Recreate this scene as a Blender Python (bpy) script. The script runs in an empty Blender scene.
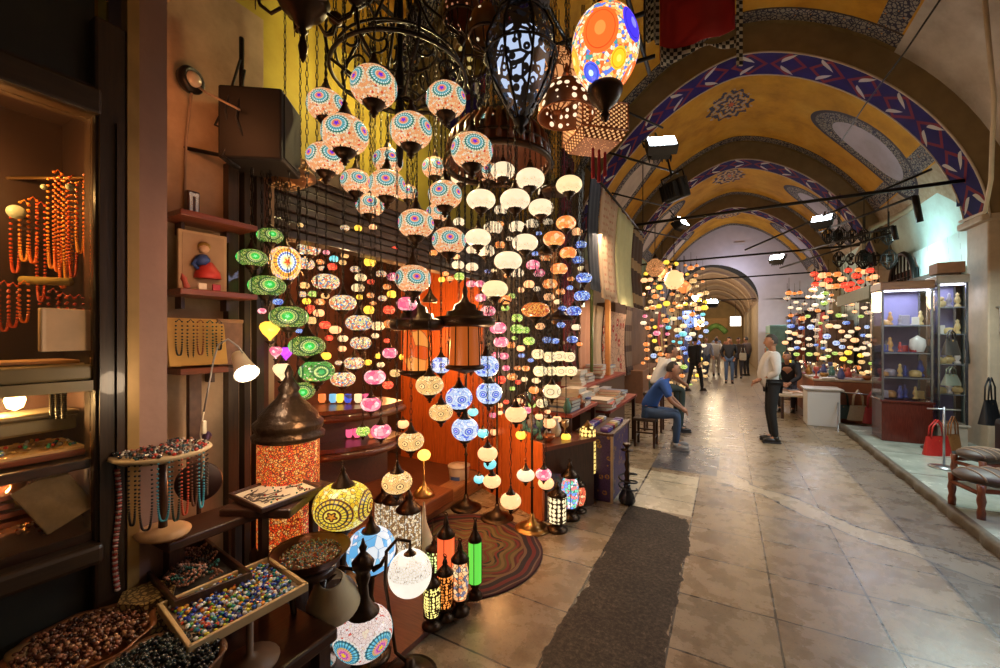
import bpy, bmesh, math, random
from mathutils import Vector, Matrix
random.seed(7)
PI = math.pi
scn = bpy.context.scene
C = bpy.data.collections.new('bazaar'); scn.collection.children.link(C)
scn.view_settings.view_transform = 'Standard'
scn.view_settings.look = 'None'
scn.view_settings.gamma = 1.0
scn.view_settings.use_curve_mapping = False
scn.view_settings.exposure = 0.0
scn.cycles.use_denoising = True
scn.cycles.max_bounces = 6
scn.cycles.diffuse_bounces = 3
scn.cycles.glossy_bounces = 3
scn.cycles.transmission_bounces = 4
scn.cycles.transparent_max_bounces = 8
scn.cycles.sample_clamp_indirect = 3.0
scn.cycles.use_light_tree = True

# ---------------------------------------------------------------- camera
TH = math.radians(28.87); F = 410.0; H = 1.7
ct, st = math.cos(TH), math.sin(TH)
cam = bpy.data.objects.new('camera', bpy.data.cameras.new('camera'))
scn.collection.objects.link(cam)
cam.location = (0, 0, H); cam.rotation_euler = (PI/2, 0, TH)
cam.data.sensor_width = 36; cam.data.lens = F/1000*36; cam.data.shift_y = 0.003
cam.data.clip_start = 0.05; cam.data.clip_end = 200
scn.camera = cam

def P(px, py, d):
    """the place in the bazaar seen at this pixel of the photograph, d metres ahead"""
    u = (px-500)/F
    return Vector((d*(-st+u*ct), d*(ct+u*st), H+(337-py)/F*d))
def Gd(px, py, z=0.0):
    """the same on a level plane of height z"""
    return P(px, py, (H-z)*F/(py-337))
def proj(p):
    d = -st*p[0]+ct*p[1]; r = ct*p[0]+st*p[1]
    return (500+F*r/d, 337-(p[2]-H)*F/d, d)

# ---------------------------------------------------------------- mesh builder
def rotz(a): return Matrix.Rotation(a, 4, 'Z')
def TRS(loc=(0,0,0), rot=(0,0,0), s=(1,1,1)):
    from mathutils import Euler
    return Matrix.Translation(loc) @ Euler(rot).to_matrix().to_4x4() @ Matrix.Diagonal((*s, 1))
class MB:
    def __init__(s): s.v=[]; s.f=[]; s.mi=[]; s.sm=[]; s.cur=0; s.M=None
    def mat(s, i): s.cur=i; return s
    def add(s, vs, fs, smooth=False, M=None):
        b=len(s.v)
        if M is not None: vs=[M@Vector(q) for q in vs]
        if s.M is not None: vs=[s.M@Vector(q) for q in vs]
        s.v += [tuple(q) for q in vs]
        for f in fs: s.f.append([b+i for i in f]); s.mi.append(s.cur); s.sm.append(smooth)
        return s
    def box(s, c, d, rz=0, bev=0, M=None):
        x,y,z=d[0]/2,d[1]/2,d[2]/2
        m=Matrix.Translation(c)@rotz(rz)
        if M is not None: m=M@m
        if bev<=0:
            vs=[(sx*x,sy*y,sz*z) for sz in (-1,1) for sy in (-1,1) for sx in (-1,1)]
            return s.add(vs,[(0,2,3,1),(4,5,7,6),(0,1,5,4),(2,6,7,3),(0,4,6,2),(1,3,7,5)],False,m)
        bm=bmesh.new(); bmesh.ops.create_cube(bm,size=1)
        for q in bm.verts: q.co=Vector((q.co.x*2*x,q.co.y*2*y,q.co.z*2*z))
        bmesh.ops.bevel(bm,geom=bm.edges[:],offset=min(bev,x*.9,y*.9,z*.9),segments=2,affect='EDGES',profile=.5)
        bm.verts.index_update()
        vs=[q.co.copy() for q in bm.verts]; fs=[[q.index for q in f.verts] for f in bm.faces]; bm.free()
        return s.add(vs,fs,False,m)
    def lathe(s, prof, seg=16, c=(0,0,0), M=None, smooth=True, wob=None, sx=1, sy=1):
        vs=[];fs=[];n=len(prof)
        for i in range(seg):
            a=2*PI*i/seg; k=1 if wob is None else wob(a)
            for r,z in prof: vs.append((c[0]+r*k*sx*math.cos(a),c[1]+r*k*sy*math.sin(a),c[2]+z))
        for i in range(seg):
            j=(i+1)%seg
            for k in range(n-1): fs.append((i*n+k,j*n+k,j*n+k+1,i*n+k+1))
        if prof[0][0]>1e-4: fs.append([i*n for i in range(seg)][::-1])
        if prof[-1][0]>1e-4: fs.append([i*n+n-1 for i in range(seg)])
        return s.add(vs,fs,smooth,M)
    def open_lathe(s, prof, seg=16, c=(0,0,0), M=None, a0=0, a1=2*PI, sx=1, sy=1):
        vs=[];fs=[];n=len(prof); full=abs(a1-a0-2*PI)<1e-6; cols=seg if full else seg+1
        for i in range(cols):
            a=a0+(a1-a0)*i/seg
            for r,z in prof: vs.append((c[0]+r*sx*math.cos(a),c[1]+r*sy*math.sin(a),c[2]+z))
        for i in range(seg):
            j=(i+1)%cols
            for k in range(n-1): fs.append((i*n+k,j*n+k,j*n+k+1,i*n+k+1))
        return s.add(vs,fs,True,M)
    def tube(s, pts, r, seg=6, closed=False, M=None):
        pts=[Vector(p) for p in pts]; n=len(pts)
        if n<2: return s
        rs=r if isinstance(r,(list,tuple)) else [r]*n
        vs=[];fs=[]; up=None
        for i,p in enumerate(pts):
            if closed: t=pts[(i+1)%n]-pts[i-1]
            else: t=pts[min(i+1,n-1)]-pts[max(i-1,0)]
            if t.length<1e-9: t=Vector((0,0,1))
            t.normalize()
            if up is None:
                up=Vector((0,0,1)) if abs(t.z)<.9 else Vector((1,0,0))
            a=t.cross(up)
            if a.length<1e-4: a=t.cross(Vector((0,1,0)))
            a.normalize(); b=a.cross(t); b.normalize(); up=b
            for k in range(seg):
                q=2*PI*k/seg; vs.append(p+(a*math.cos(q)+b*math.sin(q))*rs[i])
        m=n if closed else n-1
        for i in range(m):
            j=(i+1)%n
            for k in range(seg): l=(k+1)%seg; fs.append((i*seg+k,i*seg+l,j*seg+l,j*seg+k))
        if not closed:
            fs.append(list(range(seg))[::-1]); fs.append([(n-1)*seg+k for k in range(seg)])
        return s.add(vs,fs,True,M)
    def sph(s, c, r, seg=10, rings=6, M=None):
        if not isinstance(r,(list,tuple)): r=(r,r,r)
        vs=[(c[0],c[1],c[2]-r[2])];fs=[]
        for i in range(1,rings):
            p=-PI/2+PI*i/rings
            for k in range(seg):
                a=2*PI*k/seg; vs.append((c[0]+r[0]*math.cos(p)*math.cos(a),c[1]+r[1]*math.cos(p)*math.sin(a),c[2]+r[2]*math.sin(p)))
        vs.append((c[0],c[1],c[2]+r[2])); L=len(vs)-1
        for k in range(seg):
            l=(k+1)%seg; fs.append((0,1+l,1+k)); fs.append((L,1+(rings-2)*seg+k,1+(rings-2)*seg+l))
            for i in range(rings-2): a=1+i*seg; fs.append((a+k,a+l,a+seg+l,a+seg+k))
        return s.add(vs,fs,True,M)
    def ring(s, c, R, r, seg=20, ts=5, M=None, sx=1, sy=1):
        return s.tube([(c[0]+R*sx*math.cos(2*PI*i/seg),c[1]+R*sy*math.sin(2*PI*i/seg),c[2]) for i in range(seg)],r,ts,True,M)
    def prism(s, poly, z0, z1, M=None):
        n=len(poly); vs=[(x,y,z0) for x,y in poly]+[(x,y,z1) for x,y in poly]
        fs=[list(range(n))[::-1],[n+i for i in range(n)]]+[(i,(i+1)%n,n+(i+1)%n,n+i) for i in range(n)]
        return s.add(vs,fs,False,M)
    def sheet(s, fn, nu, nv, M=None, smooth=True):
        vs=[fn(i/nu,j/nv) for i in range(nu+1) for j in range(nv+1)]; w=nv+1
        fs=[(i*w+j,(i+1)*w+j,(i+1)*w+j+1,i*w+j+1) for i in range(nu) for j in range(nv)]
        return s.add(vs,fs,smooth,M)
    def mesh(s, name, mats):
        me=bpy.data.meshes.new(name); me.from_pydata(s.v,[],s.f)
        for m in (mats if isinstance(mats,(list,tuple)) else [mats]): me.materials.append(m)
        me.polygons.foreach_set('material_index',s.mi); me.polygons.foreach_set('use_smooth',s.sm)
        me.update(); return me
    def build(s, name, mats, parent=None, loc=(0,0,0), rz=0, thick=0):
        o=bpy.data.objects.new(name,s.mesh(name,mats)); C.objects.link(o)
        o.location=loc; o.rotation_euler=(0,0,rz)
        if parent is not None: o.parent=parent
        if thick:
            m=o.modifiers.new('thickness','SOLIDIFY'); m.thickness=thick; m.offset=0
        return o
def inst(name, me, parent, loc=(0,0,0), rot=(0,0,0), sc=(1,1,1)):
    o=bpy.data.objects.new(name,me); C.objects.link(o); o.parent=parent
    o.location=loc; o.rotation_euler=rot; o.scale=sc; return o
def thing(name, label, cat, loc=(0,0,0), rz=0, group=None, rot=None):
    o=bpy.data.objects.new(name,None); C.objects.link(o); o.empty_display_size=.05
    o.location=loc; o.rotation_euler=rot or (0,0,rz)
    o['label']=label; o['category']=cat
    if group: o['group']=group
    return o
def tag(o, label, cat, group=None, kind=None):
    o['label']=label; o['category']=cat
    if group: o['group']=group
    if kind: o['kind']=kind
    return o
def struct(o): o['kind']='structure'; return o

# ---------------------------------------------------------------- node helper
class N:
    def __init__(s, name):
        s.m=bpy.data.materials.new(name); s.m.use_nodes=True; s.t=s.m.node_tree; s.t.nodes.clear()
        s.out=s.t.nodes.new('ShaderNodeOutputMaterial'); s._c={}
    def lk(s, sock, v):
        if v is None: return
        if isinstance(v, bpy.types.NodeSocket): s.t.links.new(v, sock)
        else:
            if isinstance(v,(tuple,list)) and len(v)==3 and sock.type=='RGBA': v=(*v,1)
            sock.default_value=v
    def n(s, t, props=None, out=0, **kw):
        nd=s.t.nodes.new(t)
        for k,v in (props or {}).items(): setattr(nd,k,v)
        for k,v in kw.items():
            key=int(k[1:]) if k[0]=='i' and k[1:].isdigit() else k.replace('_',' ')
            s.lk(nd.inputs[key], v)
        return nd.outputs[out]
    def ma(s, op, a, b=None, c=None):
        nd=s.t.nodes.new('ShaderNodeMath'); nd.operation=op
        for i,v in enumerate((a,b,c)):
            if v is not None: s.lk(nd.inputs[i],v)
        return nd.outputs[0]
    def coord(s, which='Object'):
        if which not in s._c:
            s._c[which]=s.t.nodes.new('ShaderNodeTexCoord').outputs[which]
        return s._c[which]
    def pos(s):
        if 'pos' not in s._c: s._c['pos']=s.t.nodes.new('ShaderNodeNewGeometry').outputs['Position']
        return s._c['pos']
    def xyz(s, v):
        nd=s.t.nodes.new('ShaderNodeSeparateXYZ'); s.lk(nd.inputs[0],v); return nd.outputs
    def comb(s, x=0,y=0,z=0):
        nd=s.t.nodes.new('ShaderNodeCombineXYZ')
        for i,v in enumerate((x,y,z)): s.lk(nd.inputs[i],v)
        return nd.outputs[0]
    def mix(s, f, a, b, mode='MIX'):
        nd=s.t.nodes.new('ShaderNodeMix'); nd.data_type='RGBA'; nd.blend_type=mode
        s.lk(nd.inputs[0],f); s.lk(nd.inputs[6],a); s.lk(nd.inputs[7],b); return nd.outputs[2]
    def noise(s, v=None, scale=5, detail=3, rough=.5, col=False):
        nd=s.t.nodes.new('ShaderNodeTexNoise'); s.lk(nd.inputs['Vector'],v if v is not None else s.coord())
        nd.inputs['Scale'].default_value=scale; nd.inputs['Detail'].default_value=detail; nd.inputs['Roughness'].default_value=rough
        return nd.outputs['Color' if col else 'Fac']
    def vor(s, v=None, scale=5, feat='F1', out='Color', rnd=1):
        nd=s.t.nodes.new('ShaderNodeTexVoronoi'); nd.feature=feat; s.lk(nd.inputs['Vector'],v if v is not None else s.coord())
        nd.inputs['Scale'].default_value=scale; nd.inputs['Randomness'].default_value=rnd
        return nd.outputs[out]
    def ramp(s, f, stops, const=False):
        nd=s.t.nodes.new('ShaderNodeValToRGB'); cr=nd.color_ramp; cr.interpolation='CONSTANT' if const else 'LINEAR'
        while len(cr.elements)<len(stops): cr.elements.new(.5)
        for e,(p,c) in zip(cr.elements,stops): e.position=p; e.color=(*c,1) if len(c)==3 else c
        s.lk(nd.inputs[0],f); return nd.outputs[0]
    def step(s, a, edge): return s.ma('GREATER_THAN',a,edge)
    def less(s, a, edge): return s.ma('LESS_THAN',a,edge)
    def bump(s, h, st=.3, dist=.01):
        return s.n('ShaderNodeBump',Height=h,Strength=st,Distance=dist)
    def pbr(s, col=(.5,.5,.5), rough=.5, metal=0, norm=None, em=None, ems=0, coat=0, spec=None, alpha=None, trans=None, sheen=None):
        nd=s.t.nodes.new('ShaderNodeBsdfPrincipled')
        s.lk(nd.inputs['Base Color'],col); s.lk(nd.inputs['Roughness'],rough); s.lk(nd.inputs['Metallic'],metal)
        if norm is not None: s.lk(nd.inputs['Normal'],norm)
        if em is not None: s.lk(nd.inputs['Emission Color'],em); s.lk(nd.inputs['Emission Strength'],ems)
        if coat: nd.inputs['Coat Weight'].default_value=coat
        if spec is not None: s.lk(nd.inputs['Specular IOR Level'],spec)
        if alpha is not None: s.lk(nd.inputs['Alpha'],alpha)
        if trans is not None: s.lk(nd.inputs['Transmission Weight'],trans)
        s.t.links.new(nd.outputs[0],s.out.inputs[0]); return s.m
_mc={}
def mat(col, rough=.5, metal=0, var=.25, scale=12, coat=0, name=None, bumpy=0):
    key=(tuple(col),rough,metal,var,scale,coat,bumpy)
    if key in _mc: return _mc[key]
    g=N(name or 'surface')
    nz=g.noise(scale=scale,detail=4)
    c=g.mix(nz,tuple(x*(1-var) for x in col),tuple(min(1,x*(1+var)) for x in col))
    nrm=g.bump(nz,bumpy,.01) if bumpy else None
    _mc[key]=g.pbr(c,rough,metal,norm=nrm,coat=coat); return _mc[key]
def emis(col, s=1, base=None, name='glow', nosample=False):
    key=('e',tuple(col),s,nosample)
    if key in _mc: return _mc[key]
    g=N(name); _mc[key]=g.pbr(base or tuple(c*.5 for c in col),.3,em=col,ems=s)
    if nosample: g.m.cycles.emission_sampling='NONE'
    return _mc[key]
def wood(col=(.12,.04,.015), dark=.4, rough=.35, axis='Z', scale=6, coat=.2):
    key=('w',col,dark,rough,axis,scale)
    if key in _mc: return _mc[key]
    g=N('wood'); c=g.coord()
    mp=g.n('ShaderNodeMapping',Vector=c,Scale={'Z':(14,14,1.2),'X':(1.2,14,14),'Y':(14,1.2,14)}[axis])
    nz=g.noise(mp,scale,5,.6)
    cc=g.ramp(nz,[(.3,tuple(x*dark for x in col)),(.7,col)])
    _mc[key]=g.pbr(cc,rough,norm=g.bump(nz,.15,.004),coat=coat); return _mc[key]

BRONZE=mat((.055,.032,.018),.38,.85,.4,30,name='dark_bronze')
BLACKIRON=mat((.02,.016,.013),.45,.6,.3,30,name='black_iron')
BRASS=mat((.45,.25,.08),.3,.9,.3,20,name='brass')
GOLD=mat((.6,.36,.1),.28,1,.2,20,name='gold')
COPPER=mat((.42,.16,.07),.32,.9,.3,20,name='copper')
SILVER=mat((.6,.58,.55),.22,1,.15,20,name='silver')
STEEL=mat((.35,.36,.38),.3,.9,.2,20,name='steel')
BLACKP=mat((.012,.012,.014),.5,0,.3,20,name='black_plastic')
DWOOD=wood((.075,.026,.012)); DWOODX=wood((.075,.026,.012),axis='X'); DWOODY=wood((.075,.026,.012),axis='Y')
RWOOD=wood((.22,.05,.018),.5,.35,'Y'); RWOODZ=wood((.2,.045,.016),.5,.35,'Z')
GLASS=None
def glassmat():
    g=N('clear_glass'); tr=g.n('ShaderNodeBsdfTransparent'); gl=g.n('ShaderNodeBsdfGlossy',Roughness=.04,Color=(1,1,1))
    fr=g.n('ShaderNodeFresnel',IOR=1.35)
    nd=g.t.nodes.new('ShaderNodeMixShader'); g.lk(nd.inputs[0],g.ma('MULTIPLY',fr,.8)); g.lk(nd.inputs[1],tr); g.lk(nd.inputs[2],gl)
    g.t.links.new(nd.outputs[0],g.out.inputs[0]); return g.m
GLASS=glassmat()
# ================================================================ SETTING
w=bpy.data.worlds.new('world'); scn.world=w; w.use_nodes=True
w.node_tree.nodes['Background'].inputs[0].default_value=(.5,.42,.36,1)
w.node_tree.nodes['Background'].inputs[1].default_value=.09

# ---- floor
def floor_mat():
    g=N('stone_paving'); p=g.pos(); X,Y,Z=g.xyz(p)
    wob=g.noise(p,1.6,3); wob2=g.noise(p,9,4)
    left=g.less(X,-.56)
    xs=g.ma('DIVIDE',g.ma('ADD',X,g.ma('ADD',.28,g.ma('MULTIPLY',left,.57))),.545)
    ys=g.ma('DIVIDE',g.ma('SUBTRACT',g.ma('ADD',Y,g.ma('MULTIPLY',g.ma('SUBTRACT',wob,.5),.05)),.22),.55)
    xs=g.ma('DIVIDE',xs,g.ma('ADD',1,g.ma('MULTIPLY',left,.75)))
    fx=g.ma('ABSOLUTE',g.ma('SUBTRACT',g.ma('FRACT',xs),.5)); fy=g.ma('ABSOLUTE',g.ma('SUBTRACT',g.ma('FRACT',ys),.5))
    jw=g.ma('MULTIPLY',wob2,.022)
    joint=g.step(g.ma('MAXIMUM',g.ma('ADD',fx,jw),g.ma('ADD',fy,jw)),.5)
    cell=g.comb(g.ma('FLOOR',xs),g.ma('FLOOR',ys),0)
    wn=g.t.nodes.new('ShaderNodeTexWhiteNoise'); g.lk(wn.inputs['Vector'],cell)
    stone=g.ramp(wn.outputs['Value'],[(0,(.17,.11,.055)),(.35,(.26,.175,.09)),(.7,(.33,.235,.13)),(1,(.21,.165,.11))])
    n1=g.noise(p,5,6,.65); n2=g.noise(p,60,4,.7)
    stone=g.mix(.55,stone,g.ramp(n1,[(.3,(.09,.065,.04)),(.7,(.42,.33,.22))]),'MIX')
    stone=g.mix(g.ma('MULTIPLY',g.less(n2,.42),.35),stone,(.06,.05,.04))
    # asphalt strip with ragged edge
    e=g.ma('ADD',g.ma('MULTIPLY',g.ma('SUBTRACT',wob2,.5),.12),g.ma('MULTIPLY',g.ma('SUBTRACT',wob,.5),.1))
    xe=g.ma('ADD',X,e)
    ins=g.ma('MULTIPLY',g.step(xe,-.85),g.less(xe,-.28))
    near=g.less(g.ma('ADD',Y,g.ma('MULTIPLY',e,2)),4.25)
    strip=g.ma('MULTIPLY',ins,near)
    asp=g.ramp(g.noise(p,38,6,.85),[(.3,(.012,.01,.008)),(.5,(.065,.052,.04)),(.62,(.13,.10,.078)),(.72,(.3,.25,.18))])
    asp=g.mix(.6,asp,g.ramp(n1,[(.35,(.35,.3,.26)),(.65,(1,1,1))]),'MULTIPLY')
    c=g.mix(joint,stone,(.035,.027,.02)); c=g.mix(strip,c,asp)
    # pale slabs past the strip, the dark plate, and the dark band further on
    pale=g.ma('MULTIPLY',g.ma('MULTIPLY',g.step(X,-1.15),g.less(X,-.28)),g.ma('MULTIPLY',g.step(Y,4.27),g.less(Y,5.5)))
    c=g.mix(g.ma('MULTIPLY',pale,g.ma('SUBTRACT',1,joint)),c,g.mix(n1,(.42,.36,.24),(.66,.58,.42)))
    plate=g.ma('MULTIPLY',g.ma('MULTIPLY',g.step(X,-.86),g.less(X,-.08)),g.ma('MULTIPLY',g.step(Y,5.65),g.less(Y,7.1)))
    band=g.ma('MULTIPLY',g.ma('MULTIPLY',g.step(X,-1.0),g.less(X,-.25)),g.step(Y,7.1))
    c=g.mix(plate,c,g.mix(n1,(.06,.06,.07),(.11,.11,.12)))
    c=g.mix(g.ma('MULTIPLY',band,.6),c,(.09,.08,.075))
    # cement repair running diagonally
    dl=g.ma('SUBTRACT',g.ma('ADD',Y,g.ma('MULTIPLY',X,.86)),g.ma('ADD',5.62,g.ma('MULTIPLY',g.ma('SUBTRACT',wob,.5),.75)))
    rep=g.ma('MULTIPLY',g.less(g.ma('ABSOLUTE',dl),.17),g.step(X,-.1))
    edge=g.ma('MULTIPLY',g.less(g.ma('ABSOLUTE',g.ma('SUBTRACT',g.ma('ABSOLUTE',dl),.18)),.018),g.step(X,-.1))
    c=g.mix(g.ma('MULTIPLY',rep,.8),c,g.mix(n1,(.34,.27,.17),(.5,.42,.3))); c=g.mix(edge,c,(.03,.025,.02))
    c=g.mix(g.ma('MULTIPLY',g.ma('MULTIPLY',g.step(X,1.33),g.less(Y,8)),.5),c,(.05,.05,.06)); c=g.mix(g.ma('MULTIPLY',g.less(n2,.33),.5),c,(.03,.025,.02))
    rough=g.ma('ADD',g.ma('MULTIPLY',n1,.34),g.ma('ADD',.09,g.ma('ADD',g.ma('MULTIPLY',strip,.35),g.ma('MULTIPLY',g.ma('MINIMUM',g.ma('DIVIDE',g.ma('MAXIMUM',Y,0),20),1),.08))))
    h=g.ma('SUBTRACT',g.ma('ADD',g.ma('MULTIPLY',n1,.22),g.ma('MULTIPLY',n2,.3)),g.ma('MULTIPLY',g.ma('MAXIMUM',joint,edge),.8))
    return g.pbr(c,rough,norm=g.bump(g.ma('MULTIPLY',h,g.ma('MINIMUM',1,g.ma('DIVIDE',8.0,g.ma('MAXIMUM',Y,1)))),.3,.012),spec=g.ma('SUBTRACT',.55,g.ma('MULTIPLY',strip,.4)))
m=MB(); m.add([(-6,-4,0),(6,-4,0),(6,48,0),(-6,48,0)],[(0,1,2,3)]); m.box((0,22,-.11),(12,52,.2)); struct(m.build('floor',floor_mat()))

# ---- raised marble ledge on the right, with a chipped kerb
def ledge_mat():
    g=N('pale_marble'); p=g.pos(); X,Y,Z=g.xyz(p)
    n=g.noise(p,3,6,.6); fy=g.ma('ABSOLUTE',g.ma('SUBTRACT',g.ma('FRACT',g.ma('DIVIDE',Y,1.1)),.5))
    c=g.ramp(n,[(.3,(.26,.31,.27)),(.7,(.46,.52,.46))]); c=g.mix(g.step(fy,.493),c,(.06,.06,.05))
    return g.pbr(c,g.ma('ADD',.12,g.ma('MULTIPLY',n,.25)))
m=MB(); m.box((2.72,5.2,.045),(1.64,8.9,.09)); struct(m.build('floor_ledge',ledge_mat()))
def kerb_fn(a,b):
    y=.7+9.1*a; k=.012*math.sin(y*9)+.01*math.sin(y*23+1)
    return [(1.84+k,y,0),(1.84+k*.5,y,.075+.008*math.sin(y*17)),(1.87,y,.094),(1.9,y,.093)][int(round(b*3))]
m=MB(); m.sheet(kerb_fn,150,3); struct(m.build('trim_1',mat((.09,.075,.05),.5,0,.5,20,name='kerb_stone',bumpy=.4)))

# ---- vaults
VX=.18
def vprof(t,a,b,z0=3.38):
    c=math.cos(t); s=max(0,math.sin(t))
    return (VX+a*math.copysign(abs(c)**1.2,c), z0+b*s**1.2)
def with_uv(o, uvs):
    me=o.data; l=me.uv_layers.new(name='UVMap')
    for i,lp in enumerate(me.loops): l.data[i].uv=uvs[lp.vertex_index]
def vault_mat():
    g=N('painted_vault'); uv=g.coord('UV'); U,V,_=g.xyz(uv); p=g.pos()
    s=g.ma('MULTIPLY',g.ma('SUBTRACT',U,.5),2); t=g.ma('ABSOLUTE',s); right=g.less(s,0)
    w=g.ma('FLOORED_MODULO',g.ma('SUBTRACT',V,8.4),4.87); first=g.less(V,8.4)
    n=g.noise(p,1.6,6,.6); n2=g.noise(p,7,5,.6)
    yel=g.ramp(n,[(.25,(.34,.15,.012)),(.5,(.56,.27,.02)),(.68,(.62,.33,.04)),(.82,(.66,.5,.22))])
    e=g.ma('MINIMUM',g.ma('SUBTRACT',w,.7),g.ma('SUBTRACT',4.87,w))
    fine=g.vor(p,15,'DISTANCE_TO_EDGE','Distance'); fine2=g.vor(p,26,'F1','Distance')
    pat=g.mix(g.ma('MAXIMUM',g.less(fine,.1),g.less(fine2,.28)),(.30,.27,.22),(.03,.03,.055))
    pat=g.mix(g.less(g.vor(p,9,'F1','Distance'),.13),pat,(.5,.22,.06))
    A=g.ma('SUBTRACT',.72,g.ma('MULTIPLY',g.ma('MULTIPLY',first,right),.26))
    c=yel
    # haunches
    haunch=g.step(t,A)
    hR=g.mix(first,g.ramp(n2,[(.3,(.34,.25,.15)),(.7,(.5,.42,.3))]),g.ramp(n,[(.3,(.42,.36,.3)),(.7,(.62,.56,.5))]))
    hL=g.mix(first,g.ramp(n2,[(.3,(.2,.26,.14)),(.7,(.36,.42,.26))]),g.ramp(n,[(.3,(.46,.25,.02)),(.7,(.56,.38,.04))]))
    c=g.mix(haunch,c,g.mix(right,hL,hR))
    PX,PY,PZ=g.xyz(p); wallp=g.ma('MULTIPLY',g.ma('MULTIPLY',g.less(PZ,g.ma('MINIMUM',4.33,g.ma('ADD',3.58,g.ma('MULTIPLY',g.ma('SUBTRACT',V,9.4),.75)))),right),g.ma('MULTIPLY',g.step(V,8.4),1))
    aqua=wallp
    # longitudinal border and transverse borders
    inner=g.ma('SUBTRACT',1,haunch)
    lb=g.ma('MULTIPLY',g.less(g.ma('ABSOLUTE',g.ma('SUBTRACT',t,g.ma('SUBTRACT',A,.035))),.03),g.ma('MAXIMUM',right,g.ma('SUBTRACT',1,first)))
    inL=g.ma('MAXIMUM',inner,g.ma('MULTIPLY',first,g.ma('SUBTRACT',1,right)))
    tb=g.ma('MULTIPLY',g.less(e,.38),inL)
    c=g.mix(g.ma('MULTIPLY',g.ma('MAXIMUM',tb,lb),g.ma('MAXIMUM',inner,tb)),c,pat)
    line=g.less(g.ma('ABSOLUTE',g.ma('SUBTRACT',e,.39)),.018); c=g.mix(g.ma('MULTIPLY',line,inL),c,(.05,.03,.02))
    br=g.ma('MULTIPLY',g.less(e,.1),inL); c=g.mix(br,c,g.ramp(n2,[(.3,(.13,.085,.03)),(.7,(.22,.15,.06))]))
    # oval windows in the haunches
    bay1=g.ma('SUBTRACT',1,first)
    rr=g.ma('SQRT',g.ma('ADD',g.ma('POWER',g.ma('ABSOLUTE',g.ma('DIVIDE',g.ma('SUBTRACT',t,.55),.15)),2.0),g.ma('POWER',g.ma('ABSOLUTE',g.ma('DIVIDE',g.ma('SUBTRACT',w,2.8),.5)),2.0)))
    c=g.mix(g.ma('MULTIPLY',g.less(rr,1.42),bay1),c,pat)
    c=g.mix(g.ma('MULTIPLY',g.less(g.ma('ABSOLUTE',g.ma('SUBTRACT',rr,1.42)),.06),bay1),c,(.05,.04,.05))
    c=g.mix(g.ma('MULTIPLY',g.less(rr,.95),bay1),c,g.mix(right,(.6,.5,.42),(.5,.47,.55)))
    # crown medallion
    la=g.ma('MULTIPLY',g.ma('ADD',g.ma('SUBTRACT',U,.5),-.012),10.7); lw=g.ma('SUBTRACT',w,2.65)
    rm=g.ma('SQRT',g.ma('ADD',g.ma('MULTIPLY',la,la),g.ma('MULTIPLY',lw,lw)))
    an=g.ma('ARCTAN2',la,lw); n3=g.noise(p,22,2); rim=g.ma('ADD',.64,g.ma('MULTIPLY',.06,g.ma('SINE',g.ma('MULTIPLY',an,14))))
    sw=g.ma('ADD',g.ma('SINE',g.ma('ADD',g.ma('MULTIPLY',rm,24),g.ma('MULTIPLY',g.ma('SINE',g.ma('MULTIPLY',an,8)),1.6))),g.ma('MULTIPLY',g.ma('SUBTRACT',n3,.5),4.0))
    mc=g.mix(g.step(sw,.1),yel,(.05,.05,.09)); mc=g.mix(g.ma('MULTIPLY',g.less(sw,-.75),1),mc,(.4,.36,.32))
    mc=g.mix(g.less(rm,.09),mc,(.55,.12,.05))
    c=g.mix(g.less(rm,rim),c,mc)
    c=g.mix(aqua,c,(.58,.76,.7))
    dirt=g.ramp(g.noise(p,.9,5,.7),[(.35,(.5,.45,.4)),(.6,(1,1,1))])
    c=g.mix(.5,c,dirt,'MULTIPLY')
    return g.pbr(c,.8,norm=g.bump(n2,.12,.02),spec=.2)
VM=vault_mat()
def vault(name,y0,y1,a,b,mat_,nt=48,ny=30):
    m=MB(); uv=[]
    for i in range(ny+1):
        y=y0+(y1-y0)*i/ny
        for k in range(nt+1):
            x,z=vprof(PI*k/nt,a,b); m.v.append((x,y,z)); uv.append((k/nt,y))
    W=nt+1
    for i in range(ny):
        for k in range(nt): m.f.append((i*W+k,i*W+k+1,(i+1)*W+k+1,(i+1)*W+k)); m.mi.append(0); m.sm.append(True)
    o=m.build(name,mat_); with_uv(o,uv); return struct(o)
vault('ceiling',-4,23.0,3.4,3.78,VM)

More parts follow.
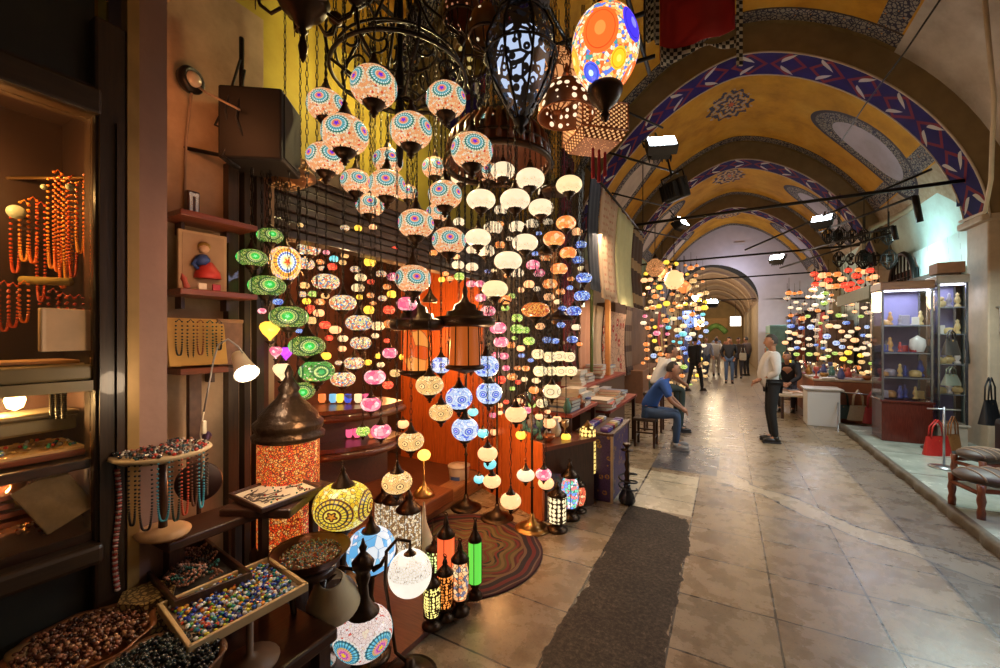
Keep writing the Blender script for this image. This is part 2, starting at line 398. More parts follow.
def rib_mat():
    g=N('purple_leaf_band'); U,V,_=g.xyz(g.coord('UV')); p=g.pos()
    k=g.ma('MULTIPLY',U,1/.62); row=g.ma('FLOOR',k); s=g.ma('SUBTRACT',g.ma('FRACT',k),.5); q=g.ma('SUBTRACT',V,.5)
    flip=g.ma('SUBTRACT',g.ma('MULTIPLY',g.ma('FLOORED_MODULO',row,2),2),1)
    sgn=g.ma('SIGN',q); aq=g.ma('ABSOLUTE',q)
    # two curved leaves per cell forming chevrons that alternate
    cen=g.ma('MULTIPLY',flip,g.ma('SUBTRACT',g.ma('MULTIPLY',aq,.95),.22)); 
    bow=g.ma('MULTIPLY',g.ma('SINE',g.ma('MULTIPLY',aq,6.28)),.07)
    d=g.ma('ABSOLUTE',g.ma('SUBTRACT',s,g.ma('ADD',cen,bow)))
    taper=g.ma('MULTIPLY',g.ma('SINE',g.ma('MULTIPLY',g.ma('MINIMUM',g.ma('MAXIMUM',g.ma('DIVIDE',g.ma('SUBTRACT',aq,.06),.38),0),1),PI)),.085)
    leaf=g.less(d,taper)
    n=g.noise(p,6,5); red=g.less(g.ma('ABSOLUTE',g.ma('SUBTRACT',g.ma('ADD',g.ma('ABSOLUTE',s),g.ma('MULTIPLY',aq,1.0)),.42)),.06)
    c=g.mix(n,(.008,.003,.04),(.02,.007,.09)); c=g.mix(g.ma('MULTIPLY',red,.85),c,(.2,.02,.015))
    c=g.mix(leaf,c,g.mix(n,(.4,.37,.3),(.62,.58,.5)))
    c=g.mix(g.step(aq,.475),c,(.4,.3,.2))
    return g.pbr(c,.8,spec=.1)
RIB=rib_mat(); FACE=mat((.2,.135,.06),.75,0,.3,5,name='brown_arch_face'); CREAM=mat((.5,.4,.29),.6,0,.2,10,name='cream_moulding')
def rib(name,y,a0=3.08,b0=3.31,a1=3.44,b1=3.82,wd=.7,nt=56,mats=None,z0=3.38,vx=None):
    global VX
    keep=VX
    if vx is not None: VX=vx
    m=MB(); uv=[]; L=0; prev=None
    for k in range(nt+1):
        t=PI*k/nt; x,z=vprof(t,a0,b0,z0); X,Z=vprof(t,a1,b1,z0)
        if prev: L+=math.hypot(x-prev[0],z-prev[1])
        prev=(x,z)
        for q,v in (((x,y,z),0),((x,y+wd,z),1),((X,y,Z),0),((X,y+wd,Z),1),((x,y,z),0),((x,y+wd,z),1)): m.v.append(q); uv.append((L,v))
    for k in range(nt):
        a=k*6;b=a+6
        for f,mi in (((a,a+1,b+1,b),0),((a+4,b+4,b+2,a+2),1),((a+5,a+3,b+3,b+5),1)): m.f.append(f); m.mi.append(mi); m.sm.append(True)
    n0=len(m.v); m.cur=2
    m.tube([(vprof(PI*k/nt,a0,b0,z0)[0],y,vprof(PI*k/nt,a0,b0,z0)[1]) for k in range(nt+1)],.016,5)
    m.tube([(vprof(PI*k/nt,a0,b0,z0)[0],y+wd,vprof(PI*k/nt,a0,b0,z0)[1]) for k in range(nt+1)],.012,5)
    uv+= [(0,0)]*(len(m.v)-n0)
    o=m.build(name,mats or [RIB,FACE,CREAM]); with_uv(o,uv); VX=keep; return struct(o)
for y in (3.53,8.4,13.27,18.14): rib('beam_arch',y)

# ---- end wall with its low arch, and the passage beyond
PLW=mat((.62,.6,.66),.8,0,.15,3,name='lilac_plaster'); DIRTY=mat((.3,.22,.14),.8,0,.4,4,name='stained_plaster',bumpy=.2)
m=MB(); nt=40; vx2=-.7
for k in range(nt+1):
    t=PI*k/nt; m.v+= [(vx2+2.05*math.cos(t),23.0,3.5+1.8*math.sin(t)),(vprof(t,3.4,3.78)[0],23.0,vprof(t,3.4,3.78)[1])]
for k in range(nt): m.f.append((2*k,2*k+1,2*k+3,2*k+2)); m.mi.append(0); m.sm.append(False)
m.box((2.45,23.1,1.75),(2.2,.2,3.5)); m.box((-2.98,23.1,1.75),(.46,.2,3.5))
m.box((.55,22.97,6.2),(.45,.04,.16)); struct(m.build('wall_far',PLW))
BRICK=mat((.2,.125,.08),.8,0,.35,6,name='brown_brick_vault'); BRK2=mat((.38,.27,.18),.8,0,.25,6,name='pale_brick_rib')
keep=VX; VX=vx2
m=MB(); uv=[]
for i in range(2):
    for k in range(31):
        x,z=vprof(PI*k/30,2.05,1.8); m.v.append((x,23.0+22*i,z))
for k in range(30): m.f.append((k,k+1,32+k,31+k)); m.mi.append(0); m.sm.append(True)
VX=keep
struct(m.build('ceiling_passage',BRICK))
for y in (24.2,27,30,33.5,37.5): rib('beam_arch',y,1.85,1.6,2.07,1.82,.5,30,[BRK2,BRK2,BRK2],3.5,vx2)
m=MB(); m.box((-2.85,34.3,1.75),(.2,22,3.5)); m.box((1.45,34.3,1.75),(.2,22,3.5)); struct(m.build('wall_passage',DIRTY))
m=MB(); m.box((0,45.2,2.7),(5,.2,5.4)); struct(m.build('wall_end',mat((.5,.36,.18),.8,0,.3,2,name='ochre_wall')))

# ---- side walls
def wallmat(name,c0,c1,sc=1.5):
    g=N(name); p=g.pos(); n=g.noise(p,sc,6,.65); X,Y,Z=g.xyz(p)
    return g.pbr(g.ramp(n,[(.3,c0),(.7,c1)]),.75,norm=g.bump(g.noise(p,20,4),.15,.01))
m=MB(); m.box((-3.1,13.8,1.75),(.24,19.2,3.5)); struct(m.build('wall_left',wallmat('stained_left_wall',(.2,.13,.08),(.38,.28,.18))))
def rwall():
    g=N('aqua_painted_wall'); p=g.pos(); X,Y,Z=g.xyz(p); n=g.noise(p,1.5,5)
    cell=g.comb(g.ma('FLOOR',g.ma('MULTIPLY',Y,2.4)),g.ma('FLOOR',g.ma('MULTIPLY',Z,5)),0)
    c=g.mix(g.step(Y,9.3),g.mix(n,(.4,.33,.2),(.55,.48,.32)),g.mix(n,(.52,.68,.62),(.62,.8,.74)))
    fy=g.ma('FRACT',g.ma('MULTIPLY',g.ma('ADD',Y,g.ma('MULTIPLY',g.ma('FLOOR',g.ma('MULTIPLY',Z,5)),.37)),2.4)); fz=g.ma('FRACT',g.ma('MULTIPLY',Z,5))
    dash=g.ma('MULTIPLY',g.less(fy,.03),g.less(fz,.5)); c=g.mix(g.ma('MULTIPLY',dash,g.step(Y,9.3)),c,(.12,.2,.18))
    return g.pbr(c,.28)
m=MB(); m.box((3.57,9.6,1.75),(.14,27.4,3.5)); struct(m.build('wall_right',rwall()))
for k,y in enumerate((8.4,13.27,18.14)):
    m=MB(); m.box((3.38,y+.35,1.75),(.24,.6,3.5),bev=.02); m.box((3.33,y+.35,3.4),(.32,.72,.1),bev=.02); struct(m.build('wall_pier',CREAM))
    m=MB(); m.box((-2.93,y+.35,1.75),(.22,.6,3.5),bev=.02); m.box((-2.9,y+.35,3.4),(.3,.72,.1),bev=.02); struct(m.build('wall_pier',DIRTY))
# near pier at the right edge
m=MB(); m.box((3.4,7.6,1.95),(.3,.25,3.9)); struct(m.build('wall_pier',mat((.06,.045,.03),.6,name='dark_pier')))
# yellow wall above the lamp shop
m=MB(); m.box((-2.62,2.6,3.3),(.1,3.6,1.2)); m.box((-2.62,1.1,3.5),(.12,.5,1.0)); struct(m.build('wall_front',wallmat('yellow_distemper',(.26,.17,.012),(.46,.38,.04),1.2)))

# ---- lamp shop room behind the front
SX0,SX1,SY0,SY1,SZ=-4.5,-2.5,1.42,4.25,2.75
INT=wallmat('red_brown_panelling',(.03,.012,.008),(.13,.04,.018),3)
m=MB(); m.box((SX0-.05,(SY0+SY1)/2,SZ/2),(.1,SY1-SY0+.2,SZ)); struct(m.build('wall_shop_back',INT))
m=MB(); m.box(((SX0-2.3)/2,SY0-.05,SZ/2),(SX0*-1-2.3,.1,SZ)); struct(m.build('wall_shop_near',INT))
m=MB(); m.box(((SX0-2.6)/2,SY1+.05,SZ/2),(SX0*-1-2.6,.1,SZ)); struct(m.build('wall_shop_side',INT))
m=MB(); m.box(((SX0-2.4)/2,(SY0+SY1)/2,SZ+.05),(SX0*-1-2.4,SY1-SY0+.2,.1)); struct(m.build('ceiling_shop',mat((.06,.03,.015),.7)))
m=MB()
for i in range(8): m.box((-2.5+.02*(i%2),2.85,2.36+i*.055),(.12,2.9,.05),bev=.008)
struct(m.build('trim_2',wood((.035,.016,.009),.5,.5,'Y')))
m=MB(); m.box(((SX0-2.55)/2,(SY0+SY1)/2,.05),(SX0*-1-2.55,SY1-SY0,.1)); struct(m.build('floor_shop',wood((.12,.04,.02),.5,.4,'X')))
m=MB(); m.box((-2.5,2.85,.08),(.22,2.3,.16),bev=.02); struct(m.build('trim_3',wood((.35,.16,.07),.5,.35,'Y')))

# ---- dressed stone / pilaster / white return wall left of the lamp shop
PIL=wallmat('mauve_plaster',(.24,.14,.11),(.38,.23,.18),1.2)
m=MB(); m.box((-2.0,.715,1.6),(.2,.11,3.3)); struct(m.build('wall_pilaster',PIL))
m=MB(); m.box((-2.36,1.08,1.75),(.12,.62,3.5)); m.box((-2.36,1.42,1.3),(.1,.08,2.6)); struct(m.build('wall_return',wallmat('grubby_cream_wall',(.24,.16,.09),(.52,.36,.22),2.2)))
m=MB()
for i,(y,wd) in enumerate(((1.2,.05),(1.27,.03),(1.34,.04))): m.box((-2.27,y,1.3),(.05,wd,2.6))
struct(m.build('trim_4',wood((.05,.028,.014),.5,.5,'Z')))
m=MB(); m.box((-1.98,.62,3.06),(.34,.34,.06)); struct(m.build('trim_5',mat((.2,.14,.07),.6,name='shutter_hood')))
# ================================================================ LAMP MATERIALS
def ell(g, asp=.75):
    """angle round, height and radius on a globe of unit radius and height asp"""
    X,Y,Z=g.xyz(g.coord()); return X,Y,g.ma('DIVIDE',Z,asp)
def globe_medal(name, n=5, bg=((1,.42,.16),(1,.66,.36),(.75,.07,.02)), rings=None, s=.85, zc=.03, asp=.78, R=.57, petals=5, vs=11, gw=.035, gc=(.18,.05,.03), bb=(1,.8,.6), gf=.75):
    g=N(name); X,Y,Z=ell(g,asp)
    a=g.ma('MULTIPLY',g.ma('ARCTAN2',Y,X),n/(2*PI)); da=g.ma('MULTIPLY',g.ma('SUBTRACT',a,g.ma('ROUND',a)),2*PI/n)
    dz=g.ma('SUBTRACT',g.ma('ARCSINE',g.ma('MINIMUM',g.ma('MAXIMUM',Z,-1),1)),zc)
    r=g.ma('DIVIDE',g.ma('SQRT',g.ma('ADD',g.ma('MULTIPLY',da,da),g.ma('MULTIPLY',dz,dz))),R)
    th=g.ma('ARCTAN2',dz,da)
    rings=rings or [(0,(.16,.02,.75)),(.17,(.95,.25,.12)),(.34,(.95,.62,.42)),(.42,(.15,.55,.62)),(.60,(.75,.95,.9)),(.72,(.02,.28,.2)),(.84,(.9,.8,.55))]
    pet=g.ma('ADD',r,g.ma('MULTIPLY',g.ma('MULTIPLY',g.ma('SINE',g.ma('MULTIPLY',th,petals)),.06),g.less(r,.3)))
    c=g.ramp(g.ma('MULTIPLY',pet,.9),[(p*.9,q) for p,q in rings],True)
    tick=g.ma('MULTIPLY',g.ma('MULTIPLY',g.step(g.ma('SINE',g.ma('MULTIPLY',th,22)),.45),g.step(r,.42)),g.less(r,.95))
    c=g.mix(g.ma('MULTIPLY',tick,.8),c,(.02,.06,.06))
    vc=g.vor(None,vs); vx=g.xyz(vc)[0]
    b=g.ramp(vx,[(0,bg[0]),(.3,bg[1]),(.62,bg[0]),(.82,bg[2]),(.92,bb)],True)
    vd=g.vor(None,vs,'DISTANCE_TO_EDGE','Distance')
    b=g.mix(g.ma('MULTIPLY',g.less(vd,gw),gf),b,gc)
    c=g.mix(g.step(r,1.0),c,b)
    m=g.pbr(g.mix(.7,c,(.05,.04,.04)),.25,em=c,ems=s); return m
def globe_beads(name, pal, s=1.6, scale=13, grout=(.05,.03,.02), gw=.06, gf=.85):
    g=N(name); x=g.xyz(g.vor(None,scale))[0]; d=g.vor(None,scale,'DISTANCE_TO_EDGE','Distance')
    k=len(pal); c=g.ramp(x,[(i/k,q) for i,q in enumerate(pal)],True)
    c=g.mix(g.ma('MULTIPLY',g.less(d,gw),gf),c,grout)
    return g.pbr(g.mix(.7,c,(.05,.04,.04)),.22,em=c,ems=s)
def globe_plain(name, col, s=1.6, motif=(.35,.2,.12), asp=.7, band=(-.75,-.3), n=9):
    g=N(name); X,Y,Z=ell(g,asp); a=g.ma('SINE',g.ma('MULTIPLY',g.ma('ARCTAN2',Y,X),n)); nz=g.noise(scale=4)
    inb=g.ma('MULTIPLY',g.step(Z,band[0]),g.less(Z,g.ma('ADD',band[1],g.ma('MULTIPLY',a,.12))))
    fl=g.ma('MULTIPLY',g.less(g.vor(None,9,'DISTANCE_TO_EDGE','Distance'),.05),inb)
    c=g.mix(nz,tuple(q*.86 for q in col),col); c=g.mix(g.ma('MULTIPLY',fl,.7),c,motif)
    return g.pbr(g.mix(.6,c,(.1,.1,.1)),.25,em=c,ems=s)
def globe_lattice(name, col, dark, s=1.5, scale=7):
    g=N(name); d=g.vor(None,scale,'F1','Distance',rnd=.35)
    ringm=g.less(g.ma('ABSOLUTE',g.ma('SUBTRACT',d,.27)),.045); dot=g.less(d,.1)
    e=g.less(g.vor(None,scale*2.1,'DISTANCE_TO_EDGE','Distance'),.05)
    nz=g.noise(scale=2.5); c=g.mix(nz,tuple(q*.85 for q in col),col)
    c=g.mix(g.ma('MULTIPLY',g.ma('MAXIMUM',g.ma('MAXIMUM',ringm,dot),g.ma('MULTIPLY',e,.8)),.9),c,dark)
    return g.pbr(g.mix(.6,c,(.05,.04,.03)),.25,em=c,ems=s)
GM={}
GM['mosaic']=(globe_medal('peach_mosaic_glass'),.78)
GM['mosaic_front']=(globe_medal('peach_mosaic_glass_b',n=4,s=.85),.78)
GM['ewer']=(globe_medal('white_red_mosaic_glass',n=5,bg=((.95,.75,.68),(1,.85,.8),(.8,.15,.12)),rings=[(0,(1,.65,.02)),(.16,(.5,.05,.5)),(.3,(.9,.3,.35)),(.42,(.95,.6,.2)),(.52,(.1,.45,.7)),(.68,(.25,.7,.8)),(.8,(.02,.2,.3)),(.9,(.9,.85,.75))],s=.8,R=.6,zc=-.12,petals=8),.78)
GM['white']=(globe_plain('milk_glass',(1,.8,.52),1.15),.66)
GM['cream']=(globe_plain('cream_glass',(1,.76,.4),1.2),.66)
GM['green']=(globe_medal('green_beaded_glass',n=4,bg=((.12,.3,.04),(.45,.55,.12),(.01,.05,.01)),rings=[(0,(.25,1,.35)),(.16,(.02,.5,.06)),(.45,(.5,.75,.15)),(.62,(.03,.1,.02)),(.7,(.5,.6,.2)),(.8,(.02,.08,.01))],s=1.1,zc=0,R=.62,vs=13,gw=.13,gc=(.01,.03,.005),bb=(.6,.7,.25),gf=.95),.62)
GM['greenstripe']=(globe_medal('green_striped_glass',n=4,bg=((.04,.3,.04),(.1,.45,.08),(.01,.1,.01)),rings=[(0,(.05,.4,.1)),(.3,(.02,.2,.04)),(.5,(.6,.8,.25)),(.72,(.02,.15,.02))],s=1.1,zc=0),.62)
GM['multi']=(globe_beads('multicolour_beaded_glass',[(1,.75,.35),(.9,.3,.1),(1,.85,.55),(.1,.3,.6),(1,.7,.3),(.7,.75,.3),(1,.9,.7),(.8,.15,.1)],1.15,7,(.12,.05,.02),.08,.8),.62)
GM['orange']=(globe_beads('orange_glass',[(1,.3,.06),(1,.42,.12),(.95,.22,.05),(1,.6,.3)],1.15,2.6,(.4,.08,.02),.04,.6),.68)
GM['rust']=(globe_beads('rust_mosaic_glass',[(.75,.12,.02),(.9,.3,.04),(.5,.06,.02),(1,.5,.1)],1.1,12),.55)
GM['peach']=(globe_plain('peach_glass',(1,.5,.22),1.6,(.6,.15,.05)),.72)
GM['pink']=(globe_beads('pink_glass',[(1,.22,.32),(1,.4,.45),(.9,.12,.25),(1,.65,.65)],1.15,2.4,(.4,.03,.08),.04,.6),.72)
GM['red']=(globe_beads('red_glass',[(1,.06,.03),(.85,.03,.02),(1,.2,.08)],1.5,6),.75)
GM['blue']=(globe_medal('blue_white_mosaic_glass',n=6,bg=((.5,.66,.95),(.75,.85,1),(.1,.18,.8)),rings=[(0,(.85,.9,1)),(.14,(.05,.08,.75)),(.42,(.55,.75,1)),(.6,(.08,.14,.8)),(.8,(.8,.88,1))],s=1.05,zc=0,R=.42,vs=5,gw=.05,gc=(.1,.14,.4),bb=(.95,.98,1),gf=.7),.85)
GM['sblue']=(globe_beads('blue_glass',[(.1,.25,.9),(.3,.5,1),(.05,.1,.6),(.6,.75,1)],1.1,5),.66)
GM['cyan']=(globe_plain('turquoise_glass',(.2,.75,.8),1.2,(.1,.4,.5)),.75)
GM['amber']=(globe_medal('amber_lattice_glass',n=6,bg=((1,.6,.2),(1,.7,.32),(.9,.45,.1)),rings=[(0,(.06,.015,.005)),(.16,(1,.65,.25)),(.4,(.1,.03,.01)),(.5,(1,.6,.2)),(.72,(.95,.55,.18))],s=1.15,zc=0,R=.5,vs=6,gw=.05,gc=(.08,.02,.005),bb=(1,.75,.4),gf=.9),.72)
GM['swirl']=(globe_medal('cream_ringed_glass',n=5,bg=((1,.8,.42),(1,.85,.5),(1,.72,.3)),rings=[(0,(1,.8,.4)),(.1,(.6,.35,.1)),(.2,(1,.85,.5)),(.62,(.5,.28,.08)),(.74,(1,.8,.45))],s=1.15,zc=0,R=.6,vs=4,gw=.03,gc=(.6,.35,.12),bb=(1,.85,.5),gf=.6),.8)
GM['yellow']=(globe_plain('yellow_glass',(1,.62,.06),1.6,(.7,.3,.02)),.8)
GM['lime']=(globe_beads('lime_glass',[(.5,.8,.1),(.8,.9,.3),(.2,.5,.05)],1.2,6),.7)
GM['purple']=(globe_plain('purple_glass',(.5,.04,.75),1.4,(.2,.01,.4)),.8)
GM['egg']=(globe_medal('sunburst_mosaic_glass',n=3,bg=((.9,.4,.08),(1,.6,.3),(.2,.3,.6)),rings=[(0,(.85,.08,.02)),(.14,(1,.55,.15)),(.26,(.9,.85,.5)),(.4,(.6,.75,.9)),(.5,(.05,.1,.55)),(.58,(.9,.9,.85)),(.64,(1,.4,.03)),(.84,(.7,.15,.02)),(.9,(1,.6,.15))],s=1.4,zc=0,R=.95,asp=1.2),1.2)
def big_egg_mat():
    g=N('large_bead_mosaic_glass'); x=g.xyz(g.vor(None,75))[0]; d=g.vor(None,75,'DISTANCE_TO_EDGE','Distance')
    pal=[(1,.62,.3),(.9,.15,.03),(1,.8,.5),(.05,.3,.3),(1,.5,.1),(.9,.85,.6),(.1,.2,.7),(1,.35,.08)]
    c=g.ramp(x,[(i/8,q) for i,q in enumerate(pal)],True); c=g.mix(g.ma('MULTIPLY',g.less(d,.05),.7),c,(.25,.05,.02))
    nm=g.n('ShaderNodeVectorMath',{'operation':'NORMALIZE'},i0=g.n('ShaderNodeVectorMath',{'operation':'MULTIPLY'},i0=g.coord(),i1=(1.28,1.28,1)))
    C0,R0,U0=Vector((-.203,-.794,-.572)),Vector((.969,-.247,0)),Vector((-.14,-.554,.82))
    for (dx,dy,b_),rad,cc,ce in (((-.14,.57,1),.52,(1,.13,.02),(1,.25,.05)),((.8,.5,1),.42,(.05,.03,.7),(.2,.2,.9)),((-.41,-.33,1),.26,(.06,.1,.75),(.5,.7,1)),((.4,-.1,1),.25,(1,.5,.02),(1,.75,.1)),((-.93,-.1,1),.32,(1,.4,.03),(1,.7,.2)),((.72,-.58,1),.34,(1,.15,.02),(1,.3,.06)),((.1,.1,-1),.5,(1,.2,.03),(1,.4,.1))):
        v=(C0*(math.sqrt(max(0,1-dx*dx-dy*dy))*b_)+R0*dx+U0*dy).normalized(); vd=g.n('ShaderNodeVectorMath',{'operation':'DISTANCE'},i0=nm,i1=tuple(v),out=1)
        c=g.mix(g.less(vd,rad),c,cc); c=g.mix(g.less(vd,rad*.3),c,ce)
        c=g.mix(g.less(g.ma('ABSOLUTE',g.ma('SUBTRACT',vd,rad*.8)),.012),c,tuple(q*.5 for q in cc))
    return g.pbr(g.mix(.6,c,(.05,.04,.04)),.2,em=c,ems=1.5)

# ---------------------------------------------------------------- lamp meshes, made once and shared by the copies
_lm={}
def globe_mesh(kind, seg=20, rings=12, shape='globe'):
    key=('g',kind,seg,shape)
    if key in _lm: return _lm[key]
    mt,asp=GM[kind]; m=MB()
    if shape=='globe':
        pr=[(0.42,asp*.93)] ; n=rings
        pr=[]
        for i in range(n+1):
            p=-PI/2+.42+(PI-.84)*i/n; pr.append((math.cos(p)**.86,asp*math.sin(p)))
        m.open_lathe(pr,seg)
    elif shape=='egg':
        pr=[(math.sin(PI*(i+.6)/(rings+1.2))*(1-.12*math.cos(PI*i/rings)),-asp*math.cos(PI*(i+.6)/(rings+1.2))) for i in range(rings+1)]; m.open_lathe(pr,seg)
    elif shape=='drop':
        pr=[(.1,-1.12),(.14,-.98),(.34,-.74),(.68,-.4),(.93,.05),(1,.35),(.88,.66),(.55,.86),(.22,.95)]; m.open_lathe(pr,seg)
    elif shape=='cyl':
        pr=[(.7,-.8),(.85,-.7),(.85,.7),(.7,.8)]; m.open_lathe(pr,seg)
    _lm[key]=m.mesh(kind+'_globe',mt); return _lm[key]
def cup_mesh(small=False):
    key=('cup',small)
    if key in _lm: return _lm[key]
    m=MB(); seg=14 if not small else 8
    m.lathe([(.02,-.62),(.1,-.58),(.08,-.5),(.2,-.42),(.13,-.33),(.34,-.2),(.5,.0),(.47,.06),(.38,.02)],seg)
    if not small:
        for k in range(8):
            a=2*PI*k/8; m.tube([(.5*math.cos(a),.5*math.sin(a),0),(.56*math.cos(a),.56*math.sin(a),.08),(.46*math.cos(a),.46*math.sin(a),.16)],.03,4)
    _lm[key]=m.mesh('cup',BRONZE); return _lm[key]
def cap_mesh(small=False):
    key=('cap',small)
    if key in _lm: return _lm[key]
    m=MB(); m.lathe([(.5,-.03),(.46,.06),(.3,.18),(.2,.42),(.1,.6),(.13,.68),(.05,.78),(.02,.9)],14 if not small else 8)
    if not small: m.ring((0,0,.98),.08,.025,8,4,M=Matrix.Translation((0,0,.98))@Matrix.Rotation(PI/2,4,'X')@Matrix.Translation((0,0,-.98)))
    _lm[key]=m.mesh('cap',BRONZE); return _lm[key]
def chain_mesh(L):
    q=max(1,round(L/.2)); key=('ch',q)
    if key in _lm: return _lm[key],q*.2
    m=MB(); n=int(q*.2/.04)
    for i in range(n):
        z=i*.04+.02; pts=[]
        for k in range(6):
            a=2*PI*k/6; x=.007*math.cos(a); zz=z+.023*math.sin(a)
            pts.append((x,0,zz) if i%2 else (0,x,zz))
        m.tube(pts,.0026,3,True)
    _lm[key]=m.mesh('chain',BLACKIRON); return _lm[key],q*.2

LM=[(268,125,'the dark loudspeaker box'),(400,20,'the iron scroll chandelier'),(520,75,'the black filigree lantern'),(500,152,'the slatted wooden dome'),
    (597,128,'the pierced box lantern'),(285,175,'the pierced brass bowl'),(285,264,'the sunburst egg lamp'),(290,440,'the tall red-beaded lantern'),(345,397,'the upper candle shelf'),(345,432,'the lower candle shelf'),
    (420,335,'the ribbed dome lantern'),(465,300,'the wide-lidded black lantern'),(612,240,'the hanging kilim panels'),(440,500,'the shop threshold'),
    (535,310,'the rust mosaic bowl lamp'),(553,365,'the ringed lamp cluster'),(590,420,'the book stall'),(430,260,'the orange plank door'),(240,365,'the white reading lamp')]
ORD=['topmost','second from the top','third from the top','fourth from the top','fifth from the top','sixth from the top','seventh from the top','eighth from the top','ninth from the top','tenth from the top','eleventh from the top','twelfth from the top']
_labq=[]
def rel_label(o, desc, px, py, group=None):
    best=min(LM,key=lambda l:(l[0]-px)**2+((l[1]-py)*1.0)**2)
    dx,dy=px-best[0],py-best[1]
    rel='above' if dy<-abs(dx) else 'below' if dy>abs(dx) else ('this side of' if dx<0 else 'beyond')
    _labq.append((desc,rel,best[2],py,px,o))
def flush_labels():
    gr={}
    for e in _labq: gr.setdefault(e[:3],[]).append(e)
    for (desc,rel,lmk),es in gr.items():
        es.sort(key=lambda e:(e[3],e[4]))
        for i,e in enumerate(es):
            if len(es)==1: t=f"{desc} hanging just {rel} {lmk}"
            else:
                nm=ORD[i] if i<len(es)-1 or len(es)>12 else 'lowest'
                t=f"{desc} {rel} {lmk}, {nm}"
            e[5]['label']=t
    _labq.clear()
DESC={'mosaic':'peach mosaic globe','mosaic_front':'peach mosaic globe','white':'white glass globe','cream':'cream glass globe','green':'green beaded globe','greenstripe':'green striped globe','multi':'multicoloured beaded globe',
 'orange':'orange glass globe','rust':'rust mosaic bowl','peach':'peach glass globe','pink':'pink glass globe','red':'red glass globe','blue':'blue and white mosaic globe','sblue':'small blue globe','cyan':'turquoise glass globe',
 'amber':'amber latticed globe','swirl':'cream ringed globe','yellow':'yellow glass globe','lime':'lime green globe','purple':'purple glass globe','egg':'egg mosaic lamp'}
DIA={'mosaic':.20,'white':.17,'cream':.17,'green':.19,'greenstripe':.19,'multi':.17,'orange':.14,'rust':.2,'peach':.14,'pink':.13,'red':.11,'blue':.19,'sblue':.13,'cyan':.1,'amber':.16,'swirl':.12,'yellow':.1,'lime':.1,'purple':.1,'egg':.22}
def chain_top(p):
    if p.x<-2.5: return 2.74
    if proj(p)[0]<300 and p.z<2.4: return 2.62
    return 4.4
def lamp(kind, px, py, wpx, small=None, shape='globe', D=None, chain=True, mode='cup', d=None):
    D=D or DIA[kind]; dd=d or F*D/wpx
    u=(px-500)/F; fx=st-u*ct
    lim=(4.25/fx if px<452 else min(4.35,2.35/max(fx,.05))) if py<470 else 3.9
    # lamps that would stand behind the shop lintel stay in front of it
    if px<452 and py<232: lim=min(lim,2.38/fx)
    if px<300: lim=min(lim,2.15/fx)
    if dd>lim: dd=lim
    D=wpx*dd/F
    p=P(px,py,dd); s=D/2; small=(wpx<15) if small is None else small
    o=thing('hanging_lamp','', 'lamp', p, 0, group=DESC[kind]+'s hanging from chains')
    rz=(px*37+py*91)%628/100
    if kind in('mosaic','egg','ewer','green'):  # a medallion turned towards the aisle
        rz=math.atan2(-p.y,-p.x)+((px*7+py*3)%10-5)*.07
    o.rotation_euler.z=rz
    asp=GM[kind][1]
    inst('globe',globe_mesh(kind,12 if small else 22,6 if small else 12,shape),o,sc=(s,s,s))
    bot=-asp*.93 if shape=='globe' else (-1.2 if shape=='drop' else -asp*.95 if shape=='egg' else -.8)
    top=asp*.9 if shape in('globe','egg') else .85
    inst('bottom_cup',cup_mesh(small),o,(0,0,bot*s),sc=(s,s,s))
    inst('top_cap',cap_mesh(small),o,(0,0,top*s),sc=(s,s,s))
    if chain:
        L=chain_top(p)-(p.z+top*s+.9*s)
        if L>.05:
            me,l=chain_mesh(L); inst('chain',me,o,(0,0,top*s+.85*s),sc=(1,1,L/l))
    rel_label(o,DESC[kind]+' lamp',px,py)
    return o
# ---- everything hangs where the photograph shows it: (pixel x, pixel y, width)
L={}
L['mosaic']=[(374,87,46),(326,106,37),(345,135,46),(411,131,42),(326,159,38),(388,161,30),(356,182,30),(387,185,36),(408,193,20),(370,205,28),(416,224,36),(446,100,40),(487,126,30),(472,151,42),(435,168,26),(489,173,25),(445,195,34),(449,241,34),(437,213,22),(413,279,36)]
L['white']=[(461,178,20),(503,171,24),(530,179,29),(481,200,29),(515,200,30),(547,192,18),(541,208,25),(501,210,14),(459,222,12),(493,228,19),(517,227,17),(532,224,14),(548,222,10),(478,238,26),(525,243,26),(486,251,18),(472,250,12),(508,261,28),(458,265,13),(472,267,13),(517,273,14),(525.7,475,18)]
L['cream']=[(569,185,26),(495,289,26),(358,288,13),(378,326,14),(393,406,10),(389,441,9)]
L['green']=[(270,236,24),(252,258,28),(267,286,34),(289,317,36),(307,346,34),(298,391,32)]
L['greenstripe']=[(317,371,34)]
L['multi']=[(322,234,21),(309,249,22),(304,264,20),(326,282,26),(343,303,26),(359,323,26),(361,343,21),(354,363,20),(343,379,24),(404,393,9)]
L['orange']=[(566,223,20),(554,239,22),(500,245,11),(568,253,17),(546,257,13),(559,269,17),(550,284,15),(505,300,14),(511,345,10),(320,262,8),(320,302,10),(390,324,13),(500,224,8)]
L['peach']=[(577,232,11),(487.6,453.5,20),(492,481,18),(506,432,10),(494,432,9),(516,414,22),(510.7,500.6,21),(546,483,16),(549,423,14),(557,419,9),(319,313,11),(413,408,10),(403,424,12),(549,297,11)]
L['pink']=[(533,265,14),(539,273,12),(471,284,10),(480,284,10),(481,298,12),(488,311,15),(498,328,17),(501,342,15),(496,355,9),(504,356,10),(506,368,8),(393,277,12),(407,304,20),(390,353,15),(375,377,21),(371,404,20),(381,431,20),(527,410,10),(543.6,474,16),(262,311,8)]
L['rust']=[(535.5,310,28)]
L['blue']=[(471,362,20),(486,366,26),(441,365,20),(459,398,27),(489,393,26),(447,390,11),(465,429,27)]
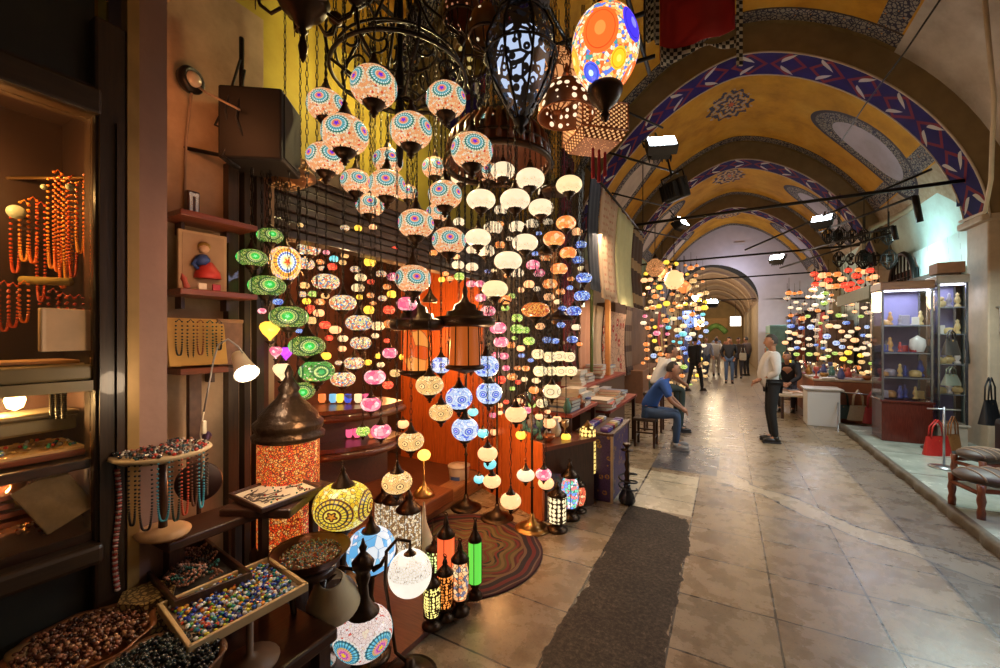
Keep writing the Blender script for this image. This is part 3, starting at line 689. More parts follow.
L['sblue']=[(582,296,16),(574,311,15),(584,278,16),(578,260,12),(561,325,9),(547,340,10),(555,341,9),(278,302,10),(299,331,7)]
L['cyan']=[(473,412,11),(483,433,12),(479,479,11),(490,464,13),(336,238,7),(349,246,7),(334,259,9)]
L['amber']=[(429.6,385,28),(441,412,24),(411,441,26),(397,482,30)]
L['swirl']=[(538,354,13),(550,357,14),(560,356,13),(569,357,13),(540,371,14),(551,371,12),(561,371,13),(571,371,13),(552,391,18),(542,403,12)]
L['red']=[(391,250,13),(332,267,10),(389,310,12),(325,325,11),(329,338,8),(388,385,11)]
L['yellow']=[(340,249,7),(364,250,10),(369,310,11),(403,357,8),(365,416,10),(521,435,11),(326,356,10),(389,396,7),(370,262,12),(566,437,10)]
L['lime']=[(512,296,8),(505,308,9),(517,318,12),(517,329,14),(525,330,10),(529,341,12),(363,431,14),(532,405,8),(313,294,9)]
for k,lst in L.items():
    for (x,y,wd) in lst: lamp(k,x,y,wd, D=.15 if (k=='white' and wd<19) or (k=='mosaic' and wd<24) else None)
lamp('egg',285,264,30,shape='egg')
m=MB(); m.tube([(-2.32,.98,2.62),(-2.05,1.5,2.62)],.01,6); m.tube([(-2.32,1.3,2.62),(-2.02,1.25,2.62)],.01,6); tag(m.build('hanging_hook_rail',BLACKIRON),'thin iron hook rail carrying the green beaded lamps','rail')
for k,x,y,wd in (('yellow',270,330,19),('pink',276,352,12),('purple',286,353,13),('cream',282,371,17),('red',310,309,9)): lamp(k,x,y,wd,shape='drop')
# dim lamps deep in the shop that fill the gaps between the others
rnd=random.Random(11)
fill=[]
allp=[(x,y,wd) for l in L.values() for x,y,wd in l]
tries=0
while len(fill)<95 and tries<6000:
    tries+=1
    x=rnd.uniform(300,585); y=rnd.uniform(225,420)
    if x<452 and y>385: continue
    if 398<x<490 and y>285: continue
    if x>555 and y>345: continue
    wd=rnd.uniform(6,12)
    if any((x-a)**2+((y-b)*1.25)**2<((c+wd)*.5)**2 for a,b,c in allp): continue
    fill.append((x,y,wd)); allp.append((x,y,wd))
for x,y,wd in fill:
    if x<452: k=rnd.choice(['multi','red','yellow','orange','cream','peach','pink','amber','multi'])
    elif x<520 and y>290: k=rnd.choice(['pink','orange','lime','peach','red'])
    else: k=rnd.choice(['peach','orange','white','cream','white','lime','sblue'])
    lamp(k,x,y,wd,d=rnd.uniform(3.6,4.4))
flush_labels()
# ================================================================ JEWELLER'S WINDOW (far left)
WF=wood((.05,.025,.012),.5,.35,'Z'); WFY=wood((.045,.024,.012),.5,.35,'Y')
wn=thing('window_1','dark wooden jeweller shopfront with glazed display','window',(-1.9,0,0)); wn['kind']='structure'; del wn['category']
m=MB(); m.box((-.03,.6,1.75),(.1,.09,2.1),bev=.01); m.box((.012,.575,1.7),(.04,.02,1.5)); m.box((.012,.62,1.7),(.04,.02,1.5)); m.build('window_frame',WF,wn)
m=MB(); m.box((-.02,.1,.97),(.16,.94,.07),bev=.015); m.box((-.02,.1,2.5),(.12,.94,.09),bev=.01); m.box((-.02,.1,2.93),(.1,.94,.08)); m.build('window_rail',WFY,wn)
m=MB(); m.box((-.05,.1,2.73),(.04,.94,.4)); m.box((-.05,.1,.47),(.04,.94,.94)); m.box((-.05,.1,3.3),(.04,1.1,.7)); m.build('window_panel',mat((.022,.02,.014),.5,name='dark_green_board'),wn)
m=MB(); m.box((-.0,.1,1.72),(.006,.9,1.44)); m.build('window_glass',GLASS,wn)
m=MB(); m.box((-.0,.658,1.7),(.05,.034,2.9)); m.build('window_gilt_edge',mat((.4,.24,.08),.4,.3,.4,8,name='worn_gilt'),wn)
m=MB(); m.box((-.42,.1,1.75),(.04,1.1,1.7),bev=.005); m.box((-.22,.6,1.75),(.4,.03,1.6)); m.box((-.22,.1,2.55),(.44,1.0,.03)); m.build('window_interior',mat((.028,.012,.007),.4,0,.5,5,name='brown_interior'),wn)
bx=lambda y:(-.2,y)
m=MB(); m.box((-.2,.12,1.58),(.4,.95,.05),bev=.008); m.box((-.2,.12,1.535),(.42,.95,.035)); m.build('window_shelf',[mat((.3,.22,.1),.4,name='cream_edge_board')],wn)
m=MB(); m.box((-.2,.12,1.265),(.36,.95,.035),bev=.006); m.build('window_shelf',DWOODY,wn)
m=MB(); m.box((-.2,.12,1.02),(.4,.95,.03)); m.build('window_shelf',DWOODY,wn)
AMB=[mat(c,.25,0,.35,40,.5,'amber_bead') for c in ((.75,.16,.02),(.55,.07,.015),(.85,.3,.04),(.35,.03,.015))]
def necklace_mesh(Ln,wd,br,mt,n=None,key=None,seg=6):
    m=MB(); half=Ln; pts=[]
    k=int(2*half/(br*1.9))
    for i in range(k):
        s=i/(k-1)*2-1; z=-half*(1-abs(s)**2.2); y=wd*.5*(math.copysign(abs(s)**.6,s))*(1-.35*abs(s)**3)
        m.sph((0,y,z),(br,br,br*.85),seg,4)
    m.tube([(0,-wd*.3,0),(0,0,.012),(0,wd*.3,0)],.002,4)
    return m.mesh('necklace',mt)
_nk={}
def necklace(px,pt,pb,d,kind,label,cat='necklace',group=None,br=.0055,wd=.03,rz=0,mt=None):
    top=P(px,pt,d); Ln=(pb-pt)/F*d; q=(round(Ln,2),kind,br,round(wd,2))
    if q not in _nk: _nk[q]=necklace_mesh(max(q[0],.03),wd,br,mt if mt is not None else AMB[kind%4])
    o=bpy.data.objects.new('necklace',_nk[q]); C.objects.link(o); o.location=top; o.rotation_euler=(0,0,rz)
    tag(o,label,cat,group); return o
cols=['orange','dark red','honey','deep brown']
up=[(6,200,275),(15,212,272),(24,203,262),(33,200,262),(41,205,300),(52,180,268),(58,173,272),(63,178,288),(68,182,280),(73,178,276),(80,184,252),(88,176,262),(93,226,272)]
for i,(x,a,b) in enumerate(up):
    k=[0,1,2,0,1,2,0,0,2,1,2,0,3][i]
    necklace(x,a,b,1.50-.004*(i%3),k,f"{cols[k]} amber necklace on the window rail, {['first','second','third','fourth','fifth','sixth','seventh','eighth','ninth','tenth','eleventh','twelfth','last'][i]} along from the near end",group='amber necklaces hanging in the shop window')
lo=[(4,284,330),(13,286,326),(24,284,322),(44,298,340),(53,292,338),(63,296,346),(70,298,345),(79,298,330)]
for i,(x,a,b) in enumerate(lo):
    k=[1,1,0,1,3,1,1,3][i]
    necklace(x,a,b,1.40,k,f"{cols[k]} bead necklace above the cream window board, {['first','second','third','fourth','fifth','sixth','seventh','last'][i]} from the near end",group='bead necklaces above the cream board',br=.005)
m=MB(); m.tube([P(-20,178,1.5),P(97,178,1.5)],.006,6); tag(m.build('display_rail',BRASS),'thin brass rail the amber necklaces hang from','rail')
m=MB(); a=P(22,280,1.42); b=P(70,282,1.42); m.tube([a,b],.014,8); tag(m.build('velvet_roll',mat((.3,.19,.03),.8,name='mustard_velvet')),'mustard velvet roll above the cream window board','display roll')
for (x,y,r,lab) in ((16,212,.024,'large round olive pendant disc on the amber necklaces'),(70,187,.012,'small pale pendant tag beside the tallest amber strands'),(92,224,.014,'grey pendant disc at the far end of the necklace rail'),(44,187,.009,'white price tag hanging behind the necklaces')):
    m=MB(); m.lathe([(r,-.003),(r*1.02,0),(r,.003),(.001,.004)],16,M=Matrix.Translation(P(x,y,1.44))@Matrix.Rotation(PI/2,4,'Y')); tag(m.build('pendant',mat((.35,.38,.26),.35,name='jade_disc')),lab,'pendant')
m=MB(); c0=P(66,330,1.36); m.box(c0,(.02,.13,.14),rz=.2,bev=.004); tag(m.build('display_card',mat((.75,.5,.28),.6,name='cream_card')),'cream display card behind the dark red bead necklaces','card')
m=MB(); m.box((-2.08,.4,1.615),(.18,.3,.012),bev=.003); tag(m.build('display_pad',mat((.6,.33,.14),.6)),'cream display pad lying on the shelf under the necklaces','pad')
# desk cabinets, box and lamp in the lower compartment
t=thing('window_lamp','brass window lamp with a glowing bulb over the ring tray','lamp',P(15,385,1.36))
m=MB(); m.lathe([(.0,.06),(.012,.06),(.014,.03),(.025,.0),(.04,-.03),(.038,-.03),(.02,0),(.0,.02)],14); m.build('socket',GOLD,t)
m=MB(); m.lathe([(.001,-.085),(.018,-.075),(.025,-.05),(.018,-.025),(.012,-.01)],14); m.build('bulb',emis((1,.62,.22),14),t)
m=MB(); m.sph((.0,-.14,-.02),.016,10,6); m.build('second_bulb',emis((1,.62,.22),6),t)
t=thing('jewellery_box','grey metal trinket box beside the window lamp','box',P(28,425,1.42),.15)
m=MB(); m.box((0,0,.0),(.14,.2,.05),bev=.008); m.build('body',mat((.2,.17,.1),.35,.5),t); m=MB(); m.box((0,0,.035),(.15,.21,.02),bev=.008); m.build('lid',mat((.25,.2,.12),.3,.6),t)
for i,x in enumerate((52,58,64)):
    m=MB(); 
    for k in range(16): m.sph((0,0,-.006*k*1.15),(.009,.009,.0045),8,4)
    o=m.build('bead_stack',mat((.02,.017,.014),.3)); o.location=P(x,388,1.42); tag(o,f"black stack of prayer beads in the lower window, {['nearest','middle','farthest'][i]} of three",'bead stack','black bead stacks')
t=thing('ring_tray','cream tray of rings under the window lamp','tray',(-2.09,.345,1.3))
m=MB(); m.box((0,0,0),(.26,.46,.022),bev=.006); m.build('tray_base',RWOOD,t); m=MB(); m.box((0,0,.014),(.24,.43,.01)); m.build('velvet_pad',mat((.75,.5,.24),.7),t)
def beadmat(pal,name,sc=40,rough=.2):
    g=N(name); nd=g.t.nodes.new('ShaderNodeNewGeometry'); k=len(pal)
    c=g.ramp(nd.outputs['Random Per Island'],[(i/k,q) for i,q in enumerate(pal)],True); return g.pbr(c,rough,coat=.4)
GEM=beadmat([(.05,.12,.3),(.6,.05,.04),(.75,.7,.6),(.05,.3,.2),(.5,.3,.08),(.1,.25,.45)],'gem_colours')
rn=random.Random(3); m=MB()
for i in range(90): m.sph((rn.uniform(-.11,.11),rn.uniform(-.2,.2),.026),(.006,.006,.006),6,4)
m.cur=1
for i in range(60): m.ring((rn.uniform(-.11,.11),rn.uniform(-.2,.2),.023),.007,.0016,8,3)
o=m.build('rings',[GEM,GOLD],t); o['kind']='stuff'
t=thing('brass_bell_lamp','brass bell shaped fitting on the lowest window shelf','lamp',P(19,492,1.34))
m=MB(); m.lathe([(.0,.07),(.018,.07),(.02,.02),(.036,.0),(.045,-.03),(.04,-.045),(.02,-.045),(.0,-.05)],16); m.build('bell',BRASS,t)
m=MB(); m.lathe([(.03,-.045),(.03,-.06),(.001,-.065)],14); m.build('rim',mat((.7,.6,.4),.4),t)
m=MB(); m.box((0,0,0),(.02,.13,.17),bev=.004,M=Matrix.Rotation(.45,4,'X')@Matrix.Rotation(-.35,4,'Y')); o=m.build('antique_book',mat((.28,.17,.06),.6,0,.5,25,name='embossed_leather',bumpy=.3)); o.location=P(55,500,1.36); tag(o,'brown tooled leather book leaning in the lowest window','book')
for i in range(4):
    m=MB(); m.box((0,0,0),(.13,.11,.016),rz=.1*i,bev=.003); o=m.build('leather_case',mat((.35,.09,.03),.5,0,.3,20)); o.location=P(5,520-9*i,1.33); tag(o,f"small red leather case in the window stack, {['lowest','second from the bottom','third from the bottom','topmost'][i]}",'case','stack of red cases in the window')
m=MB(); rn=random.Random(5)
for i in range(170): m.sph(P(rn.uniform(-15,55),rn.uniform(522,534),1.42)+Vector((rn.uniform(-.05,.05),rn.uniform(-.04,.04),rn.uniform(-.02,.012))),(rn.uniform(.004,.008),)*3,6,4)
o=m.build('loose_beads',beadmat([(.35,.1,.03),(.6,.35,.15),(.15,.05,.02),(.7,.55,.35)],'brown_beads')); tag(o,'heap of loose brown beads on the lowest window shelf','beads',kind='stuff')

# ================================================================ WALL SHELVES beside the pilaster
def wall_shelf(py,label,L=.34,y0=.9):
    z=H+(337-py)/F*1.818
    t=thing('wall_shelf',label,'shelf',(-2.2,y0+L/2,z))
    m=MB(); m.box((0,0,0),(.2,L,.028),bev=.004); m.build('board',RWOOD,t)
    
    for sy in (-.1,.1): m=MB(); m.box((-.07,sy,-.04),(.06,.015,.06)); m.build('bracket',DWOOD,t)
    return z+.014
za=wall_shelf(212,'topmost reddish wall shelf, bearing only the small dark box'); zb=wall_shelf(291,'middle reddish wall shelf under the framed doll picture'); zc=wall_shelf(372,'lowest reddish wall shelf carrying the necklace board',L=.2)
t=thing('trinket_box','small dark upright box on the topmost wall shelf','box',(-2.18,.98,za)); m=MB(); m.box((0,0,.055),(.035,.05,.11),bev=.004); m.build('case',DWOOD,t); m=MB()
for i in range(2): m.box((.019,-.012+.024*i,.055),(.004,.012,.09))
m.box((.02,0,.09),(.003,.04,.015)); m.build('silver_inlay',SILVER,t)
t=thing('framed_doll_picture','pale framed picture of a doll in a blue and red dress','picture',(-2.19,1.03,zb),-.1)
m=MB(); m.box((0,0,.14),(.02,.2,.28),bev=.004); m.build('frame',mat((.5,.33,.16),.5),t)
m=MB(); m.box((.011,0,.14),(.004,.17,.25)); m.build('backing',mat((.42,.26,.13),.6),t)
m=MB(); m.cur=0; m.lathe([(.055,0),(.05,.03),(.02,.075),(.0,.08)],14,c=(.03,.01,.06)); m.build('doll_skirt',mat((.5,.03,.02),.6),t)
m=MB(); m.lathe([(.0,.0),(.025,.0),(.03,.03),(.015,.05),(.0,.05)],12,c=(.03,-.01,.12)); m.tube([(.03,-.03,.155),(.035,-.05,.12),(.035,-.03,.1)],.009,6); m.build('doll_bodice',mat((.03,.07,.25),.6),t)
m=MB(); m.sph((.03,-.005,.2),.022,10,8); m.build('doll_head',mat((.6,.35,.2),.6),t); m=MB(); m.sph((.026,-.003,.21),(.022,.026,.022),10,8); m.build('doll_hair',mat((.35,.2,.03),.6),t)
for i,(y,c,lab,h) in enumerate(((.93,(.35,.05,.03),'red and white figurine on the middle wall shelf',.07),(.99,(.7,.55,.4),'pale price card before the framed doll picture',.03),(1.05,(.4,.03,.05),'dark red price card before the framed doll picture',.03))):
    m=MB()
    if i==0: m.lathe([(.0,0),(.014,0),(.01,.03),(.013,.045),(.0,.07)],10,M=Matrix.Rotation(.3,4,'X'))
    else: m.box((0,0,h/2),(.012,.035,h),bev=.003)
    o=m.build('figurine' if i==0 else 'price_card',mat(c,.5)); o.location=(-2.11,y,zb); tag(o,lab,'figurine' if i==0 else 'card')
# necklace board
t=thing('necklace_board','mustard board of dark bead necklaces on the lowest shelf','display board',(-2.13,.99,zc),0,rot=(0,-.18,0))
m=MB(); m.box((0,0,.12),(.014,.24,.22),bev=.003); m.build('board',mat((.55,.33,.08),.7),t)
for i,(y,c,l) in enumerate(((-.08,(.03,.04,.03),.15),(-.035,(.03,.03,.02),.18),(.005,(.3,.1,.04),.15),(.045,(.01,.13,.08),.2),(.085,(.02,.02,.015),.13))):
    o=bpy.data.objects.new('necklace',necklace_mesh(l,.035,.0045,mat(c,.3,0,.3,30))); C.objects.link(o); o.location=Vector((-2.135,.99+y,zc+.21)); tag(o,['dark green','black','rust brown','bright green','short black'][i]+' bead necklace pinned to the mustard board','necklace','necklaces on the mustard board')
t=thing('hat_box','flowered brown gift box behind the white reading lamp','box',(-2.2,1.14,zc)); m=MB(); m.box((0,0,.11),(.08,.12,.22),bev=.006); m.build('body',mat((.2,.1,.06),.6,0,.6,25),t); m=MB(); m.box((0,0,.22),(.085,.125,.02),bev=.004); m.build('lid',mat((.28,.15,.07),.5),t)
m=MB(); m.box((-2.2,1.1,zc-.02),(.14,.16,.02)); o=m.build('shelf_bracket',DWOOD); tag(o,'short dark bracket shelf under the flowered box','shelf')
# white clip-on reading lamp
t=thing('reading_lamp','white clip-on reading lamp lit beside the wall shelves','lamp',P(243,366,1.9)); hd=bpy.data.objects.new('lamp_head',None); C.objects.link(hd); hd.parent=t
_c=(Vector((0,0,1.7))-P(243,366,1.9)).normalized(); hd.rotation_euler=Vector((_c.x*.75+.1,_c.y*.75+.1,-.62)).to_track_quat('-Z','Y').to_euler()
m=MB(); m.open_lathe([(.012,.085),(.028,.08),(.034,.03),(.05,-.05),(.053,-.055),(.048,-.053),(.03,.03),(.01,.07)],18,M=Matrix.Rotation(.12,4,'Y')); m.build('lamp_shade',mat((.75,.68,.55),.4,0,.05,5,name='white_enamel'),hd)
m=MB(); m.sph((-.005,0,-.035),(.036,.036,.026),14,8); m.build('bulb',emis((1,.97,.9),12),hd)
m=MB(); m.tube([(-.02,0.01,.06),(-.02,-.01,.09),(-.03,-.05,.125),(-.05,-.08,.1),(-.06,-.095,.03),(-.075,-.11,-.1),(-.09,-.12,-.2)],.004,6); m.build('gooseneck',STEEL,t)
m=MB(); m.tube([(-.09,-.12,-.2),(-.1,-.13,-.3),(-.09,-.12,-.42),(-.12,-.12,-.55)],.003,5); m.box((-.09,-.12,-.27),(.015,.018,.06),bev=.004); m.build('cable_switch',mat((.7,.62,.45),.5),t)
# bulkhead lamp, wires and the narrow ledges high on the return wall
t=thing('bulkhead_light','round bulkhead light unlit high on the grubby wall','lamp',P(192,80,1.95)); m=MB(); R=Matrix.Rotation(PI/2,4,'Y')@Matrix.Rotation(-.3,4,'X'); m.lathe([(.0,-.03),(.055,-.03),(.062,0),(.05,.02),(.04,.01)],20,M=R); m.build('housing',BLACKIRON,t); m=MB(); m.sph((.012,0,0),(.02,.036,.036),14,8); m.build('lens',mat((.4,.33,.25),.2),t)
m=MB(); m.tube([P(192,90,1.95),P(186,140,1.98),P(184,212,1.98)],.006,5); m.tube([P(165,60,1.97),P(205,92,1.97),P(240,110,1.97)],.006,5); tag(m.build('conduit',mat((.3,.2,.13),.6)),'thin painted conduit crossing the grubby wall','conduit')
m=MB()
for a,b,c_ in (((240,60),(225,110),(232,150)),((245,70),(236,118),(252,160)),((228,100),(215,125),(240,135)),((235,130),(222,155),(240,168))):
    m.tube([P(*a,2.05),P(*b,2.0),P(*c_,2.05)],.006,5)
tag(m.build('cable_bundle',BLACKP),'tangle of black cables hanging beside the loudspeaker box','cable')
# vertical bead strip and hook fittings under the lowest shelf
m=MB(); m.box(P(194,425,1.93),(.03,.05,.5)); tag(m.build('hanging_belt_strip',mat((.08,.035,.02),.6,0,.6,30)),'patterned leather strip hanging under the lowest wall shelf','strap')
t=thing('wall_hook','dark purple hook fitting below the reading lamp cable','hook',P(207,436,1.9)); m=MB(); m.sph((0,0,0),.02,10,6); m.tube([(0,0,0),(.03,-.01,.02),(.05,-.03,-.02)],.009,6); m.build('hook',mat((.05,.02,.06),.4),t)

# ================================================================ LOUDSPEAKER AND THE THINGS OVER IT
t=thing('loudspeaker_box','dark boxy loudspeaker mounted above the pierced brass bowl','loudspeaker',P(262,135,2.15),.62)
m=MB(); m.box((0,0,0),(.3,.26,.36),bev=.012); m.build('cabinet',mat((.014,.01,.008),.6),t); m=MB(); m.box((.152,0,0),(.008,.22,.32),bev=.003); m.build('grille',mat((.02,.018,.016),.8,0,.5,150),t)
m=MB(); m.tube([(-.1,0,.18),(-.1,.0,.5)],.012,6); m.build('bracket',BLACKIRON,t)
# pierced brass bowl under it
def pierced_mat(name,col,glow,sc=22,es=1.0,thr=.3):
    g=N(name); d=g.vor(None,sc,'F1','Distance',rnd=.25); h=g.less(d,thr); nz=g.noise(scale=6)
    c=g.mix(nz,tuple(q*.6 for q in col),col); e=g.mix(h,(0,0,0),glow)
    return g.pbr(g.mix(h,c,tuple(q*.4 for q in glow)),.35,g.ma('MULTIPLY',g.ma('SUBTRACT',1,h),.85),em=e,ems=es)
PB=pierced_mat('pierced_brass',(.25,.12,.05),(1,.5,.15),30,.25)
t=thing('brass_chandelier_bowl','pierced brass bowl lamp hanging beneath the dark loudspeaker','lamp',P(285,176,2.35)); m=MB(); m.open_lathe([(.0,-.07),(.08,-.06),(.13,-.03),(.17,.0),(.16,.015),(.12,.05),(.1,.06),(.13,.08),(.05,.1),(.01,.14)],28); m.build('bowl',PB,t)
m=MB()
for k in range(6): a=PI*k/3; m.tube([(.16*math.cos(a),.16*math.sin(a),.0),(.2*math.cos(a),.2*math.sin(a),.03),(.18*math.cos(a),.18*math.sin(a),.07)],.006,5)
m.build('hook_rim',BRASS,t); me,l=chain_mesh(1.4); inst('chain',me,t,(0,0,.14))
# dark chandelier with a pointed finial, top left
t=thing('bronze_finial_chandelier','dark bronze chandelier base with long pointed finial above the loudspeaker','chandelier',P(303,12,1.75))
m=MB(); m.lathe([(.0,-.22),(.012,-.2),(.02,-.15),(.008,-.1),(.02,-.085),(.012,-.07),(.035,-.05),(.05,-.02),(.09,.01),(.11,.05),(.08,.09),(.09,.12),(.03,.2)],24); m.build('body',BRONZE,t)
m=MB()
for k in range(7):
    a=2*PI*k/7; c_,s_=math.cos(a),math.sin(a); m.tube([(.08*c_,.08*s_,.03),(.14*c_,.14*s_,.0),(.19*c_,.19*s_,.04),(.21*c_,.21*s_,.1)],.008,5); m.lathe([(.0,-.03),(.03,-.01),(.035,.02),(.02,.03)],10,c=(.21*c_,.21*s_,.12))
    m.tube([(.21*c_,.21*s_,.09),(.21*c_,.21*s_,.02)],[.006,.002],4)
m.build('arms',BRONZE,t); me,l=chain_mesh(1.6); inst('chain',me,t,(0,0,.2))

# ================================================================ IRON SCROLL CHANDELIER
t=thing('scroll_chandelier','large black iron scrollwork chandelier frame hung with chains','chandelier',P(400,78,2.25))
m=MB(); 
for R,z,r in ((.36,.0,.011),(.33,.07,.007),(.2,.16,.008),(.12,-.12,.007)): m.ring((0,0,z),R,r,36,5)
m.build('rings',BLACKIRON,t)
def spiral(a,r0,z0,sc,turn=1,n=16):
    pts=[]
    for i in range(n):
        q=i/(n-1)*1.6*PI; rr=sc*(1-i/(n-1)*.75)
        pts.append((r0+rr*math.cos(q*turn),z0+rr*math.sin(q*turn)))
    return [(x*math.cos(a),x*math.sin(a),z) for x,z in pts]
m=MB()
for k in range(8):
    a=2*PI*k/8+.2; m.tube(spiral(a,.27,.12,.08),.007,5); m.tube(spiral(a,.12,.22,.07,-1),.007,5)
    c_,s_=math.cos(a),math.sin(a)
    m.tube([(.0,0,-.1),(.1*c_,.1*s_,-.14),(.24*c_,.24*s_,-.06),(.36*c_,.36*s_,.0),(.38*c_,.38*s_,.1),(.3*c_,.3*s_,.22),(.16*c_,.16*s_,.36),(.03*c_,.03*s_,.6)],.009,5)
m.build('scroll_arms',BLACKIRON,t)
m=MB(); m.lathe([(.0,-.5),(.012,-.48),(.02,-.4),(.01,-.3),(.03,-.2),(.012,-.12),(.025,0),(.012,.1),(.02,.3),(.012,.6),(.012,1.3)],12); m.build('stem',BLACKIRON,t)
for k in range(10):
    a=2*PI*k/10; me,l=chain_mesh(1.2); inst('chain',me,t,(.35*math.cos(a),.35*math.sin(a),.03),rot=(0,0,a))
# ceiling rails carrying the chains
m=MB()
for y in (1.2,1.8,2.4,3.0,3.6,4.2): m.tube([(-2.7,y,4.42),(-.6,y,4.42)],.02,6)
for x in (-.7,-1.3,-1.9,-2.5): m.tube([(x,.9,4.45),(x,4.5,4.45)],.02,6)
for x,y in ((-.7,1.2),(-.7,4.2),(-2.4,1.2),(-2.4,4.2)): m.tube([(x,y,4.45),(x,y,6.2)],.012,5)
tag(m.build('ceiling_rail_grid',BLACKIRON),'black iron rail grid overhead from which lamps hang','rail')

# ================================================================ LARGE HANGING PIECES
# slatted wooden dome
t=thing('wooden_dome_canopy','round slatted brown wooden dome canopy above the white lamps','canopy',P(498,150,2.9))
m=MB(); R=.36
for k in range(30):
    a=2*PI*k/30; c_,s_=math.cos(a),math.sin(a); m.tube([(R*c_,R*s_,-.1),(R*.93*c_,R*.93*s_,.05),(R*.7*c_,R*.7*s_,.15),(R*.3*c_,R*.3*s_,.2)],.022,5)
m.build('slats',wood((.2,.06,.02),.4,.3,'Z'),t)
m=MB(); m.ring((0,0,-.11),R+.01,.022,40,6); m.ring((0,0,.2),.1,.03,24,6); m.ring((0,0,-.02),R*.99,.012,36,5); m.build('hoops',BRONZE,t)
m=MB(); m.open_lathe([(R*.95,-.08),(R*.85,.06),(R*.6,.15),(.02,.18)],30); m.build('lining',mat((.16,.05,.02),.5),t)
me,l=chain_mesh(.9); inst('chain',me,t,(0,0,.2))
# black filigree lantern
def filigree(name,col,sc,glow,es,thr=.055,hole=.25):
    g=N(name); d=g.vor(None,sc,'DISTANCE_TO_EDGE','Distance'); r=g.vor(None,sc*1.7,'F1','Distance')
    metal=g.ma('MAXIMUM',g.less(d,thr),g.less(g.ma('ABSOLUTE',g.ma('SUBTRACT',r,.3)),.07))
    c=g.mix(metal,tuple(q*.3 for q in glow),col); e=g.mix(metal,glow,(0,0,0))
    return g.pbr(c,.35,g.ma('MULTIPLY',metal,.8),em=e,ems=es)
t=thing('hanging_filigree_lantern','tall black filigree lantern glowing cool white inside','lantern',P(521,58,1.8))
m=MB(); m.open_lathe([(.0,-.28),(.03,-.27),(.05,-.25),(.13,-.1),(.155,0),(.15,.08),(.12,.15),(.1,.18)],8); 
FIL=N('black_filigree')
g=FIL; d=g.vor(None,16,'DISTANCE_TO_EDGE','Distance'); r=g.vor(None,24,'F1','Distance')
metal=g.ma('MAXIMUM',g.less(d,.09),g.less(g.ma('ABSOLUTE',g.ma('SUBTRACT',r,.32)),.1))
pb=g.n('ShaderNodeBsdfPrincipled',Base_Color=(.16,.165,.18,1),Roughness=.35,Metallic=.8); tr=g.n('ShaderNodeBsdfTransparent')
ms=g.t.nodes.new('ShaderNodeMixShader'); g.lk(ms.inputs[0],metal); g.lk(ms.inputs[1],tr); g.lk(ms.inputs[2],pb); g.t.links.new(ms.outputs[0],g.out.inputs[0])
FIL=g.m
m.build('body',FIL,t)
m=MB()
for k in range(8):
    a=2*PI*k/8; m.tube([(r_*math.cos(a),r_*math.sin(a),z) for r_,z in ((.03,-.27),(.132,-.1),(.157,0),(.152,.08),(.122,.15),(.102,.18),(.11,.26),(.06,.36))],.006,5)
m.ring((0,0,.18),.104,.01,16,5); m.ring((0,0,.0),.158,.006,16,5); m.lathe([(.0,-.34),(.02,-.32),(.012,-.3),(.035,-.28),(.03,-.26)],10); m.build('ribs',BLACKIRON,t)
m=MB(); m.open_lathe([(.1,.18),(.13,.25),(.12,.3),(.05,.4),(.01,.45)],16); m.build('crown',FIL,t)
m=MB(); m.lathe([(.0,-.2),(.05,-.17),(.1,-.07),(.11,.02),(.08,.1),(.0,.13)],18); m.build('glass_bulb',emis((.55,.68,.95),.9),t); m=MB(); m.sph((0,0,-.04),.118,12,8); m.M=None
# big egg mosaic lamp with the copper cup
bigegg=thing('hanging_egg_lamp','large orange egg mosaic lamp with blue and yellow discs','lamp',P(605,50,1.66),TH)
m=MB(); n=20; m.open_lathe([(math.cos(-PI/2+.25+(PI-.5)*i/n)*.133*(1+.05*math.sin(-PI/2+PI*i/n)),.17*math.sin(-PI/2+.25+(PI-.5)*i/n)) for i in range(n+1)],36); m.build('globe',big_egg_mat(),bigegg)
m=MB(); m.lathe([(.0,-.12),(.012,-.11),(.02,-.09),(.012,-.075),(.03,-.055),(.055,-.03),(.068,.0),(.07,.02),(.06,.03),(.045,.035)],24,c=(0,0,-.175)); m.build('bottom_cup',BRONZE,bigegg)
m=MB(); m.lathe([(.05,0),(.04,.02),(.02,.05),(.008,.08)],16,c=(0,0,.165)); m.build('top_cap',BRONZE,bigegg); me,l=chain_mesh(1.4); inst('chain',me,bigegg,(0,0,.23))
# copper bead lantern and dome lantern behind it
CB=filigree('copper_filigree',(.45,.16,.06),20,(1,.42,.15),.7)
t=thing('copper_wire_lantern','copper wire balloon lantern beside the black filigree lantern','lantern',P(556,82,2.15)); m=MB(); m.open_lathe([(.02,-.16),(.08,-.11),(.12,-.02),(.11,.08),(.06,.15),(.02,.17)],20); m.build('body',CB,t); m=MB()
for k in range(10): a=2*PI*k/10; m.tube([(r_*math.cos(a+z*2),r_*math.sin(a+z*2),z) for r_,z in ((.02,-.16),(.083,-.11),(.123,-.02),(.113,.08),(.062,.15),(.02,.17))],.005,4)
m.lathe([(.0,-.22),(.02,-.19),(.03,-.16)],10); m.build('ribs',COPPER,t); me,l=chain_mesh(1.2); inst('chain',me,t,(0,0,.17))
t=thing('pierced_dome_lantern','pale pierced dome lantern glowing below the copper balloon lantern','lantern',P(566,104,2.05)); m=MB(); m.open_lathe([(.14,-.06),(.135,0),(.1,.08),(.03,.12)],24); m.build('dome',pierced_mat('pierced_pale_copper',(.5,.22,.1),(1,.75,.5),26,1.3,.35),t); m=MB(); m.ring((0,0,-.06),.14,.006,24,5); m.lathe([(.03,.12),(.01,.2)],10); m.build('rim',COPPER,t); me,l=chain_mesh(1.0); inst('chain',me,t,(0,0,.2))
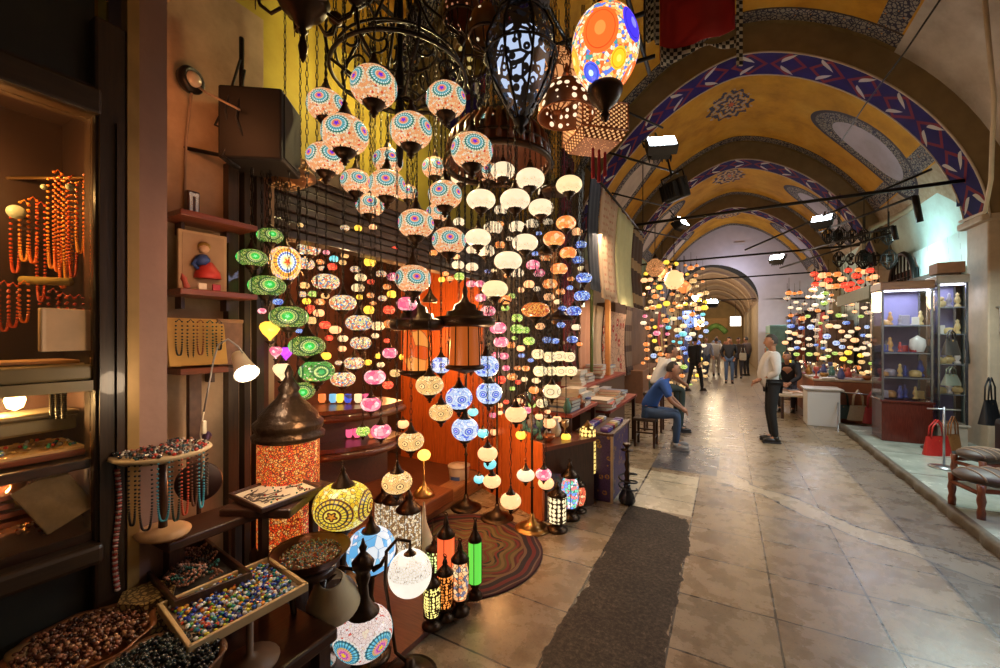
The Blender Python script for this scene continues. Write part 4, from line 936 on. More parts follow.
# square box lantern
g=N('star_pierced_copper'); X,Y,Z=g.xyz(g.coord()); k=95
sx=g.ma('SINE',g.ma('MULTIPLY',g.ma('ADD',X,Y),k*2.2)); sz=g.ma('SINE',g.ma('MULTIPLY',Z,k*3)); h=g.step(g.ma('MULTIPLY',sx,sz),.25); h=g.ma('MAXIMUM',h,g.less(g.vor(None,70,'F1','Distance'),.2))
SP=g.pbr(g.mix(h,(.35,.13,.05),(.8,.4,.15)),.4,g.ma('MULTIPLY',g.ma('SUBTRACT',1,h),.7),em=g.mix(h,(0,0,0),(1,.5,.2)),ems=.9)
t=thing('hanging_box_lantern','square copper box lantern pierced with stars above the tassels','lantern',P(594,130,2.25),.75)
m=MB(); s=.13; m.add([(-s*.8,-s*.8,-.1),(s*.8,-s*.8,-.1),(s*.8,s*.8,-.1),(-s*.8,s*.8,-.1),(-s,-s,-.05),(s,-s,-.05),(s,s,-.05),(-s,s,-.05),(-s,-s,.09),(s,-s,.09),(s,s,.09),(-s,s,.09),(-.04,-.04,.15),(.04,-.04,.15),(.04,.04,.15),(-.04,.04,.15)],
  [(0,3,2,1)]+[(a+i,a+(i+1)%4,a+4+(i+1)%4,a+4+i) for a in (0,4,8) for i in range(4)]); m.build('body',SP,t)
m=MB()
for a in (0,1,2,3):
    q=[(s,s),(-s,s),(-s,-s),(s,-s)]; p0,p1=q[a],q[(a+1)%4]
    for z in (-.05,.09): m.tube([(*p0,z),(*p1,z)],.005,4)
    m.tube([(*p0,-.05),(*p0,.09)],.005,4)
m.build('edges',COPPER,t); me,l=chain_mesh(1.1); inst('chain',me,t,(0,0,.15))
for i,(x,y0,y1) in enumerate(((593,148,178),(599,150,182),(605,152,176))):
    m=MB(); p=P(x,y0,2.2); l=(y1-y0)/F*2.2; m.lathe([(.0,0),(.006,0),(.009,-.01),(.006,-.02),(.008,-.03),(.011,-l),(.0,-l)],8); o=m.build('hanging_tassel',mat((.3,.01,.02),.8)); o.location=p; tag(o,f"dark red tassel below the box lantern, {['nearest the shop','the longest','farthest from the shop'][i]}",'tassel','tassels under the box lantern')
# brass pieces behind the filigree lantern
for i,(x,y,d,s,lab) in enumerate(((487,28,1.9,.9,'brass dome lantern with glowing slots near the filigree lantern'),(462,12,2.1,1,'dark copper dome lantern above the brass one'),(470,60,2.5,1.1,'dim yellow caged lantern behind the mosaic globes'))):
    t=thing('dome_lantern',lab,'lantern',P(x,y,d)); m=MB(); m.open_lathe([(.09*s,-.04),(.1*s,.0),(.08*s,.06),(.03*s,.1),(.01,.14)],20); m.build('dome',[pierced_mat('slotted_brass',(.4,.2,.07),(1,.8,.5),24,.7,.2),pierced_mat('slotted_copper',(.25,.1,.05),(1,.4,.2),30,.4,.2),pierced_mat('caged_yellow',(.3,.2,.05),(1,.75,.25),16,.5,.33)][i],t)
    m=MB(); m.ring((0,0,-.04),.092*s,.008,20,5)
    for k in range(10): a=2*PI*k/10; m.tube([(.09*s*math.cos(a),.09*s*math.sin(a),-.04),(.07*s*math.cos(a),.07*s*math.sin(a),-.1),(.02,0,-.14)],.004,4)
    m.lathe([(.0,-.18),(.015,-.16),(.02,-.14)],8); m.build('cage',BRONZE,t); me,l=chain_mesh(1.0); inst('chain',me,t,(0,0,.14))
# domed lantern pair with orange glass hanging over the threshold
OG=globe_beads('orange_crackle_glass',[(1,.22,.02),(.9,.14,.01),(1,.34,.06),(.8,.1,.01)],.9,9,(.3,.05,.01),.03,.5)
def big_lantern(px,py,d,R,hgt,label,glass,solid_h,finial=.1,tiers=1):
    t=thing('dome_lidded_lantern',label,'lantern',P(px,py,d))
    pr=[(R*1.1,-.035),(R*1.25,-.02),(R*1.28,.02),(R*1.2,.035),(R*.8,.045),(R*.75,.075),(R*.5,.085),(R*.45,.12),(R*.2,.14),(.016,.18),(.02,.22),(.008,.26),(.004,.28+finial)]
    m=MB(); m.lathe(pr,24); m.build('lid',BRONZE,t)
    m=MB(); m.open_lathe([(R*.6,0),(R*.66,-hgt)],24); m.build('glass',glass,t)
    m=MB(); m.lathe([(R*.7,-hgt),(R*.85,-hgt-.015),(R*.8,-hgt-.03),(R*.3,-hgt-.05),(.0,-hgt-.07)],20)
    for k in range(8): a=2*PI*k/8; m.tube([(R*.66*math.cos(a),R*.66*math.sin(a),0),(R*.72*math.cos(a),R*.72*math.sin(a),-hgt)],.005,4)
    m.build('frame',BRONZE,t)
    return t
t=big_lantern(417,325,2.75,.14,.30,'hanging dome-lidded lantern with orange glass, the nearer of the pair',OG,.1); me,l=chain_mesh(1.5); inst('chain',me,t,(0,0,.33))
t=big_lantern(465,322,2.9,.17,.30,'wide-lidded black lantern beside the orange glass lantern',emis((.9,.2,.03),.35,name='smoked_orange_glass'),.1); me,l=chain_mesh(1.4); inst('chain',me,t,(0,0,.33))
# dark ribbed heads below the rail
for i,(x,y,d,R) in enumerate(((545,190+62,3.4,.06),(430,300,3.6,.07),(560,318,3.9,.14),(558,190,3.2,.14))):
    t=thing('bronze_canopy',['small bronze canopy among the orange globes','bronze canopy over the twin domed lanterns','flat bronze ring canopy beside the rust mosaic bowl','dark bronze dome behind the cream globe lamp'][i],'lamp canopy',P(x,y,d)); m=MB(); m.lathe([(R*.9,-.02),(R,0),(R*.6,.03),(R*.3,.06),(.01,.1)],18); m.build('dish',BRONZE,t); me,l=chain_mesh(1); inst('chain',me,t,(0,0,.1))
# ================================================================ DISPLAY TABLES, TRAYS AND TABLE LAMPS (lower left)
m=MB(); m.box((-1.62,.62,.52),(.62,.9,.05),bev=.01); t=thing('low_bench','low dark bench carrying the trays and bowls','bench',(-1.62,.62,0)); m.M=None
m=MB(); m.box((0,0,.53),(.56,.98,.05),bev=.01); m.build('bench_top',DWOODY,t)
for sx in (-1,1):
    for sy in (-1,1): m=MB(); m.box((sx*.24,sy*.44,.25),(.05,.05,.5)); m.build('leg',DWOOD,t)
def slab(name,corners,z,th,mt,rim=None,rimh=.02,rimw=.012):
    pts=[Gd(x,y,z) for x,y in corners]; c=sum(pts,Vector())/4
    poly=[(p.x-c.x,p.y-c.y) for p in pts]
    ar=sum(poly[i][0]*poly[(i+1)%4][1]-poly[(i+1)%4][0]*poly[i][1] for i in range(4))
    if ar<0: poly=poly[::-1]
    return c,poly
def tray(label,corners,z,th,base,rimmat,name='tray',legs=None):
    c,poly=slab('',corners,z,th,base)
    t=thing(name,label,'tray',(c.x,c.y,z-th))
    m=MB(); m.prism(poly,0,th*.4); m.build('tray_base',base,t)
    m=MB(); w_=.013
    for i in range(4):
        a=Vector(poly[i]); b=Vector(poly[(i+1)%4]); mid=(a+b)/2; dv=b-a
        m.box((mid.x,mid.y,th*.5),(dv.length+w_,w_,th),rz=math.atan2(dv.y,dv.x),bev=.003)
    m.build('rim',rimmat,t)
    return t,poly,c
def fill_quad(poly,u,v):
    a,b,c,d=[Vector(p) for p in poly]; return a*(1-u)*(1-v)+b*u*(1-v)+c*u*v+d*(1-u)*v
BEADS=beadmat([(.02,.05,.4),(.75,.75,.8),(.05,.15,.6),(.65,.6,.05),(.6,.08,.04),(.03,.3,.3),(.8,.3,.04),(.03,.03,.1),(.8,.8,.75),(.15,.4,.05),(.02,.04,.3),(.4,.55,.8)],'glass_bead_colours')
rn=random.Random(21)
t,poly,c=tray('cream rimmed tray full of multicoloured glass beads, front and centre',[(160,603),(190,645),(306,583),(268,557)],.8,.03,mat((.2,.13,.07),.6),mat((.62,.42,.2),.45,name='cream_lacquer'))
m=MB()
for i in range(900):
    u,v=rn.uniform(.05,.95),rn.uniform(.06,.94); p=fill_quad(poly,u,v); r=rn.uniform(.005,.0085)
    m.sph((p.x,p.y,.014+rn.uniform(0,.012)),(r,r,r*.8),6,4)
o=m.build('glass_beads',BEADS,t); o['kind']='stuff'
tt=thing('tray_stand','dark post stand with a round base under the bead tray','stand',(c.x+.05,c.y+.02,.555)); m=MB(); m.lathe([(.0,0),(.09,0),(.095,.012),(.03,.025),(.012,.04),(.012,.21)],20); m.build('post',mat((.3,.16,.08),.5),tt)
# necklace tray in its wooden box
t,poly,c=tray('dark wooden box tray heaped with tangled necklaces',[(136,557),(176,600),(250,572),(205,538)],.82,.06,mat((.03,.02,.015),.7),DWOOD,'necklace_tray')
NB=[mat(x,.3,0,.4,60) for x in ((.02,.02,.02),(.35,.14,.09),(.02,.13,.12),(.3,.1,.05),(.08,.05,.04),(.45,.25,.2))]
m=MB()
for i in range(30):
    u,v=rn.uniform(.2,.8),rn.uniform(.2,.8); p=fill_quad(poly,u,v); R_=rn.uniform(.02,.05); m.cur=rn.randrange(6); ph=rn.uniform(0,6); ex=rn.uniform(.4,1)
    n=int(R_*6.28/.009)
    for k in range(n):
        a=2*PI*k/n; x=R_*math.cos(a); y=R_*ex*math.sin(a)+.01*math.sin(3*a+ph)
        m.sph((p.x+x*math.cos(ph)-y*math.sin(ph),p.y+x*math.sin(ph)+y*math.cos(ph),.05+.012*math.sin(a*2+ph)+.0006*i),.0048,6,4)
o=m.build('tangled_necklaces',NB,t); o['kind']='stuff'
m=MB(); q=Vector((c.x,c.y)); 
for sx,sy in ((.1,.1),(-.1,.1),(.1,-.1),(-.1,-.1)): m.box((sx,sy,-.1),(.03,.03,.2))
m.build('foot',DWOOD,t)
# inlaid six-sided box lid
g=N('mother_of_pearl_inlay'); d=g.vor(None,60,'DISTANCE_TO_EDGE','Distance'); X,Y,Z=g.xyz(g.coord()); r=g.ma('SQRT',g.ma('ADD',g.ma('MULTIPLY',X,X),g.ma('MULTIPLY',Y,Y)))
ringm=g.less(g.ma('ABSOLUTE',g.ma('SUBTRACT',g.ma('FRACT',g.ma('MULTIPLY',r,26)),.5)),.09)
INL=g.pbr(g.mix(g.ma('MAXIMUM',ringm,g.less(d,.12)),(.5,.34,.12),(.08,.04,.015)),.35)
t=thing('inlaid_box','six-sided inlaid wooden box beside the two dark bowls','box',Gd(148,592,.80)-Vector((0,0,.06)),.5); poly=[(.085*math.cos(PI/3*k),.075*math.sin(PI/3*k)) for k in range(6)]
m=MB(); m.prism(poly,-.18,.04); m.build('body',INL,t); m=MB(); m.prism([(x*1.06,y*1.06) for x,y in poly],.04,.06); m.build('lid',INL,t)
# two big dark bowls of stones
for px,py,z,R_,lab,pal,n,rimc in ((84,642,.76,.165,'wooden bowl of brown tumbled stones with a wavy rim',[(.12,.04,.02),(.28,.1,.05),(.06,.025,.015),(.4,.2,.1),(.18,.07,.04)],650,(.3,.1,.03)),(160,668,.76,.15,'bowl of black beads below the inlaid box',[(.008,.012,.012),(.02,.03,.03),(.01,.01,.015),(.03,.045,.04)],600,(.12,.05,.02))):
    p=Gd(px,py,z); t=thing('stone_bowl' if pal[0][0]>.1 else 'bead_bowl',lab,'bowl',(p.x,p.y,.555))
    m=MB(); hh=z-.555; m.lathe([(R_*.55,0),(R_*.6,.02),(R_*.85,hh*.6),(R_*1.0,hh),(R_*1.06,hh+.012),(R_*.96,hh+.006),(R_*.8,hh*.6),(.0,hh*.5)],36,wob=lambda a:1+.035*math.sin(9*a)); m.build('bowl',mat(rimc,.4,0,.4,10,.2),t)
    m=MB()
    for i in range(n):
        a=rn.uniform(0,2*PI); r=R_*.93*math.sqrt(rn.random()); q=rn.uniform(.005,.011); m.sph((r*math.cos(a),r*math.sin(a),hh+.005+.02*(1-(r/R_)**2)+rn.uniform(-.005,.008)),(q,q*rn.uniform(.6,1),q*.7),6,4)
    o=m.build('stones',beadmat(pal,'stone_colours',rough=.25),t); o['kind']='stuff'
m=MB(); m.lathe([(.0,-.1),(.03,-.1),(.035,0),(.03,.03),(.0,.03)],14); o=m.build('turned_bollard',mat((.35,.2,.08),.5)); o.location=Gd(20,660,.75); tag(o,'pale wooden post top beside the bowl of brown stones','post')
# wooden plank shelf and necklace stand
t=thing('display_plank','brown plank shelf behind the necklace tray','shelf',(-1.87,1.08,.93)); m=MB(); m.box((0,0,0),(.2,.72,.035),bev=.006); m.build('board',DWOODY,t)
for sy in (-.3,.3): m=MB(); m.box((0,sy,-.47),(.05,.05,.92)); m.build('leg',DWOOD,t)
base=P(163,533,1.52); top=P(155,458,1.48)
t=thing('necklace_stand','oval necklace stand heaped with beads on a pale wooden foot','necklace stand',base)
m=MB(); m.lathe([(.0,0),(.085,0),(.09,.01),(.06,.022),(.0,.024)],24,sx=1.2,sy=.9); m.build('foot',mat((.5,.28,.13),.45,0,.3,8),t)
m=MB(); h=top.z-base.z; m.lathe([(.014,.02),(.014,h)],10); m.build('post',DWOOD,t)
m=MB(); m.lathe([(.0,h-.01),(.12,h-.006),(.145,h+.012),(.14,h+.02),(.0,h+.012)],30,sx=1.0,sy=1.05); m.build('oval_top',mat((.5,.36,.2),.4),t)
m=MB()
for i in range(420):
    a=rn.uniform(0,2*PI); r=.135*math.sqrt(rn.random()); q=rn.uniform(.004,.008); m.sph((r*math.cos(a),r*math.sin(a),h+.018+rn.uniform(0,.012)),(q,q,q),6,4)
o=m.build('heaped_beads',beadmat([(.02,.02,.025),(.4,.03,.02),(.02,.02,.02),(.5,.42,.35),(.03,.08,.1),(.02,.015,.02),(.25,.1,.06)],'dark_bead_mix'),t); o['kind']='stuff'
def hang_at(ang,L_,col,lab,br=.0042,wd=.03,r=.13):
    me=necklace_mesh(L_,wd,br,mat(col,.3,0,.3,30)); o=bpy.data.objects.new('necklace',me); C.objects.link(o)
    o.location=base+Vector((r*math.cos(ang),r*1.05*math.sin(ang),h)); o.rotation_euler=(0,0,ang); tag(o,lab,'necklace','necklaces hanging from the oval stand')
hang_at(-.35,.2,(.04,.32,.42),'teal seed bead necklace on the oval stand, the nearer teal one',wd=.045); hang_at(.6,.2,(.06,.38,.52),'lighter teal necklace at the far side of the oval stand',wd=.04)
hang_at(.1,.2,(.6,.08,.03),'orange red bead strand between the teal necklaces'); hang_at(-.1,.21,(.02,.05,.04),'dark green strand behind the nearer teal necklace'); hang_at(.35,.18,(.15,.05,.02),'brown strand beside the orange red strand')
hang_at(-1.0,.2,(.015,.012,.012),'black bead strand next to the striped red strand'); hang_at(-.7,.22,(.03,.02,.02),'long dark bead strand on the oval stand',wd=.05); hang_at(.95,.17,(.05,.03,.02),'short dark strand farthest round the oval stand')
m=MB(); p0=P(117,470,1.44); ll=.43
for i in range(44):
    m.cur=i%2; m.sph((0,.006*math.sin(i*.15),-i*ll/44),(.0095,.0095,.0055),8,4)
o=m.build('striped_bead_strand',[mat((.45,.06,.04),.4),mat((.7,.5,.42),.4)]); o.location=p0; tag(o,'long red and white striped bead strand at the stand edge','necklace')
t=thing('round_mirror_back','round dark fan silhouette behind the necklace stand','fan',P(199,482,1.85)); m=MB(); m.lathe([(.0,-.012),(.085,-.01),(.09,0),(.085,.01),(.0,.012)],26,M=Matrix.Rotation(PI/2,4,'Y')@Matrix.Rotation(.5,4,'X')); m.build('disc',mat((.03,.012,.01),.5),t); m=MB(); m.tube([(0,0,-.08),(0,0,-.18)],.01,6); m.lathe([(.0,-.2),(.06,-.2),(.05,-.185),(.0,-.18)],16); m.build('stand',DWOOD,t)
# white felt tray with chains on a narrow table
t,poly,c=tray('white felt tray with tangled chains on a narrow table',[(230,493),(262,508),(321,486),(287,473)],1.0,.022,mat((.7,.6,.45),.7,name='white_felt'),DWOOD,'chain_tray')
m=MB()
for i in range(5):
    pts=[]; u,v=rn.uniform(.1,.4),rn.uniform(.2,.8)
    for k in range(24):
        u+=rn.uniform(.0,.045); v=min(.92,max(.08,v+rn.uniform(-.12,.12))); p=fill_quad(poly,min(u,.95),v); pts.append((p.x,p.y,.013))
    m.tube(pts,.0022,4)
m.build('silver_chains',mat((.12,.09,.08),.4,.5),t)
m=MB()
for i in range(26):
    p=fill_quad(poly,rn.uniform(.08,.92),rn.uniform(.1,.9)); m.sph((p.x,p.y,.015),.0045,6,4)
o=m.build('pendants',beadmat([(.5,.05,.03),(.05,.2,.15),(.1,.08,.06)],'pendant_colours'),t)
tt=thing('narrow_table','narrow dark table under the white felt tray','table',(c.x,c.y,0)); m=MB(); m.box((0,0,.955),(.3,.34,.04),rz=.5,bev=.008); m.build('table_top',DWOODX,tt)
for sx in (-.1,.1):
    for sy in (-.12,.12): m=MB(); m.box((sx,sy,.47),(.03,.03,.94)); m.build('leg',DWOOD,tt)
# copper bowl of beads
p=Gd(311,549,.8); t=thing('copper_bead_bowl','round copper bowl of tiny beads behind the bead tray','bowl',(p.x,p.y,.73)); m=MB(); m.lathe([(.0,0),(.09,0),(.13,.035),(.155,.07),(.16,.072),(.15,.066),(.12,.045),(.0,.045)],30); m.build('bowl',mat((.14,.05,.025),.35,.6),t)
m=MB()
for i in range(700):
    a=rn.uniform(0,2*PI); r=.118*math.sqrt(rn.random()); q=rn.uniform(.003,.005); m.sph((r*math.cos(a),r*math.sin(a),.05+rn.uniform(0,.008)),q,5,3)
o=m.build('tiny_beads',beadmat([(.4,.25,.12),(.5,.1,.05),(.6,.5,.35),(.1,.2,.25),(.3,.15,.05),(.2,.3,.15)],'small_bead_mix'),t); o['kind']='stuff'
tt=thing('bowl_pedestal','dark three-legged pedestal under the copper bead bowl','stand',(p.x,p.y,0)); m=MB(); m.lathe([(.0,.7),(.1,.7),(.1,.73),(.0,.73)],20); m.build('plate',DWOOD,tt)
for k in range(3): a=2*PI*k/3; m=MB(); m.tube([(.08*math.cos(a),.08*math.sin(a),.7),(.05*math.cos(a),.05*math.sin(a),.4),(.14*math.cos(a),.14*math.sin(a),0)],.014,6); m.build('leg',DWOOD,tt)

# tall lantern with red bead mosaic glass
RB=globe_beads('red_orange_bead_glass',[(1,.12,.02),(1,.3,.04),(.85,.06,.01),(1,.45,.12),(1,.2,.03)],.8,95,(.12,.01,.005),.12,.9)
p=P(289,437,2.1); zb_=P(289,547,2.1).z
t=thing('red_bead_lantern','tall lantern of red orange beaded glass with tiered black dome','lantern',(p.x,p.y,zb_)); hh=p.z-zb_; R_=.145
m=MB(); m.open_lathe([(R_,0.03),(R_,hh*.7),(R_,hh)],32); m.build('glass',RB,t)
m=MB(); m.lathe([(R_*1.0,hh-.01),(R_*1.16,hh),(R_*1.18,hh+.02),(R_*1.05,hh+.035),(R_*1.12,hh+.055),(R_*1.14,hh+.08),(R_*.98,hh+.1),(R_*.95,hh+.12),(R_*.7,hh+.16),(R_*.42,hh+.2),(R_*.3,hh+.23),(R_*.36,hh+.25),(R_*.2,hh+.29),(R_*.12,hh+.31),(R_*.15,hh+.33),(.006,hh+.37)],32); m.build('dome',mat((.05,.03,.018),.35,.8,.5,40,name='embossed_bronze',bumpy=.5),t)
m=MB(); m.lathe([(R_*1.2,-.02),(R_*1.22,0),(R_*1.1,.02),(R_*1.04,.04),(R_,.04)],32)
for k in range(6): a=2*PI*k/6; m.lathe([(.0,-.09),(.02,-.08),(.012,-.05),(.02,-.02)],8,c=(R_*math.cos(a),R_*math.sin(a),0))
m.build('base',BRONZE,t)
tt=thing('lantern_plinth','dark plinth supporting the tall red lantern','plinth',(p.x,p.y,0)); m=MB(); m.box((0,0,(zb_-.09)/2),(.36,.36,zb_-.09),bev=.01); m.build('block',DWOOD,tt)
# table lamps
def stand_lamp(name,label,px,py,wpx,D,kind,floor=0.0,base_r=.09,arm='under',shape='globe',foot=BRONZE,rz=0,asp=None):
    d=F*D/wpx; p=P(px,py,d); s=D/2; a=GM[kind][1]
    t=thing(name,label,'lamp',(p.x,p.y,floor),rz); z=p.z-floor
    inst('globe',globe_mesh(kind,28,14,shape),t,(0,0,z),sc=(s,s,s))
    zb=z-a*s*.93
    m=MB(); m.lathe([(.0,0),(base_r,0),(base_r*1.02,.012),(base_r*.8,.02),(base_r*.45,.035),(base_r*.2,.06),(.02,.09)],24)
    if arm=='under': m.lathe([(.012,.06),(.02,.09),(.012,zb*.4),(.03,zb*.55),(.012,zb*.7),(.02,zb-.04),(s*.45,zb-.005),(s*.5,zb+.012),(s*.4,zb+.01)],18)
    m.build('base',foot,t)
    if arm=='swan':
        zt=z+a*s; m=MB(); m.tube([(-.0,0,.06),(-.07,0,.12),(-s*1.15,0,z-.05),(-s*1.1,0,zt),(-s*.6,0,zt+.06),(0,0,zt+.05),(0,0,zt)],.009,8); m.build('swan_neck',foot,t)
        inst('top_cap',cap_mesh(),t,(0,0,z+a*s*.9),sc=(s*.6,s*.6,s*.4))
    else: inst('top_cap',cap_mesh(),t,(0,0,z+a*s*.9),sc=(s*.8,s*.8,s*.8))
    return t,d,p
GM['yellowegg']=(globe_medal('yellow_mosaic_ringed_glass',n=4,bg=((1,.72,.05),(1,.85,.2),(.9,.5,.02)),rings=[(0,(.8,.3,.02)),(.14,(.1,.02,.01)),(.26,(1,.75,.1)),(.36,(.12,.03,.01)),(.46,(1,.7,.05)),(.66,(.1,.02,.01)),(.76,(.95,.6,.05)),(.9,(.15,.03,.01))],s=.85,zc=0,R=.72,vs=8,gw=.06,gc=(.15,.05,.01),bb=(1,.9,.4),gf=.8),.78)
GM['bluewhite']=(globe_beads('sky_blue_white_glass',[(.15,.5,.9),(.85,.93,1),(.25,.65,.95),(.9,.95,1)],.85,2.6,(.15,.3,.5),.03,.7),.9)
GM['bigwhite']=(globe_plain('white_glass_with_dark_motif',(1,.9,.76),1.1,(.08,.05,.04),band=(.05,.8),n=4,asp=1.0),1.0)
stand_lamp('table_lamp','wide yellow mosaic lamp with dark rings behind the bead bowl',343,505,57,.27,'yellowegg',.0,.12,rz=.5)
stand_lamp('table_lamp','sky blue and white glass table lamp beside the yellow one',371,550,48,.25,'bluewhite',.04,.1)
stand_lamp('table_lamp','white globe lamp with dark motif on a swan neck base',410,573,43,.21,'bigwhite',.04,.13,arm='swan',foot=BRONZE,rz=TH)
# ewer lamp
d=1.84; p=P(363,632,d); t=thing('ewer_lamp','ewer shaped lamp with white and red mosaic belly and bronze neck','lamp',(p.x,p.y,.04),TH); z=p.z-.04; s=.13
inst('globe',globe_mesh('ewer',32,16),t,(0,0,z),rot=(0,0,-PI/2-.33),sc=(s,s,s))
m=MB(); m.lathe([(.0,0),(.09,0),(.085,.02),(.04,.05),(.025,.1),(.04,z-s*.8),(.06,z-s*.7)],24); m.build('foot',BRASS,t)
m=MB(); zz=z+s*.62; m.lathe([(.07,zz-.01),(.072,zz+.01),(.05,zz+.03),(.028,zz+.07),(.022,zz+.13),(.034,zz+.17),(.028,zz+.185),(.045,zz+.21),(.05,zz+.235),(.03,zz+.26),(.012,zz+.28),(.018,zz+.3),(.01,zz+.315),(.004,zz+.34)],22); m.build('neck',BRONZE,t)
m=MB(); m.tube([(-.04,0,zz+.2),(-.1,0,zz+.21),(-.165,0,zz+.14),(-.17,0,zz+.04),(-.14,0,zz-.05)],[.008,.01,.009,.007,.005],8); m.build('handle',BRONZE,t)
m=MB(); m.tube([(.045,0,zz+.2),(.08,0,zz+.22),(.1,0,zz+.26)],[.014,.01,.006],8); m.build('spout',BRONZE,t)
# cream cone shade on a silver base
p=P(322,600,1.75); t=thing('cone_shade_lamp','silver vase lamp with a tilted cream parchment shade','lamp',(p.x,p.y,.3)); z=p.z-.3
m=MB(); m.lathe([(.0,0),(.06,0),(.055,.02),(.025,.05),(.05,.1),(.055,.14),(.03,.18),(.015,.21),(.022,.23),(.01,z-.02)],22); m.build('base',SILVER,t)
m=MB(); m.open_lathe([(.11,-.06),(.09,0),(.05,.09),(.045,.1)],26,M=Matrix.Translation((.03,.03,z+.02))@Matrix.Rotation(.35,4,'X')@Matrix.Rotation(.3,4,'Y')); m.build('lamp_shade',mat((.75,.62,.38),.6,0,.15,8,name='parchment'),t,thick=.004)
tt=thing('low_stool','low dark stool under the silver vase lamp','stool',(p.x,p.y,0)); m=MB(); m.lathe([(.0,.27),(.12,.27),(.12,.3),(.0,.3)],22); m.build('seat',DWOOD,tt)
for k in range(3): a=2*PI*k/3; m=MB(); m.box((.08*math.cos(a),.08*math.sin(a),.135),(.03,.03,.27)); m.build('leg',DWOOD,tt)
# board on the floor under the small lamps
c4=[Gd(x,y) for x,y in ((330,690),(392,668),(478,590),(440,545),(385,560))]; m=MB(); poly=[(p.x,p.y) for p in c4]; ar=sum(poly[i][0]*poly[(i+1)%5][1]-poly[(i+1)%5][0]*poly[i][1] for i in range(5))
m.prism(poly if ar>0 else poly[::-1],.0,.035); tag(m.build('floor_board',wood((.2,.055,.025),.5,.4,'X')),'low reddish board on the paving under the small lanterns','board')
# small lanterns: label, pixel x, base y, height px, width px, glass colour, style
def small_lantern(label,px,yb,hp,wp,glass,style='cyl',floor=.035,metal=BRONZE):
    p=Gd(px,yb,floor); d=-st*p.x+ct*p.y; h=hp/F*d; R_=wp/2/F*d
    t=thing('small_lantern',label,'lantern',(p.x,p.y,floor))
    gb,gt=h*.2,h*.72
    m=MB(); m.lathe([(.0,0),(R_*1.15,0),(R_*1.2,h*.03),(R_*.8,h*.07),(R_*.5,h*.11),(R_*.9,gb-.01),(R_*1.05,gb)],20); m.build('base',metal,t)
    m=MB()
    if style=='cyl': m.open_lathe([(R_,gb),(R_,gt)],22)
    elif style=='bulge': m.open_lathe([(R_*.75,gb),(R_*1.0,gb+(gt-gb)*.3),(R_*1.0,gt-(gt-gb)*.3),(R_*.7,gt)],22)
    elif style=='cone': m.open_lathe([(R_*1.0,gb),(R_*1.1,gb+(gt-gb)*.3),(R_*.3,gt-.02),(R_*.1,h)],22)
    m.build('glass',glass,t)
    if style!='cone':
        m=MB(); m.lathe([(R_*1.05,gt),(R_*1.1,gt+h*.02),(R_*.7,gt+h*.08),(R_*.3,gt+h*.14),(R_*.35,gt+h*.17),(.004,h)],20); m.ring((0,0,h),.012,.003,10,4,M=Matrix.Translation((0,0,h))@Matrix.Rotation(PI/2,4,'X')@Matrix.Translation((0,0,-h))); m.build('dome',metal,t)
    m=MB()
    for k in range(4): a=PI/2*k+.4; m.tube([(R_*1.05*math.cos(a),R_*1.05*math.sin(a),gb),(R_*1.05*math.cos(a),R_*1.05*math.sin(a),gt)],.003,4)
    m.build('frame',metal,t); return t
YP=pierced_mat('yellow_pierced_glass',(.2,.1,.04),(1,.85,.25),60,1.5,.45); OP=pierced_mat('orange_pierced_glass',(.2,.08,.03),(1,.3,.05),60,1.4,.45)
small_lantern('tall red glass cylinder lantern at the back of the board',446,592,78,17,emis((1,.14,.04),1.1))
small_lantern('green glass cylinder lantern at the far end of the board',475,597,78,13,emis((.15,.8,.08),.9))
fishg=globe_beads('fish_painted_glass',[(1,.5,.2),(1,.3,.1),(1,.75,.4),(.2,.2,.3),(1,.6,.3)],1.1,45)
small_lantern('orange painted glass lantern between the red and green ones',460,612,72,17,fishg,'bulge')
small_lantern('yellow pierced lantern nearest the swan neck lamp',432,626,58,17,YP,'bulge'); small_lantern('orange pierced lantern behind the yellow pierced one',445,618,62,16,OP,'bulge')
small_lantern('pale green pierced lantern beneath the white cone lantern',434,578,40,16,pierced_mat('green_pierced_glass',(.2,.14,.05),(.8,1,.35),55,1.3,.45),'bulge')
small_lantern('white cone topped lantern with a blue glass belly',424,562,60,17,mat((.75,.6,.45),.5,name='white_cone'),'cone')
BLG=globe_beads('cobalt_glass',[(.05,.08,.8),(.2,.3,1),(.9,.5,.1),(.03,.04,.5)],1.1,35)
p=Gd(424,556,.035); m=MB(); m.lathe([(.03,-.03),(.075,-.01),(.08,.03),(.05,.06)],20); o=m.build('blue_glass_bowl',BLG); o.location=P(425,549,-st*p.x+ct*p.y-.05); tag(o,'cobalt blue glass votive in front of the white cone','votive lamp')
CLG=emis((1,.82,.5),.55,name='clear_lit_glass')
for i,(x,yb,hp,wp) in enumerate(((394,552,70,22),(409,568,80,24),(384,545,62,18))):
    t=small_lantern(['faceted clear glass lantern behind the blue lamp','taller faceted glass lantern behind the white globe','narrow clear glass lantern next to the shop step'][i],x,yb,hp,wp,globe_beads('faceted_clear_glass',[(1,.8,.5),(.5,.3,.12),(1,.9,.7),(.3,.16,.06)],.8,60),'cyl',.02)
